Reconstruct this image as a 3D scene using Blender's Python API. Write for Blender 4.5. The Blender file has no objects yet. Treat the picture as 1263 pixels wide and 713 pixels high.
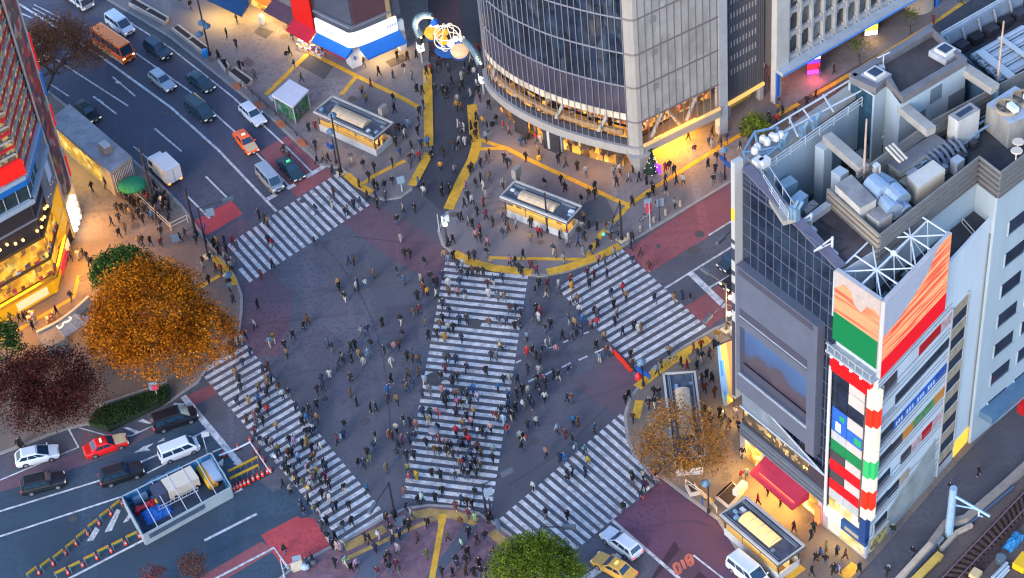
import bpy, bmesh, math, random
from mathutils import Vector, Matrix
from mathutils.geometry import tessellate_polygon
random.seed(7)
S = bpy.context.scene
COL = S.collection
# ------------------------------------------------------------ camera
PW, PH, FPX, TILT, ROLL, DIST = 1263., 713., 2550., math.radians(43.7), math.radians(6.2), 230.
CF = Vector((0, math.cos(TILT), -math.sin(TILT)))
_u = Vector((0, math.sin(TILT), math.cos(TILT))); _r = Vector((1, 0, 0))
CR = _r*math.cos(ROLL) - _u*math.sin(ROLL)
CU = _r*math.sin(ROLL) + _u*math.cos(ROLL)
CC = Vector((0, 0, DIST*math.sin(TILT)))
cd = bpy.data.cameras.new('camera'); cam = bpy.data.objects.new('camera', cd); COL.objects.link(cam)
cd.sensor_width = 36; cd.lens = FPX*36/PW; cd.clip_start = 1; cd.clip_end = 3000
cam.matrix_world = Matrix(((CR.x, CU.x, -CF.x, CC.x), (CR.y, CU.y, -CF.y, CC.y), (CR.z, CU.z, -CF.z, CC.z), (0, 0, 0, 1)))
S.camera = cam
def ray(px, py): return CF + CR*((px-PW/2)/FPX) - CU*((py-PH/2)/FPX)
def g(px, py, z=0.):
    d = ray(px, py); return CC + d*((z-CC.z)/d.z)
def gs(pts, z=0.): return [g(x, y, z) for x, y in pts]
def pix(p):
    v = Vector(p)-CC; w = v.dot(CF)
    return PW/2+FPX*v.dot(CR)/w, PH/2-FPX*v.dot(CU)/w
def onwall(A, B, px, py, off=0.):
    """point where the sight line of a measured photo point meets the vertical wall through A and B"""
    t = Vector((B.x-A.x, B.y-A.y, 0)); n = Vector((t.y, -t.x, 0)).normalized()
    d = ray(px, py); p = CC + d*((A-CC).dot(n)/d.dot(n))
    return p + n*off
def height(A, py):
    lo, hi = 0., 120.
    for _ in range(40):
        m = (lo+hi)/2
        if pix(A+Vector((0, 0, m)))[1] > py: lo = m
        else: hi = m
    return lo
# ------------------------------------------------------------ materials
def lin(c): return tuple(((x/255)/12.92 if x/255 <= .04045 else ((x/255+.055)/1.055)**2.4) for x in c)
_M = {}
def M(name, col, rough=.75, metal=0., nz=0., ns=3., bump=0., spec=.4, stretch=None):
    """plain painted / stone / metal surface with weathering noise"""
    if name in _M: return _M[name]
    m = bpy.data.materials.new(name); m.use_nodes = True; nt = m.node_tree; b = nt.nodes['Principled BSDF']
    b.inputs['Base Color'].default_value = (*col, 1); b.inputs['Roughness'].default_value = rough
    b.inputs['Metallic'].default_value = metal; b.inputs['Specular IOR Level'].default_value = spec
    if nz or bump:
        tc = nt.nodes.new('ShaderNodeTexCoord'); n = nt.nodes.new('ShaderNodeTexNoise')
        n.inputs['Scale'].default_value = ns; n.inputs['Detail'].default_value = 6; n.inputs['Roughness'].default_value = .65
        src = tc.outputs['Object']
        if stretch:
            mp = nt.nodes.new('ShaderNodeMapping'); mp.inputs['Scale'].default_value = stretch
            nt.links.new(src, mp.inputs[0]); src = mp.outputs[0]
        nt.links.new(src, n.inputs['Vector'])
        if nz:
            r = nt.nodes.new('ShaderNodeValToRGB'); e = r.color_ramp.elements
            e[0].position = .3; e[1].position = .7
            e[0].color = (*[x*(1-nz) for x in col], 1); e[1].color = (*[min(1, x*(1+nz*.7)) for x in col], 1)
            nt.links.new(n.outputs['Fac'], r.inputs[0]); nt.links.new(r.outputs[0], b.inputs['Base Color'])
        if bump:
            bp = nt.nodes.new('ShaderNodeBump'); bp.inputs['Strength'].default_value = bump; bp.inputs['Distance'].default_value = .05
            nt.links.new(n.outputs['Fac'], bp.inputs['Height']); nt.links.new(bp.outputs[0], b.inputs['Normal'])
    _M[name] = m; return m
EK, LK = .36, .95     # lamps and lit signs against the dusk sky
def E(name, col, st):
    st = st*EK
    if name in _M: return _M[name]
    m = bpy.data.materials.new(name); m.use_nodes = True; b = m.node_tree.nodes['Principled BSDF']
    b.inputs['Base Color'].default_value = (*[x*.35 for x in col], 1); b.inputs['Specular IOR Level'].default_value = .2; b.inputs['Emission Color'].default_value = (*col, 1)
    b.inputs['Emission Strength'].default_value = st; _M[name] = m; return m
def SHOP(name, cols, st, sc=(1, 1, 1), base=.1):
    """lit shop interior seen through its front: cells of goods, shelves and lamps"""
    if name in _M: return _M[name]
    st = st*EK
    m = bpy.data.materials.new(name); m.use_nodes = True; nt = m.node_tree; b = nt.nodes['Principled BSDF']
    tc = nt.nodes.new('ShaderNodeTexCoord'); mp = nt.nodes.new('ShaderNodeMapping'); mp.inputs['Scale'].default_value = sc
    v = nt.nodes.new('ShaderNodeTexVoronoi'); v.inputs['Scale'].default_value = 1; v.distance = 'CHEBYCHEV'
    bw = nt.nodes.new('ShaderNodeSeparateColor'); r = nt.nodes.new('ShaderNodeValToRGB'); r.color_ramp.interpolation = 'CONSTANT'
    e = r.color_ramp.elements
    while len(e) < len(cols): e.new(.5)
    for i, c in enumerate(cols): e[i].position = i/len(cols); e[i].color = (*c, 1)
    n = nt.nodes.new('ShaderNodeTexNoise'); n.inputs['Scale'].default_value = .6; n.inputs['Detail'].default_value = 3
    mr = nt.nodes.new('ShaderNodeMapRange'); mr.inputs[1].default_value = .3; mr.inputs[2].default_value = .7; mr.inputs[3].default_value = .5*st; mr.inputs[4].default_value = 1.5*st
    L = nt.links.new
    L(tc.outputs['Object'], mp.inputs[0]); L(mp.outputs[0], v.inputs['Vector']); L(v.outputs['Color'], bw.inputs[0]); L(bw.outputs[0], r.inputs[0])
    L(r.outputs[0], b.inputs['Emission Color']); L(tc.outputs['Object'], n.inputs['Vector']); L(n.outputs['Fac'], mr.inputs[0]); L(mr.outputs[0], b.inputs['Emission Strength'])
    b.inputs['Base Color'].default_value = (base*.5, base*.4, base*.3, 1); b.inputs['Roughness'].default_value = .6; b.inputs['Specular IOR Level'].default_value = .12
    _M[name] = m; return m
def MULTI(name, cols, sc, rough=.7, nz=.15, kind='cell', gap=None):
    """tiles, pavers, posters: flat colours picked per cell"""
    if name in _M: return _M[name]
    m = bpy.data.materials.new(name); m.use_nodes = True; nt = m.node_tree; b = nt.nodes['Principled BSDF']; L = nt.links.new
    tc = nt.nodes.new('ShaderNodeTexCoord'); mp = nt.nodes.new('ShaderNodeMapping'); mp.inputs['Scale'].default_value = sc
    v = nt.nodes.new('ShaderNodeTexVoronoi'); v.distance = 'CHEBYCHEV'; v.inputs['Scale'].default_value = 1
    v.inputs['Randomness'].default_value = .0 if kind == 'grid' else 1.
    bw = nt.nodes.new('ShaderNodeSeparateColor'); r = nt.nodes.new('ShaderNodeValToRGB'); r.color_ramp.interpolation = 'CONSTANT'
    e = r.color_ramp.elements
    while len(e) < len(cols): e.new(.5)
    for i, c in enumerate(cols): e[i].position = i/len(cols); e[i].color = (*c, 1)
    n = nt.nodes.new('ShaderNodeTexNoise'); n.inputs['Scale'].default_value = .8; n.inputs['Detail'].default_value = 7
    mx = nt.nodes.new('ShaderNodeMix'); mx.data_type = 'RGBA'; mx.blend_type = 'MULTIPLY'; mx.inputs['Factor'].default_value = 1
    mr = nt.nodes.new('ShaderNodeMapRange'); mr.inputs[1].default_value = .3; mr.inputs[2].default_value = .7; mr.inputs[3].default_value = 1-nz; mr.inputs[4].default_value = 1+nz
    L(tc.outputs['Object'], mp.inputs[0]); L(mp.outputs[0], v.inputs['Vector']); L(v.outputs['Color'], bw.inputs[0]); L(bw.outputs[0], r.inputs[0])
    L(tc.outputs['Object'], n.inputs['Vector']); L(n.outputs['Fac'], mr.inputs[0]); L(r.outputs[0], mx.inputs[6]); L(mr.outputs[0], mx.inputs[7]); L(mx.outputs[2], b.inputs['Base Color'])
    b.inputs['Roughness'].default_value = rough; _M[name] = m; return m
def GLASS(name, col=(.02, .03, .05), rough=.08, spec=.8, nz=.5, ns=.25):
    m = M(name, col, rough, 0, nz, ns, 0, spec); return m
# ------------------------------------------------------------ meshes
class MB:
    def __init__(s): s.v = []; s.f = []; s.m = []
    def add(s, vs, fs, m=0):
        o = len(s.v); s.v += [Vector(p) for p in vs]
        for f in fs: s.f.append([i+o for i in f]); s.m.append(m)
        return s
    def quad(s, a, b, c, d, m=0): return s.add([a, b, c, d], [(0, 1, 2, 3)], m)
    def poly(s, pts, m=0):
        pts = [Vector(p) for p in pts]
        return s.add(pts, [tuple(t) for t in tessellate_polygon([pts])], m)
    def obox(s, o, a, b, c, m=0):
        o, a, b, c = Vector(o), Vector(a), Vector(b), Vector(c)
        vs = [o, o+a, o+a+b, o+b, o+c, o+a+c, o+a+b+c, o+b+c]
        fs = [(0, 3, 2, 1), (4, 5, 6, 7), (0, 1, 5, 4), (1, 2, 6, 5), (2, 3, 7, 6), (3, 0, 4, 7)]
        if a.cross(b).dot(c) < 0: fs = [f[::-1] for f in fs]
        return s.add(vs, fs, m)
    def box(s, c, d, rz=0., m=0):
        c = Vector(c); R = Matrix.Rotation(rz, 3, 'Z'); a, b, e = R@Vector((d[0], 0, 0)), R@Vector((0, d[1], 0)), Vector((0, 0, d[2]))
        return s.obox(c-a/2-b/2-e/2, a, b, e, m)
    def prism(s, poly, z0, z1, m=0, mt=None, bottom=False):
        p = [Vector(q) for q in poly]; n = len(p)
        ar = sum(p[i].x*p[(i+1) % n].y-p[(i+1) % n].x*p[i].y for i in range(n))
        if ar < 0: p = p[::-1]
        z0s = z0 if isinstance(z0, list) else [z0]*n; z1s = z1 if isinstance(z1, list) else [z1]*n
        if ar < 0: z0s, z1s = z0s[::-1], z1s[::-1]
        lo = [Vector((q.x, q.y, z)) for q, z in zip(p, z0s)]; hi = [Vector((q.x, q.y, z)) for q, z in zip(p, z1s)]
        for i in range(n):
            j = (i+1) % n; s.quad(lo[i], lo[j], hi[j], hi[i], m)
        def up(pts, mm, flip=False):
            for t in tessellate_polygon([[Vector((q.x, q.y, 0)) for q in pts]]):
                a, b, c = [pts[k] for k in t]
                if ((b-a).cross(c-a).z < 0) != flip: a, c = c, a
                s.add([a, b, c], [(0, 1, 2)], mm)
        up(hi, m if mt is None else mt)
        if bottom: up(lo, m, True)
        return s
    def sheet(s, pts, z, m=0):
        pts = [Vector((p[0], p[1], z)) for p in pts]
        for t in tessellate_polygon([[Vector((q.x, q.y, 0)) for q in pts]]):
            a, b, c = [pts[k] for k in t]
            if (b-a).cross(c-a).z < 0: a, c = c, a
            s.add([a, b, c], [(0, 1, 2)], m)
        return s
    def ribbon(s, pts, w, z=None, m=0, th=0.):
        """flat (or th thick) strip of width w along a line"""
        P = [Vector(p) for p in pts]; n = len(P); Lh = []; Rh = []
        for i in range(n):
            t = (P[min(i+1, n-1)]-P[max(i-1, 0)]); t.z = 0; t.normalize(); q = Vector((-t.y, t.x, 0))*(w/2)
            a, b = P[i]+q, P[i]-q
            if z is not None: a.z = b.z = z
            Lh.append(a); Rh.append(b)
        for i in range(n-1):
            s.quad(Rh[i], Rh[i+1], Lh[i+1], Lh[i], m)
            if th:
                d = Vector((0, 0, th)); s.quad(Rh[i]-d, Rh[i+1]-d, Rh[i+1], Rh[i], m); s.quad(Lh[i+1]-d, Lh[i]-d, Lh[i], Lh[i+1], m)
        if th:
            d = Vector((0, 0, th)); s.quad(Lh[0]-d, Rh[0]-d, Rh[0], Lh[0], m); s.quad(Rh[-1]-d, Lh[-1]-d, Lh[-1], Rh[-1], m)
        return s
    def wall(s, pts, z0, z1, th, m=0):
        """upright slab following a line"""
        return s.ribbon([Vector((p[0], p[1], z1)) for p in pts], th, None, m, z1-z0)
    def tube(s, p, q, r, n=6, m=0, r2=None, caps=True):
        p, q = Vector(p), Vector(q); d = q-p
        if d.length < 1e-6: return s
        d.normalize(); x = d.orthogonal().normalized(); y = d.cross(x); r2 = r if r2 is None else r2
        vs = [p+(x*math.cos(2*math.pi*i/n)+y*math.sin(2*math.pi*i/n))*r for i in range(n)]+[q+(x*math.cos(2*math.pi*i/n)+y*math.sin(2*math.pi*i/n))*r2 for i in range(n)]
        fs = [(i, (i+1) % n, n+(i+1) % n, n+i) for i in range(n)]
        if caps: fs += [tuple(range(n))[::-1], tuple(range(n, 2*n))]
        return s.add(vs, fs, m)
    def path(s, pts, r, n=6, m=0):
        for a, b in zip(pts, pts[1:]): s.tube(a, b, r, n, m)
        return s
    def ball(s, c, r, m=0, n=10, k=6, sc=(1, 1, 1)):
        c = Vector(c); vs = [c+Vector((0, 0, -r*sc[2]))]; fs = []
        for j in range(1, k):
            a = -math.pi/2+math.pi*j/k
            for i in range(n):
                b = 2*math.pi*i/n; vs.append(c+Vector((r*sc[0]*math.cos(a)*math.cos(b), r*sc[1]*math.cos(a)*math.sin(b), r*sc[2]*math.sin(a))))
        vs.append(c+Vector((0, 0, r*sc[2]))); t = len(vs)-1
        for i in range(n): fs.append((0, 1+(i+1) % n, 1+i)); fs.append((t, 1+(k-2)*n+i, 1+(k-2)*n+(i+1) % n))
        for j in range(k-2):
            for i in range(n): a = 1+j*n; fs.append((a+i, a+(i+1) % n, a+n+(i+1) % n, a+n+i))
        return s.add(vs, fs, m)
    def lathe(s, c, prof, n=12, m=0):
        """revolve (radius, height) pairs round the upright axis through c"""
        c = Vector(c); o = len(s.v); vs = []
        for r, z in prof:
            for i in range(n): vs.append(c+Vector((r*math.cos(2*math.pi*i/n), r*math.sin(2*math.pi*i/n), z)))
        fs = []
        for j in range(len(prof)-1):
            for i in range(n): fs.append((j*n+i, j*n+(i+1) % n, (j+1)*n+(i+1) % n, (j+1)*n+i))
        fs.append(tuple(range(n))[::-1]); fs.append(tuple(range((len(prof)-1)*n, len(prof)*n)))
        return s.add(vs, fs, m)
    def obj(s, name, mats, parent=None, origin=None, smooth=False):
        if isinstance(parent, list): parent = parent[0]
        me = bpy.data.meshes.new(name); L = Vector((0, 0, 0))
        if parent is not None: L = Vector(parent.get('_o', (0, 0, 0)))
        elif origin is not None: L = Vector(origin)
        me.from_pydata([p-L for p in s.v], [], s.f)
        if not isinstance(mats, (list, tuple)): mats = [mats]
        for m in mats: me.materials.append(m)
        me.polygons.foreach_set('material_index', s.m)
        if smooth: me.polygons.foreach_set('use_smooth', [True]*len(me.polygons))
        me.update(); o = bpy.data.objects.new(name, me); COL.objects.link(o)
        if parent is not None: o.parent = parent; o['_o'] = tuple(L)
        else: o.location = L; o['_o'] = tuple(L)
        return o
def tag(o, label, cat, group=None, kind=None):
    if label: o['label'] = label
    if cat: o['category'] = cat
    if group: o['group'] = group
    if kind: o['kind'] = kind
    return o
def thing(name, label, cat, loc=(0, 0, 0), group=None, world=True):
    """Empty at a thing's base; world=True: its parts are given in world coordinates"""
    o = bpy.data.objects.new(name, None); COL.objects.link(o); o.location = loc; o.empty_display_size = .3
    o['_o'] = tuple(loc) if world else (0, 0, 0)
    return tag(o, label, cat, group)
def solo(mb, name, mats, label, cat, group=None, kind=None, smooth=False):
    xs = [p.x for p in mb.v]; ys = [p.y for p in mb.v]; zs = [p.z for p in mb.v]
    return tag(mb.obj(name, mats, None, ((min(xs)+max(xs))/2, (min(ys)+max(ys))/2, min(zs)), smooth), label, cat, group, kind)
def struct(mb, name, mats): o = mb.obj(name, mats); o['kind'] = 'structure'; return o
def dup(root, loc, rz=0., label=None, group=None, scale=None):
    r = root.copy(); COL.objects.link(r); r.location = loc; r.rotation_euler = (0, 0, rz)
    if scale: r.scale = (scale,)*3
    if label: r['label'] = label
    if group: r['group'] = group
    for ch in list(root.children):
        c = ch.copy(); COL.objects.link(c); c.parent = r
        for gch in list(ch.children):
            d = gch.copy(); COL.objects.link(d); d.parent = c
    return r
def lamp(kind, loc, energy, col, size=.5, rot=None, sy=None):
    d = bpy.data.lights.new('lamp', kind); d.energy = energy*LK; d.color = col
    if kind == 'AREA':
        d.size = size
        if sy: d.shape = 'RECTANGLE'; d.size_y = sy
    else: d.shadow_soft_size = size
    o = bpy.data.objects.new('lamp', d); COL.objects.link(o); o.location = loc
    if isinstance(rot, Vector): o.rotation_euler = rot.to_track_quat('-Z', 'Y').to_euler()
    elif rot: o.rotation_euler = rot
    return o
V = Vector
UP = V((0, 0, 1))
def each(mb, name, mats, parent, **kw):
    """one object per loose piece of the mesh builder"""
    n = len(mb.v); r = list(range(n))
    def find(i):
        while r[i] != i: r[i] = r[r[i]]; i = r[i]
        return i
    for f in mb.f:
        a = find(f[0])
        for i in f[1:]: r[find(i)] = a
    groups = {}
    for k, f in enumerate(mb.f): groups.setdefault(find(f[0]), []).append(k)
    out = []
    for ks in groups.values():
        q = MB(); mp = {}
        for k in ks:
            for i in mb.f[k]:
                if i not in mp: mp[i] = len(q.v); q.v.append(mb.v[i])
            q.f.append([mp[i] for i in mb.f[k]]); q.m.append(mb.m[k])
        out.append(q.obj(name, mats, parent, **kw))
    return out
# ------------------------------------------------------------ world, light
w = bpy.data.worlds.new('World'); S.world = w; w.use_nodes = True
nt = w.node_tree; sky = nt.nodes.new('ShaderNodeTexSky'); sky.sky_type = 'NISHITA'; sky.sun_disc = False
SUN_EL, SUN_AZ = math.radians(24), math.radians(215)
sky.sun_elevation = SUN_EL; sky.sun_rotation = SUN_AZ; sky.air_density = 1.0; sky.dust_density = 1.0; sky.ozone_density = 4.5
nt.links.new(sky.outputs[0], nt.nodes['Background'].inputs[0]); nt.nodes['Background'].inputs[1].default_value = .15
sl = bpy.data.lights.new('sun', 'SUN'); sl.energy = .5; sl.angle = math.radians(25); sl.color = (1, .88, .76)
so = bpy.data.objects.new('sun', sl); COL.objects.link(so)
_d = V((math.sin(SUN_AZ)*math.cos(SUN_EL), math.cos(SUN_AZ)*math.cos(SUN_EL), math.sin(SUN_EL)))
so.rotation_euler = _d.to_track_quat('Z', 'Y').to_euler()
S.view_settings.view_transform = 'Standard'; S.view_settings.look = 'None'; S.view_settings.exposure = 1.9; S.view_settings.gamma = 1
S.render.engine = 'CYCLES'; S.cycles.use_denoising = True; S.cycles.max_bounces = 5; S.cycles.diffuse_bounces = 3; S.cycles.glossy_bounces = 3
S.cycles.sample_clamp_indirect = 4; S.cycles.caustics_reflective = False; S.cycles.caustics_refractive = False; S.cycles.filter_width = 1.25
# ------------------------------------------------------------ ground
def asphalt(name, col, tint=None):
    if name in _M: return _M[name]
    m = bpy.data.materials.new(name); m.use_nodes = True; nt = m.node_tree; b = nt.nodes['Principled BSDF']; L = nt.links.new
    tc = nt.nodes.new('ShaderNodeTexCoord')
    def nz(sc, det=5, st=None):
        n = nt.nodes.new('ShaderNodeTexNoise'); n.inputs['Scale'].default_value = sc; n.inputs['Detail'].default_value = det
        if st:
            mp = nt.nodes.new('ShaderNodeMapping'); mp.inputs['Scale'].default_value = st; mp.inputs['Rotation'].default_value = (0, 0, .6)
            L(tc.outputs['Object'], mp.inputs[0]); L(mp.outputs[0], n.inputs['Vector'])
        else: L(tc.outputs['Object'], n.inputs['Vector'])
        return n.outputs['Fac']
    def mixc(a, bcol, fac, mode='MIX'):
        x = nt.nodes.new('ShaderNodeMix'); x.data_type = 'RGBA'; x.blend_type = mode
        for i, s_ in ((6, a), (7, bcol)):
            if isinstance(s_, tuple): x.inputs[i].default_value = (*s_, 1)
            else: L(s_, x.inputs[i])
        L(fac, x.inputs[0]); return x.outputs[2]
    def ramp(f, lo, hi):
        r = nt.nodes.new('ShaderNodeMapRange'); r.inputs[1].default_value = lo; r.inputs[2].default_value = hi; L(f, r.inputs[0]); return r.outputs[0]
    dark = tuple(x*.78 for x in col); lite = tuple(min(1, x*1.22) for x in col)
    c = mixc(dark, lite, ramp(nz(.06, 4), .35, .65))
    c = mixc(c, tuple(x*.72 for x in col), ramp(nz(.35, 8), .58, .75))
    c = mixc(c, tuple(x*.80 for x in col), ramp(nz(.5, 6, (.05, 1.1, 1)), .52, .66))
    c = mixc(c, tuple(x*1.22 for x in col), ramp(nz(.4, 6, (1.2, .06, 1)), .55, .70))
    c = mixc(c, tuple(x*.84 for x in col), ramp(nz(2.4, 8), .50, .62))
    if tint: c = mixc(c, tint, ramp(nz(.09, 5), .45, .7))
    c = mixc(c, tuple(x*1.45 for x in col), ramp(nz(9, 3), .62, .8))
    L(c, b.inputs['Base Color']); b.inputs['Roughness'].default_value = .82
    bp = nt.nodes.new('ShaderNodeBump'); bp.inputs['Strength'].default_value = .15; L(nz(14, 4), bp.inputs['Height']); L(bp.outputs[0], b.inputs['Normal'])
    _M[name] = m; return m
ASPH = asphalt('asphalt', (.091, .085, .099))
ASPH2 = asphalt('asphalt_new', (.036, .060, .084))
REDP = asphalt('red_road_paint', (.42, .052, .055))
PINK = asphalt('worn_red_road', (.26, .072, .076), (.19, .072, .080))
PINKF = asphalt('faded_red_road', (.135, .070, .088), (.09, .075, .09))
WINE = asphalt('wine_road', (.125, .052, .085))
mb = MB(); mb.quad((-400, -60, 0), (400, -60, 0), (400, 700, 0), (-400, 700, 0)); struct(mb, 'ground', ASPH)
_zi = [0]
def lift():
    _zi[0] += 1; return _zi[0]*.0003     # every flush sheet a hair above the one below
def sheet(name, pts, mat, z=.004): return struct(MB().sheet(gs(pts), z+lift()), name, mat)
# tinted carriageways
sheet('road', [(-60, 560), (0, 594), (97, 556), (200, 527), (228, 489), (300, 578), (420, 672), (330, 730), (60, 780), (-120, 760)], ASPH2)
sheet('road', [(-40, -40), (20, -40), (60, -10), (300, 118), (372, 180), (404, 205), (345, 250), (252, 300), (196, 226), (60, 112), (-30, 40)], asphalt('asphalt_old', (.070, .070, .098)), .004)
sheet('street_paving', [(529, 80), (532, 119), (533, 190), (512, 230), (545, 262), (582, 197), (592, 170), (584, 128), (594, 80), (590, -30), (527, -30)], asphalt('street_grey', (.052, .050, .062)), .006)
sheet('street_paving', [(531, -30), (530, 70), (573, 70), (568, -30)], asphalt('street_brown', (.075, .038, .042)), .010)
# red painted areas
for nm, p, m in (('red_road_paint', [(240, 272), (285, 248), (290, 252), (299, 264), (256, 290), (250, 289)], REDP),
                 ('red_road_paint', [(322, 660), (366, 637), (388, 640), (407, 673), (360, 702), (345, 694), (330, 672)], REDP),
                 ('worn_red_road', [(320, 187), (345, 172), (357, 167), (404, 206), (410, 218), (366, 244)], PINK),
                 ('faded_red_road', [(420, 272), (458, 250), (500, 272), (560, 306), (560, 326), (547, 352), (500, 330), (455, 300)], PINKF),
                 ('faded_red_road', [(262, 292), (300, 268), (318, 290), (285, 312)], PINKF),
                 ('faded_red_road', [(296, 352), (335, 325), (362, 340), (358, 400), (345, 440), (310, 440), (296, 410)], PINKF),
                 ('worn_red_road', [(771, 309), (844, 261), (912, 218), (920, 264), (800, 337)], PINK),
                 ('worn_red_road', [(844, 379), (869, 363), (915, 336), (920, 372), (874, 404)], PINK),
                 ('worn_red_road', [(222, 492), (262, 474), (268, 486), (236, 502)], PINK),
                 ('worn_red_road', [(-20, 612), (-20, 600), (97, 557), (104, 530), (125, 538), (162, 541), (190, 528), (200, 520), (200, 530), (150, 556), (100, 575), (40, 596)], PINKF),
                 ('worn_red_road', [(322, 668), (240, 716), (266, 722), (340, 678)], PINK),
                 ('wine_road', [(756, 641), (800, 607), (818, 588), (846, 612), (888, 642), (912, 682), (960, 760), (870, 745)], WINE),
                 ('wine_road', [(700, 470), (760, 440), (785, 470), (772, 520), (740, 500)], PINKF)):
    sheet(nm, p, m, .008)
mb = MB(); mb.sheet(gs([(800, 718), (832, 667), (846, 690), (872, 713), (862, 735), (820, 735)]), .020); struct(mb, 'road_patch', asphalt('dark_patch', (.055, .020, .034)))
# ------------------------------------------------------------ painted markings
def worn_white(name, col, wear=.5):
    m = bpy.data.materials.new(name); m.use_nodes = True; nt = m.node_tree; b = nt.nodes['Principled BSDF']; L = nt.links.new
    tc = nt.nodes.new('ShaderNodeTexCoord'); n = nt.nodes.new('ShaderNodeTexNoise'); n.inputs['Scale'].default_value = 1.3; n.inputs['Detail'].default_value = 10; n.inputs['Roughness'].default_value = .75
    L(tc.outputs['Object'], n.inputs['Vector']); r = nt.nodes.new('ShaderNodeValToRGB'); e = r.color_ramp.elements
    e[0].position = .37; e[1].position = .58; e[0].color = (*[x*wear for x in col], 1); e[1].color = (*col, 1)
    L(n.outputs['Fac'], r.inputs[0]); L(r.outputs[0], b.inputs['Base Color']); b.inputs['Roughness'].default_value = .75; return m
WHITE = worn_white('road_white', (.64, .61, .595), .42)
YEL = worn_white('tactile_yellow', (.70, .37, .03), .7)
YELW = worn_white('tactile_yellow_worn', (.46, .27, .08), .6)
def zebra(l0, l1, r0, r1, n, duty=.52, z=.034, skip=()):
    A, B, C, D = g(*l0), g(*l1), g(*r0), g(*r1); mb = MB()
    for i in range(n):
        t0 = (i+(1-duty)/2)/n; t1 = t0+duty/n; a = 0; b = 1
        for k, lo, hi in skip:
            if k == i: a, b = lo, hi
        P0, P1, Q0, Q1 = A.lerp(B, t0), A.lerp(B, t1), C.lerp(D, t0), C.lerp(D, t1)
        pp = [P0.lerp(Q0, a), P0.lerp(Q0, b), P1.lerp(Q1, b), P1.lerp(Q1, a)]
        mb.sheet(pp, z)
    struct(mb, 'crosswalk_markings', WHITE)
zebra((270, 309), (417, 213), (306, 350), (458, 252), 19, skip=[(0, .62, 1)])
zebra((549.5, 321), (496, 616), (653, 331), (606, 630), 35, skip=[(0, 0, .36)])
zebra((245, 457), (424, 672), (303, 424), (478, 638), 30)
zebra((767, 509), (614, 642), (839, 573), (684, 700), 20)
zebra((685, 354), (786, 457), (766, 306), (873, 405), 16)
mb = MB()
def line(pts, w=.28, z=.042): mb.ribbon(gs(pts), w*.78, z+lift()*.1)
for p, wd in (([(-20, -22), (60, 28), (123, 69), (211, 133), (270, 186), (341, 261)], .42), ([(168, 66), (233, 112), (290, 163), (357, 230)], .3),
              ([(149, 21), (211, 60), (286, 119), (349, 177), (384, 212)], .3), ([(377, 219), (401, 205)], .8), ([(354, 233), (364, 228)], .8), ([(330, 246), (341, 240)], .8),
              ([(191, 159), (224, 187)], .3), ([(254, 218), (281, 245)], .3), ([(62, 104), (85, 119)], .25), ([(68, 73), (158, 131)], .28), ([(115, 119), (144, 141)], .3), ([(139, 95), (167, 119)], .25),
              ([(165, 181), (192, 204)], .2), ([(231, 242), (259, 270)], .3), ([(0, 8), (40, 22)], .25), ([(42, 6), (74, 22)], .22), ([(40, 10), (72, 27)], .2), ([(18, 12), (38, 22)], .22),
              ([(874, 290.6), (912, 267)], .3), ([(820, 356), (912, 299)], .35), ([(851.5, 337), (895, 379)], 1.0), ([(875, 355), (915, 332)], .3),
              ([(-30, 640), (0, 631), (120, 594), (204, 557), (257, 530)], .3), ([(-30, 671), (0, 662), (150, 613)], .3), ([(181, 584), (207, 571)], .25), ([(262, 558), (274, 553)], .25),
              ([(226, 489), (254, 523), (281, 555), (296, 573)], .9), ([(85, 530), (97, 552), (75, 561), (-20, 601)], .25), ([(98, 528), (130, 537), (162, 538), (190, 525)], .2),
              ([(60, 727), (87, 713), (211, 649), (299, 603)], .35), ([(252, 667), (317, 634)], .4), ([(260, 717), (338, 676), (356, 702)], .35),
              ([(754, 641), (837, 713), (860, 735)], .45), ([(720, 716), (764, 685)], 1.0), ([(855, 685), (900, 720)], .25),
              ([(211+20/6, 499), (236, 500)], .5)):
    line(p, wd)
for a, b in (((20, 545), (60, 525)), ((110, 685), (175, 655)), ((235, 635), (300, 600)), ((360, 580), (425, 545)), ((485, 525), (550, 495)), ((605, 470), (670, 440)), ((250, 440), (300, 425)), ((370, 395), (415, 375)), ((520, 330), (560, 315))):
    line([(633+a[0]/6, 357+a[1]/6), (633+b[0]/6, 357+b[1]/6)], .3)
# direction arrows and hatching
for p in ([(121, 125), (127.5, 129), (128, 126.5), (121.5, 122)], [(142, 102), (147, 104), (150, 102), (144, 99)], [(165, 559), (177, 551), (190, 547), (182, 553), (186, 556), (176, 557)], [(194, 546), (203, 540), (203, 544)],
          [(152, 528), (157, 527), (174, 533), (168, 535)], [(170, 520), (176, 517), (190, 523), (183, 523)], [(191, 510), (196, 507), (208, 510), (201, 511)], [(107, 668), (118, 650), (123, 654), (115, 667)], [(129, 657), (144, 628), (149, 630), (138, 655)], [(152, 645), (160, 632), (164, 633), (158, 643)],
          [(268, 572), (276, 565), (275, 576)], [(287, 573), (291, 570), (297, 574)]):
    mb.sheet(gs(p), .042+lift()*.1)
struct(mb, 'road_markings', WHITE)
OR = worn_white('orange_road_letters', (.62, .16, .09), .5)
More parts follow.
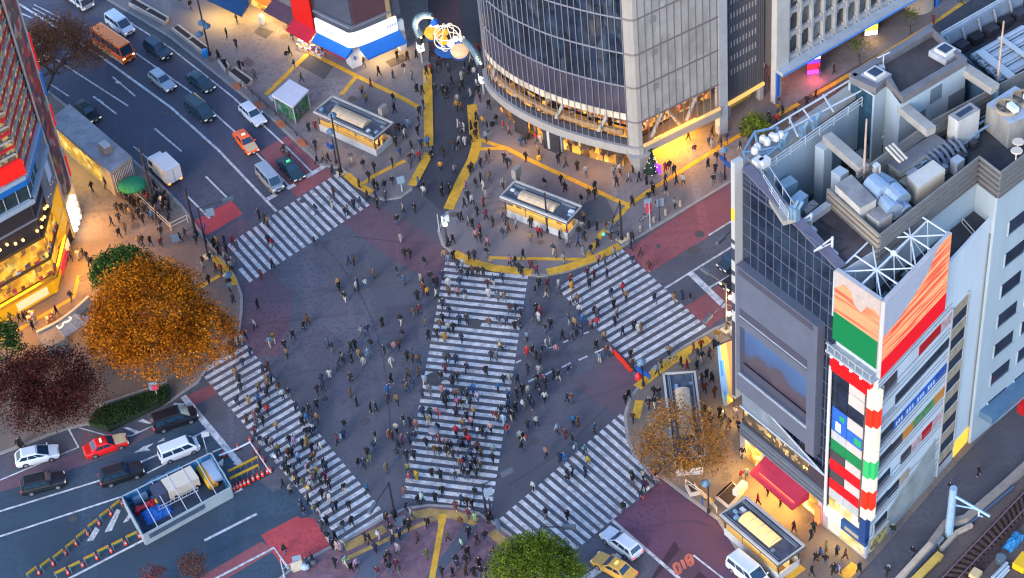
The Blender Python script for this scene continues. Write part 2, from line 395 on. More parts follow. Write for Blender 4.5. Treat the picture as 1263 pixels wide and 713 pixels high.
# worn orange numerals in a bay on the wine road
def cglyph(txt, o, ux, uy, name, mat, z):
    """lettering laid flat: o lower-left corner, ux/uy world vectors of one glyph cell"""
    G = {'0': [(0, 0, 1, 0), (1, 0, 1, 1), (1, 1, 0, 1), (0, 1, 0, 0)], '1': [(.5, 0, .5, 1)], '8': [(0, 0, 1, 0), (1, 0, 1, 1), (1, 1, 0, 1), (0, 1, 0, 0), (0, .5, 1, .5)]}
    mb = MB()
    for i, ch in enumerate(txt):
        for x0, y0, x1, y1 in G[ch]:
            a = o+ux*(i*1.45+x0)+uy*y0; b = o+ux*(i*1.45+x1)+uy*y1; mb.ribbon([a, b], .34, z+lift()*.2)
    struct(mb, name, mat)
mb = MB(); mb.sheet(gs([(808, 714), (839, 677), (866, 700), (850, 722)]), .026); struct(mb, 'road_patch', asphalt('bay_patch', (.105, .048, .066)))
cglyph('018', g(835, 709), (g(848, 700)-g(835, 709))*.40, (g(828, 691)-g(835, 709))*.62, 'road_lettering', OR, .05)
def smooth_line(p):
    for _ in range(2):
        q = [p[0]]
        for (ax, ay), (bx, by) in zip(p, p[1:]): q += [(ax*.75+bx*.25, ay*.75+by*.25), (ax*.25+bx*.75, ay*.25+by*.75)]
        p = q+[p[-1]]
    return p
# resurfaced patches, tyre-darkened arcs and stains
for pts, cc in (([(188, 205), (222, 188), (262, 226), (236, 244)], (.058, .062, .088)), ([(300, 300), (352, 296), (420, 352), (470, 420), (440, 440), (372, 372)], (.098, .090, .108)), ([(360, 420), (420, 400), (470, 470), (420, 500)], (.082, .074, .092)), ([(655, 440), (700, 425), (715, 470), (660, 490)], (.080, .072, .088)), ([(640, 520), (720, 500), (700, 540), (640, 570)], (.092, .083, .102)), ([(476, 380), (520, 372), (516, 420), (478, 424)], (.080, .072, .090)), ([(330, 610), (360, 596), (392, 630), (372, 640)], (.032, .054, .076)), ([(20, 668), (100, 636), (112, 660), (40, 700)], (.032, .054, .076))):
    _pz = .0195+.0006*(int(pts[0][0]) % 9); struct(MB().sheet(gs(pts), _pz), 'road_patch', asphalt('patch_%d' % int(pts[0][0]), cc))
mb = MB()
for i, (pts, wd) in enumerate((([(322, 238), (400, 300), (452, 372), (476, 450), (482, 540)], .14), ([(160, 200), (200, 216), (262, 232)], .16), ([(300, 372), (380, 372), (460, 340), (540, 320)], .10), ([(330, 470), (400, 452), (470, 470)], .12), ([(640, 440), (690, 420), (760, 395)], .12), ([(625, 600), (690, 560), (750, 500)], .12), ([(60, 640), (180, 590), (240, 560)], .1), ([(230, 700), (320, 655), (380, 625)], .1), ([(90, 60), (170, 130), (240, 200), (300, 260)], .1), ([(420, 290), (500, 300), (550, 300)], .1), ([(700, 500), (760, 480), (780, 470)], .1), ([(800, 650), (850, 640), (880, 650)], .1))):
    mb.ribbon(gs(smooth_line(pts)), wd*.7, .0255+i*.0004)
struct(mb, 'road_seams', asphalt('tar_seam', (.062, .057, .068)))
# iron covers in the road
mb = MB()
for x, y, r in ((586, 399, .75), (536, 467, .95), (863, 289, .55), (855, 309, .65), (812, 304, .3), (666, 399, .4), (373, 248, .4), (402, 300, .4), (351, 470, .4), (450, 520, .45), (660, 545, .45), (250, 176, .4), (205, 140, .4), (140, 172, .45), (90, 640, .45), (245, 690, .4)):
    c = g(x, y); mb.lathe(V((c.x, c.y, .012)), [(r, 0), (r, .025), (r*.8, .028)], 16, 0)
struct(mb, 'road_covers', M('iron_cover', (.10, .09, .085), .7, .3, .3, 9))
# ------------------------------------------------------------ pavements with kerbs
KERB = M('kerb_stone', (.30, .27, .24), .85, 0, .25, 3, .2)
PAVE = asphalt('paving_grey', (.205, .172, .165), (.165, .140, .145))
PAVEB = asphalt('paving_brown', (.185, .140, .112), (.14, .11, .10))
PAVEP = MULTI('paving_brick', [(.175, .086, .10), (.19, .095, .105), (.155, .083, .105), (.18, .10, .115), (.14, .078, .097)], (2.2, 4, 1), .8, .25)
PAVEBL = asphalt('paving_blue_band', (.085, .095, .125))
H_P = .13
def pavement(pts, mat, name='pavement', kerb=None):
    struct(MB().prism(gs(pts), -.05, H_P, 0), name, mat)
    if kerb:
        struct(MB().ribbon([g(x, y) for x, y in kerb], .32, H_P+.006, 0, .2), 'kerb', KERB)
kA = [(20, -70), (133, 0), (180, 28), (211, 47), (258, 85), (301, 119), (340, 151), (371, 181), (396, 204), (420, 208), (440, 225), (456, 240), (474, 247), (494, 244), (508, 234)]
pavement(kA+[(512, 230), (533, 190), (532, 119), (529, 80), (527, -60)], PAVE, kerb=kA)
kB = [(552, 262), (541, 285), (546, 302), (560, 314), (590, 329), (633, 338), (672, 341), (700, 335), (740, 321), (767, 305), (844, 259), (908, 220), (1100, 100)]
pavement([(590, -60), (594, 80), (584, 128), (592, 172), (582, 197)]+kB+[(1300, -20), (1300, -60)], PAVE, kerb=kB)
kC = [(960, 372), (905, 396), (880, 407), (844, 428), (808, 453), (789, 476), (777, 492), (771, 513), (774, 542), (783, 563), (797, 577), (815, 588), (844, 610), (886, 641), (911, 680), (936, 713), (990, 790)]
pavement(kC[:-1]+[(945, 728), (1000, 765), (1058, 712), (1078, 690), (1167, 586), (1265, 482), (1300, 330)], PAVEB, kerb=kC)
kD = [(320, 735), (361, 702), (403, 678), (422, 670), (475, 639), (500, 628), (530, 624), (560, 626), (590, 634), (614, 649), (640, 668), (700, 712), (740, 745)]
pavement(kD+[(700, 800), (360, 800)], PAVEP, kerb=kD)
kE = [(-60, 10), (20, 78), (60, 114), (130, 170), (190, 220), (225, 256), (255, 298), (272, 318), (290, 343), (298, 365), (298, 385), (294, 412), (285, 432), (255, 455), (244, 472), (212, 494), (180, 508), (132, 531), (108, 523), (80, 530), (0, 560), (-60, 585)]
pavement(kE, PAVEB, kerb=kE)
# paving bands and patches
_zi[0] = 0
def pv(name, pts, mat, z=H_P+.004): return struct(MB().sheet(gs(pts), z+lift()*.5), name, mat)
pv('paving_band', [(437, 713), (465, 668), (480, 668), (462, 713)], PAVEBL); pv('paving_band', [(424, 690), (500, 650), (505, 662), (440, 700)], PAVEBL)
pv('paving_band', [(525, 713), (560, 668), (575, 645), (590, 650), (572, 675), (540, 713)], PAVEBL)
pv('paving_band', [(486, 640), (500, 636), (498, 650), (488, 650)], asphalt('paving_pale', (.2, .21, .23)))
pv('paving_band', [(366, 80), (385, 66), (413, 82), (400, 99)], asphalt('paving_dark', (.085, .078, .078))); pv('paving_band', [(313, 41), (320, 34), (338, 40), (328, 49)], asphalt('paving_dark', (.1, .09, .09)))
pv('paving_band', [(700, 262), (745, 240), (760, 270), (720, 285)], asphalt('paving_dark2', (.10, .098, .105)))
pv('paving_band', [(930, 190), (1055, 120), (1263, -5), (1290, -20), (1290, -40), (1060, 80), (920, 165)], asphalt('paving_street_brown', (.11, .075, .06)))
pv('paving_band', [(940, 115), (1000, 85), (1150, -5), (1180, -30), (1060, -30), (950, 60)], asphalt('paving_street_pink', (.20, .15, .14)))
mb = MB()
ZT = H_P+.022; _zi[0] = 0
def yl(pts, w=1.0, z=ZT, m=0): mb.ribbon(gs(pts, H_P), w*.82, z+lift()*.3, m)
for p, wd in (([(527, 84), (528, 119), (529, 190-10)], 1.35), ([(529, 189), (520, 207), (508, 229)], 1.35), ([(582, 129), (585, 165), (588, 178), (583, 196), (568, 225), (553, 258)], 1.5),
              ([(328, 117), (378, 68), (383, 65), (440, 94), (490, 118), (516, 132)], .8), ([(421, 117), (439, 95)], .7), ([(500, 198), (463, 216), (444, 229)], .7), ([(427, 215), (440, 227), (458, 238)], 1.2),
              ([(590, 184), (625, 183), (650, 196), (760, 247), (776, 253)], .75), ([(590, 172), (625, 183)], .7), ([(776, 253), (800, 236), (890, 180), (925, 160)], .7), ([(776, 253), (757, 274), (740, 290), (735, 300)], .7),
              ([(560, 312), (580, 323), (610, 331), (656, 336)], 1.35), ([(675, 336), (700, 330), (735, 318), (765, 303)], 1.35), ([(605, 322), (603, 318), (640, 319), (715, 320), (722, 321)], .6), ([(733, 300), (724, 318)], .7),
              ([(786, 478), (800, 466), (830, 444), (875, 418)], 1.3), ([(784, 516), (789, 494)], 1.1), ([(840, 445), (850, 442)], 1.4), ([(855, 600), (880, 620)], .6),
              ([(262, 317), (279, 333), (286, 345), (289, 352)], 1.2), ([(246, 355), (271, 340)], .6), ([(1040, 712), (1056, 697)], 1.4), ([(968, 712), (988, 697)], 1.6),
              ([(1003, 118), (1060, 85), (1150, 30), (1190, 2)], .7), ([(960, 142), (985, 128)], .7)):
    yl(p, wd)
for p, wd in (([(425, 676), (475, 652)], 1.3), ([(505, 637), (530, 632), (560, 635), (588, 644)], 1.3), ([(606, 656), (625, 672)], 1.3), ([(426, 690), (500, 655), (542, 638)], .6)):
    yl(p, wd, ZT, 1)
yl([(545, 645), (533, 713), (528, 730)], .75, ZT+.004); yl([(546, 634), (545, 645)], 1.0, ZT+.004)
struct(mb, 'tactile_paving', [YEL, YELW])
mb = MB()
for x, y, r in ((434, 122, .55), (435, 203, .5), (559, 265, .45), (167, 279, .6), (103, 343, .55), (262, 74, .5), (896, 588, .55), (928, 586, .5), (993, 641, .45), (350, 45, .5), (142, 285, .3), (667, 299, .4)):
    c = g(x, y, H_P); mb.lathe(V((c.x, c.y, H_P)), [(r, 0), (r, .016), (r*.8, .018)], 16, 0)
for q in ([(299, 77), (305, 70), (315, 78), (309, 83)], [(951, 633), (956, 628), (965, 634), (960, 639)]): mb.sheet(gs(q, H_P), H_P+.018)
struct(mb, 'pavement_covers', M('iron_cover2', (.14, .11, .095), .7, .2, .3, 9))
mb = MB()
for i in range(4): mb.ribbon([g(288+i*27, 104+i*23), g(296+i*27, 111+i*23.5)], .9, H_P+.018)
struct(mb, 'kerb_markings', worn_white('kerb_orange', (.55, .16, .06), .6))
# ------------------------------------------------------------ department store on the right
CONC = M('pale_concrete', (.40, .39, .38), .8, 0, .22, .5, .1, .3, (1, 1, .25))
WHITEW = M('white_wall', (.57, .60, .61), .7, 0, .10, .35, 0, .3, (1, 1, .2))
BLUEW = M('blue_white_wall', (.35, .41, .44), .75, 0, .12, .3, 0, .3, (1, 1, .2))
DARKM = M('dark_frame', (.045, .043, .055), .5, .2, .25, 1)
STEEL = M('pale_steel', (.36, .39, .42), .5, .2, .15, 2)
BLUST = M('blue_steel', (.22, .36, .48), .55, .2, .25, 2)
GALV = M('galvanised', (.26, .29, .32), .5, .4, .2, 3)
RUST = M('weathered_beige', (.36, .28, .19), .8, 0, .3, 1.2, .1, .3, (1, 1, .3))
DECK = M('roof_deck', (.062, .050, .050), .9, 0, .45, .35)
DECK2 = M('roof_deck_blue', (.042, .042, .048), .9, 0, .4, .5)
BLK = M('black_rubber', (.015, .015, .018), .7)
DGL = GLASS('dark_glazing', (.020, .030, .050), .12, .6, .6, .35)
class Wall:
    def __init__(s, A, B):
        s.A = V((A.x, A.y, 0)); d = V((B.x-A.x, B.y-A.y, 0)); s.L = d.length; s.d = d.normalized(); s.n = V((s.d.y, -s.d.x, 0))
        if s.n.dot(V((CC.x, CC.y, 0))-s.A) < 0: s.n = -s.n
    def p(s, u, z, o=0.): return s.A+s.d*u+s.n*o+V((0, 0, z))
    def rect(s, mb, u0, u1, z0, z1, o=0., th=.1, m=0):
        """slab on the wall, its face at distance o, thickness th inwards"""
        return mb.obox(s.p(u0, z0, o-th), s.d*(u1-u0), s.n*th, V((0, 0, z1-z0)), m)
    def poly(s, mb, pts, o, th, m=0):
        f = [s.p(u, z, o) for u, z in pts]; n = len(f); b = [q-s.n*th for q in f]
        tt = tessellate_polygon([f])
        for t in tt:
            a, c, e = [f[k] for k in t]
            if (c-a).cross(e-a).dot(s.n) < 0: c, e = e, c
            mb.add([a, c, e], [(0, 1, 2)], m)
        for i in range(n): mb.quad(f[i], f[(i+1) % n], b[(i+1) % n], b[i], m)
        return mb
    def uz(s, px, py):
        q = onwall(s.A, s.A+s.d, px, py); return (q-s.A).dot(s.d), q.z
P0, P1, P2, PW_ = g(917, 562), g(1021, 650), g(1069, 688), g(1160, 583)
WD, WC, WR = Wall(P0, P1), Wall(P1, P2), Wall(P2, PW_)
def zpoly(pts, z): return gs(pts, z)
mag = thing('department_store', 'department store with dark glass side, orange and green billboard corner and cluttered roof', 'building', (P2.x, P2.y, 0))
ZD = 34.5
RE = WR.p(20.4, 0)                                   # end of the white wall
ZL = 36.3
U2, U3 = g(1234, 212, ZL), g(1340, 130, ZL)
INW = V((.80, .60, 0))
# main masses
mb = MB()
back0, back1 = g(921, 205, 37.6), g(1150, 31, 39.5)
bk = V((70, 177, 0)); bl = V((back0.x-.2, back0.y, 0))
up0 = g(1085, 290, ZL); up1 = g(1208, 192.5, ZL)
p0t = WD.p(0, 0); dk = [WD.p(0, 0, -.06), WD.p(WD.L, 0, -.06)]
pit = zpoly([(936, 216), (974, 272), (985, 276), (1024, 248), (1263, 90), (1330, 40), (1215, 20), (1064, 112)], 34.5)
mb.prism([dk[0], dk[1], WC.p(0, 0, -.06), WC.p(WC.L, 0, -.06), WR.p(.1, 0, -.06), WR.p(20.4, 0, -.06), V((U2.x, U2.y, 0)), V((U3.x, U3.y, 0)), bk, V((back1.x, back1.y, 0)), bl], 0, 29.7, 0, 1)
mag_body = mb.obj('wall', [WHITEW, DECK2], mag)
# dark raked glass side
mb = MB()
def rake(u): return 38.2-(38.2-34.6)*min(1, max(0, u/WD.L))
WD.poly(mb, [(0, 0), (WD.L, 0), (WD.L, rake(WD.L)), (0, rake(0))], 0, .05, 0)
mb.obj('glazing', GLASS('mirror_glazing', (.012, .022, .042), .06, 1.0, .7, .5), mag)
mb = MB()
for i in range(0, 13):
    u = WD.L*i/12; WD.rect(mb, u-.03, u+.03, 4, rake(u)-.1, .05, .06)
for k in range(17):
    z = 7+k*1.82; mb.obox(WD.p(0, z-.035, 0), WD.d*WD.L, WD.n*.05, V((0, 0, .07)))
for k in range(4): mb.obox(WD.p(0, 36.2+k*.6, 0), WD.d*(WD.L*(.42-.12*k)), WD.n*.05, V((0, 0, .06)))
mb.obj('mullions', M('mullion_grey', (.13, .135, .19), .5, .3), mag)
mb = MB()
# raked coping of the glass side
for i in range(12):
    u0, u1 = WD.L*i/12, WD.L*(i+1)/12
    a, b = WD.p(u0, rake(u0), .12), WD.p(u1, rake(u1), .12); mb.obox(a, b-a, -WD.n*1.0, V((0, 0, .22)))
mb.obj('coping', M('coping_purple', (.13, .12, .16), .6, .2, .2, 1), mag)
# left edge return wall to the street behind
WB = Wall(V((back0.x, back0.y, 0)), V((back1.x, back1.y, 0)))
mb = MB(); mb.prism([WD.p(-.02, 0), V((back0.x, back0.y, 0)), V((back0.x+.5, back0.y-.2, 0)), WD.p(.5, 0, -.3)], 0, 37.6, 0); each(mb, 'side_wall', DARKM, mag)
# screen surround
PG = M('screen_surround', (.105, .115, .155), .55, .1, .12, .6)
mb = MB()
for u0, u1, z0, z1, o in ((0, 10.9, 19.6, 27.2, .9), (0, .5, 10.6, 19.6, .9), (9.75, 10.9, 9.7, 19.6, .9), (.5, 9.75, 10.6, 13.3, .9)):
    WD.rect(mb, u0, u1, z0, z1, o, .9)
each(mb, 'screen_surround', PG, mag)
mb = MB()
WD.rect(mb, .3, 10.3, 26.3, 27.0, .93, .05); WD.rect(mb, .5, 9.7, 20.7, 22.0, .93, .05); WD.rect(mb, .5, 9.7, 13.3, 14.2, .5, .1)
each(mb, 'screen_recess', M('recess_dark', (.055, .052, .075), .6), mag)
mb = MB(); WD.rect(mb, .5, 9.7, 21.0, 21.12, 1.0, .07); WD.rect(mb, .4, 9.9, 13.0, 13.25, 1.0, .1); each(mb, 'trim', STEEL, mag)
def screen_mat():
    m = bpy.data.materials.new('screen_picture'); m.use_nodes = True; nt = m.node_tree; b = nt.nodes['Principled BSDF']; L = nt.links.new
    tc = nt.nodes.new('ShaderNodeTexCoord'); n = nt.nodes.new('ShaderNodeTexNoise'); n.inputs['Scale'].default_value = .28; n.inputs['Detail'].default_value = 5
    sp = nt.nodes.new('ShaderNodeSeparateXYZ'); L(tc.outputs['Object'], sp.inputs[0]); L(tc.outputs['Object'], n.inputs['Vector'])
    ad = nt.nodes.new('ShaderNodeMath'); ad.operation = 'MULTIPLY_ADD'; ad.inputs[1].default_value = 5.0
    L(n.outputs['Fac'], ad.inputs[0]); L(sp.outputs['Z'], ad.inputs[2]); mr = nt.nodes.new('ShaderNodeMapRange'); mr.inputs[1].default_value = 14.5; mr.inputs[2].default_value = 21.8; L(ad.outputs[0], mr.inputs[0])
    r = nt.nodes.new('ShaderNodeValToRGB'); e = r.color_ramp.elements
    for i, (p, c) in enumerate(((0, (.010, .010, .026)), (.25, (.04, .03, .05)), (.42, (.09, .06, .07)), (.55, (.075, .065, .085)), (.62, (.05, .10, .24)), (1, (.06, .16, .36)))):
        if i > 1: e.new(p)
        e[i if i < 2 else len(e)-1].position = p
    for i, (p, c) in enumerate(((0, (.010, .010, .026)), (.25, (.04, .03, .05)), (.42, (.09, .06, .07)), (.55, (.075, .065, .085)), (.62, (.05, .10, .24)), (1, (.06, .16, .36)))):
        e[i].position = p; e[i].color = (*c, 1)
    L(mr.outputs[0], r.inputs[0]); L(r.outputs[0], b.inputs['Emission Color']); b.inputs['Emission Strength'].default_value = .36; b.inputs['Base Color'].default_value = (.02, .02, .03, 1); b.inputs['Roughness'].default_value = .3; return m
mb = MB(); WD.rect(mb, .52, 9.72, 14.2, 19.5, .3, .1); WDo = mb.obj('screen', screen_mat(), mag)
# slanting glazed balcony and dining floor under the screen
mb = MB()
mb.obox(WD.p(0, 7.5, 0), WD.d*12.1, WD.n*.34, V((0, 0, .35)))
for k in range(3): mb.obox(WD.p(0, 5.0-k*.62, .2), WD.d*12.2, WD.n*.42, V((0, 0, .08)))
each(mb, 'ledge', M('ledge_grey', (.24, .25, .26), .5, .2, .15, 1), mag)
mb = MB(); a, b_, c, d = WD.p(0, 11.0, .25), WD.p(.3, 7.95, .42), WD.p(11.9, 7.95, .42), WD.p(6.0, 9.4, .34)
mb.quad(a, b_, c, d); mb.quad(a-WD.n*.1, d-WD.n*.1, c-WD.n*.1, b_-WD.n*.1); mb.obj('canopy_glass', GLASS('canopy_glazing', (.16, .19, .22), .15, .6, .3, .5), mag)
mb = MB(); mb.path([WD.p(.1, 11.2, .45), WD.p(12.0, 8.0, .55)], .1); mb.path([WD.p(.1, 7.9, .5), WD.p(12.1, 7.9, .5)], .12); each(mb, 'rail', STEEL, mag)
WARM = (1, .55, .14)
mb = MB(); WD.rect(mb, .4, 9.6, 5.75, 7.2, .22, .1); mb.obj('dining_window', SHOP('dining_lights', [(.03, .02, .015), (.08, .045, .02), (.05, .03, .02), (.9, .5, .12), (.10, .055, .02), (.35, .22, .10), (.04, .04, .035), (.02, .015, .01)], 1.5, (2.2, 2.2, 2.2)), mag)
mb = MB()
WD.rect(mb, 0, 12.3, 3.5, 5.7, .2, .3); WD.rect(mb, 9.65, 12.3, 5.7, 7.6, .2, .3); each(mb, 'fascia', DARKM, mag)
mb = MB(); WD.rect(mb, .2, 3.2, .1, 3.4, .05, .1); WD.rect(mb, 3.6, 11.2, .1, 3.2, .05, .1)
each(mb, 'shop_window', SHOP('shop_amber', [(1, .50, .06), (1, .62, .12), (.75, .34, .04), (1, .75, .35), (.5, .2, .04)], 1.1, (1.3, 1.3, 1.3)), mag)
mb = MB()
for u in (.1, 3.4, 11.5, 12.1): WD.rect(mb, u-.25, u+.25, 0, 3.5, .32, .4)
each(mb, 'pillar', CONC, mag)
aw = MB()
A0, A1 = WD.uz(945, 597)[0], WD.uz(1010, 640)[0]
A0, A1 = 3.7, 9.9
aw.quad(WD.p(A0, 3.5, .3), WD.p(A0, 2.5, 2.5), WD.p(A1, 2.5, 2.5), WD.p(A1, 3.5, .3)); aw.obox(WD.p(A0, 2.25, 2.48), WD.d*(A1-A0), WD.n*.04, V((0, 0, .25)))
aw.quad(WD.p(A0, 3.5, .3), WD.p(A0, 2.3, .3), WD.p(A0, 2.3, 2.5), WD.p(A0, 2.5, 2.5)); aw.quad(WD.p(A1, 3.5, .3), WD.p(A1, 2.5, 2.5), WD.p(A1, 2.3, 2.5), WD.p(A1, 2.3, .3))
aw.obj('awning', M('awning_red', (.40, .02, .045), .8, 0, .15, 1), mag)
mb = MB(); WD.rect(mb, 11.3, 11.8, .6, 2.8, .9, .3); mb.obj('lit_sign', E('sign_redorange', (1, .12, .03), 2.5), mag)
lamp('AREA', WD.p(2, 3.2, 1.2), 150, (1, .58, .12), 2.5, WD.n-UP*.8); lamp('AREA', WD.p(7, 2.25, 1.4), 330, (1, .56, .11), 5, WD.n-UP, 1.6)
# vertical illuminated blade sign on the far edge
mb = MB(); WD.rect(mb, -.62, -.12, 9, 39.4, .9, 1.0, 0); bs = mb.obj('blade_sign', M('blade_sign_white', (.40, .39, .37), .5), mag)
mb = MB()
for k, (z0, z1) in enumerate(((27.5, 29), (25.6, 26.2), (23.4, 24.6), (21, 22), (9.2, 19.6), (29.6, 30.1))): WD.rect(mb, -.6, -.14, z0, z1, .92, .06)
each(mb, 'sign_letter', M('letter_dark', (.04, .04, .06), .5), bs)
mb = MB(); WD.rect(mb, -.6, -.14, 32.5, 33.9, .93, .06); mb.obj('sign_emblem', E('sign_amber', (1, .5, .04), .9), bs)
# front corner: billboards
def boards(name, base, dark, st):
    m = bpy.data.materials.new(name); m.use_nodes = True; nt = m.node_tree; b = nt.nodes['Principled BSDF']; L = nt.links.new
    tc = nt.nodes.new('ShaderNodeTexCoord'); mp = nt.nodes.new('ShaderNodeMapping'); mp.inputs['Scale'].default_value = (.13, .13, 3.4)
    n = nt.nodes.new('ShaderNodeTexNoise'); n.inputs['Scale'].default_value = 1; n.inputs['Detail'].default_value = 4
    L(tc.outputs['Object'], mp.inputs[0]); L(mp.outputs[0], n.inputs['Vector']); r = nt.nodes.new('ShaderNodeValToRGB'); e = r.color_ramp.elements
    e[0].position = .44; e[1].position = .50; e[0].color = (*dark, 1); e[1].color = (*base, 1)
    L(n.outputs['Fac'], r.inputs[0]); L(r.outputs[0], b.inputs['Emission Color']); b.inputs['Base Color'].default_value = (.12, .06, .04, 1); b.inputs['Emission Strength'].default_value = st; return m
BOARD = boards('billboard_boards', (.95, .44, .19), (.85, .06, .012), .27)
PAPER = M('billboard_paper', (.46, .45, .49), .6, 0, .1, 2)
BRED = E('billboard_red', (.80, .008, .018), .62); BGRN = E('billboard_green', (.008, .22, .07), .55)
bb = MB(); WC.rect(bb, -.1, 5.25, 26.5, 34.85, .35, .4)
bo = bb.obj('billboard', CONC, mag); bb = MB(); WC.rect(bb, -.09, 5.24, 26.51, 34.84, .362, .04); bb.obj('printed_face', BOARD, bo)
mb = MB(); WC.rect(mb, -.08, 5.22, 26.52, 29.9, .38, .05); mb.obj('green_panel', BGRN, bo)
mb = MB(); WC.poly(mb, [(-.08, 34.83), (-.08, 32.9), (.5, 33.3), (1.0, 33.9), (1.9, 33.6), (2.3, 32.4), (3.1, 32.0), (3.8, 33.2), (4.7, 33.4), (5.2, 33.0), (5.22, 34.83)], .38, .05); mb.obj('paper_panel', M('billboard_cream', (.42, .34, .30), .6, 0, .15, 2), bo)
bb = MB(); WR.rect(bb, -.28, 10.4, 25.4, 34.85, .35, .4)
bo2 = bb.obj('billboard', CONC, mag); bb = MB(); WR.rect(bb, -.27, 10.39, 25.41, 34.84, .362, .04); bb.obj('printed_face', BOARD, bo2)
mb = MB(); WR.rect(mb, -.26, 10.38, 25.42, 27.6, .38, .05); mb.obj('red_panel', BRED, bo2)
mb = MB(); WR.poly(mb, [(-.26, 34.83), (-.26, 30.6), (2.2, 30.9), (4.5, 31.8), (6.6, 32.9), (8.2, 34.83)], .38, .05); mb.obj('paper_panel', PAPER, bo2)
mb = MB(); WC.rect(mb, -.2, 5.4, 25.2, 25.5, 1.1, 1.2)
for k in range(7): WC.rect(mb, -.1+k*.85, .02+k*.85, 25.5, 26.4, 1.0, .12)
WC.rect(mb, -.2, 5.4, 26.25, 26.4, 1.1, .12); mb.obj('catwalk', STEEL, mag)
mb = MB(); WC.rect(mb, -.15, 4.7, 22.6, 25.1, .5, .5); rp = each(mb, 'red_sign', E('sign_red', (.85, .008, .012), .7), mag)
mb = MB()
for u in (.5, 1.7, 2.9, 4.1): mb.ball(WC.p(u, 25.05, 1.0), .17)
each(mb, 'spotlight', E('spot_white', (1, .85, .6), 1.6), rp)
# checkered panels of the corner
pan = {'w': M('panel_cream', (.50, .43, .38), .6, 0, .06, 1), 'd': DGL, 'b': M('panel_blue', (.02, .11, .42), .5, 0, .1, 2), 'g': E('panel_green', (.012, .28, .09), .45), 'r': E('panel_red', (.85, .008, .018), .65), 'k': M('panel_black', (.05, .045, .05), .5), 'c': CONC}
rows = [(20.9, 22.5, 'dw'), (19.3, 20.9, 'dw'), (17.6, 19.3, 'dd'), (16.0, 17.6, 'bw'), (14.4, 16.0, 'bb'), (13.2, 14.4, 'cw'), (11.7, 13.2, 'gg'), (10.4, 11.7, 'kw'), (8.9, 10.4, 'rr'), (7.6, 8.9, 'kw'), (6.2, 7.6, 'rr'), (4.9, 6.2, 'cc')]
mbs = {}
for z0, z1, cs in rows:
    for i, ch in enumerate(cs):
        u0, u1 = ((.05, 1.9), (1.96, 4.15))[i]
        WC.rect(mbs.setdefault(ch, MB()), u0, u1, z0+.03, z1-.03, .12, .12)
for ch, mb in mbs.items(): each(mb, {'w': 'cream_panel', 'd': 'window', 'b': 'blue_panel', 'g': 'green_panel', 'r': 'red_panel', 'k': 'black_panel', 'c': 'grey_panel'}[ch], pan[ch], mag)
mb = MB(); WC.rect(mb, .55, 1.2, 14.7, 15.9, .14, .02, 0); WC.rect(mb, 2.9, 3.8, 14.7, 15.6, .14, .02, 1); WC.rect(mb, 1.0, 1.6, 16.4, 17.0, .14, .02, 1); each(mb, 'poster', [M('poster_white', (.7, .72, .72), .6), M('poster_green', (.02, .30, .10), .6)], mag)
mb = MB(); mb.path([WC.p(-.12, 2.6, .4), WC.p(-.12, 23.0, .4)], .16, 8); mb.obj('downpipe', M('pipe_cream', (.58, .54, .50), .5), mag)
# lit vertical sign on the very corner
segs = [(21.2, 23.6, 'W'), (18.9, 21.2, 'R'), (14.2, 18.9, 'W'), (11.9, 14.2, 'G'), (10.0, 11.9, 'W'), (7.5, 10.0, 'R'), (6.0, 7.5, 'W')]
mb = MB(); WC.rect(mb, 4.25, 4.5, 5, 24.2, .5, .6); mb.obj('sign_frame', M('bronze_frame', (.12, .09, .08), .5, .3), mag)
sg = {'W': E('lightbox_white', (1, .88, .70), .55), 'R': E('lightbox_red', (1, .03, .012), .95), 'G': E('lightbox_green', (.04, .5, .16), .7)}
for z0, z1, ch in segs:
    mb = MB(); WC.rect(mb, 4.52, 5.2, z0+.04, z1-.04, .55, .6); WR.rect(mb, -.3, .35, z0+.04, z1-.04, .40, .38); each(mb, 'lightbox', sg[ch], mag)
mb = MB(); WC.rect(mb, 4.5, 5.3, 2.6, 5.8, .55, .6); each(mb, 'blue_sign', M('sign_navy', (.015, .05, .16), .4), mag)
# ground floor shop of the corner
LITW = SHOP('shop_pale', [(1, .80, .32), (1, .86, .50), (1, .72, .25), (.9, .9, .75), (.75, .55, .15)], .85, (.9, .9, .6))
mb = MB()
for k in range(3): WC.rect(mb, .2+k*1.65, 1.75+k*1.65, .25, 1.9, .22, .2)
WC.rect(mb, .2, 1.9, 3.6, 4.75, .2, .2); WC.rect(mb, 2.0, 4.0, 3.6, 4.75, .2, .2); each(mb, 'shop_window', LITW, mag)
mb = MB(); WC.rect(mb, 0, 2.0, 2.2, 3.3, .45, .4, 0); WC.rect(mb, 2.05, 5.3, 2.0, 3.3, .45, .4, 1); WC.rect(mb, 2.6, 4.4, 2.4, 2.9, .47, .04, 2)
each(mb, 'shop_sign', [E('sign_bluewhite', (.75, .88, 1), .9), M('sign_navy2', (.02, .07, .20), .4), M('sign_brown', (.35, .28, .2), .5)], mag)
mb = MB(); WC.rect(mb, 0, 5.3, 0, .25, .3, .3); WC.rect(mb, 0, .2, .25, 2.2, .3, .3); WC.rect(mb, 5.0, 5.3, .25, 2.0, .3, .3); each(mb, 'plinth', CONC, mag)
lamp('AREA', WC.p(2.6, 2.0, .6), 70, (1, .70, .28), 4, WC.n-UP*.5, .8)
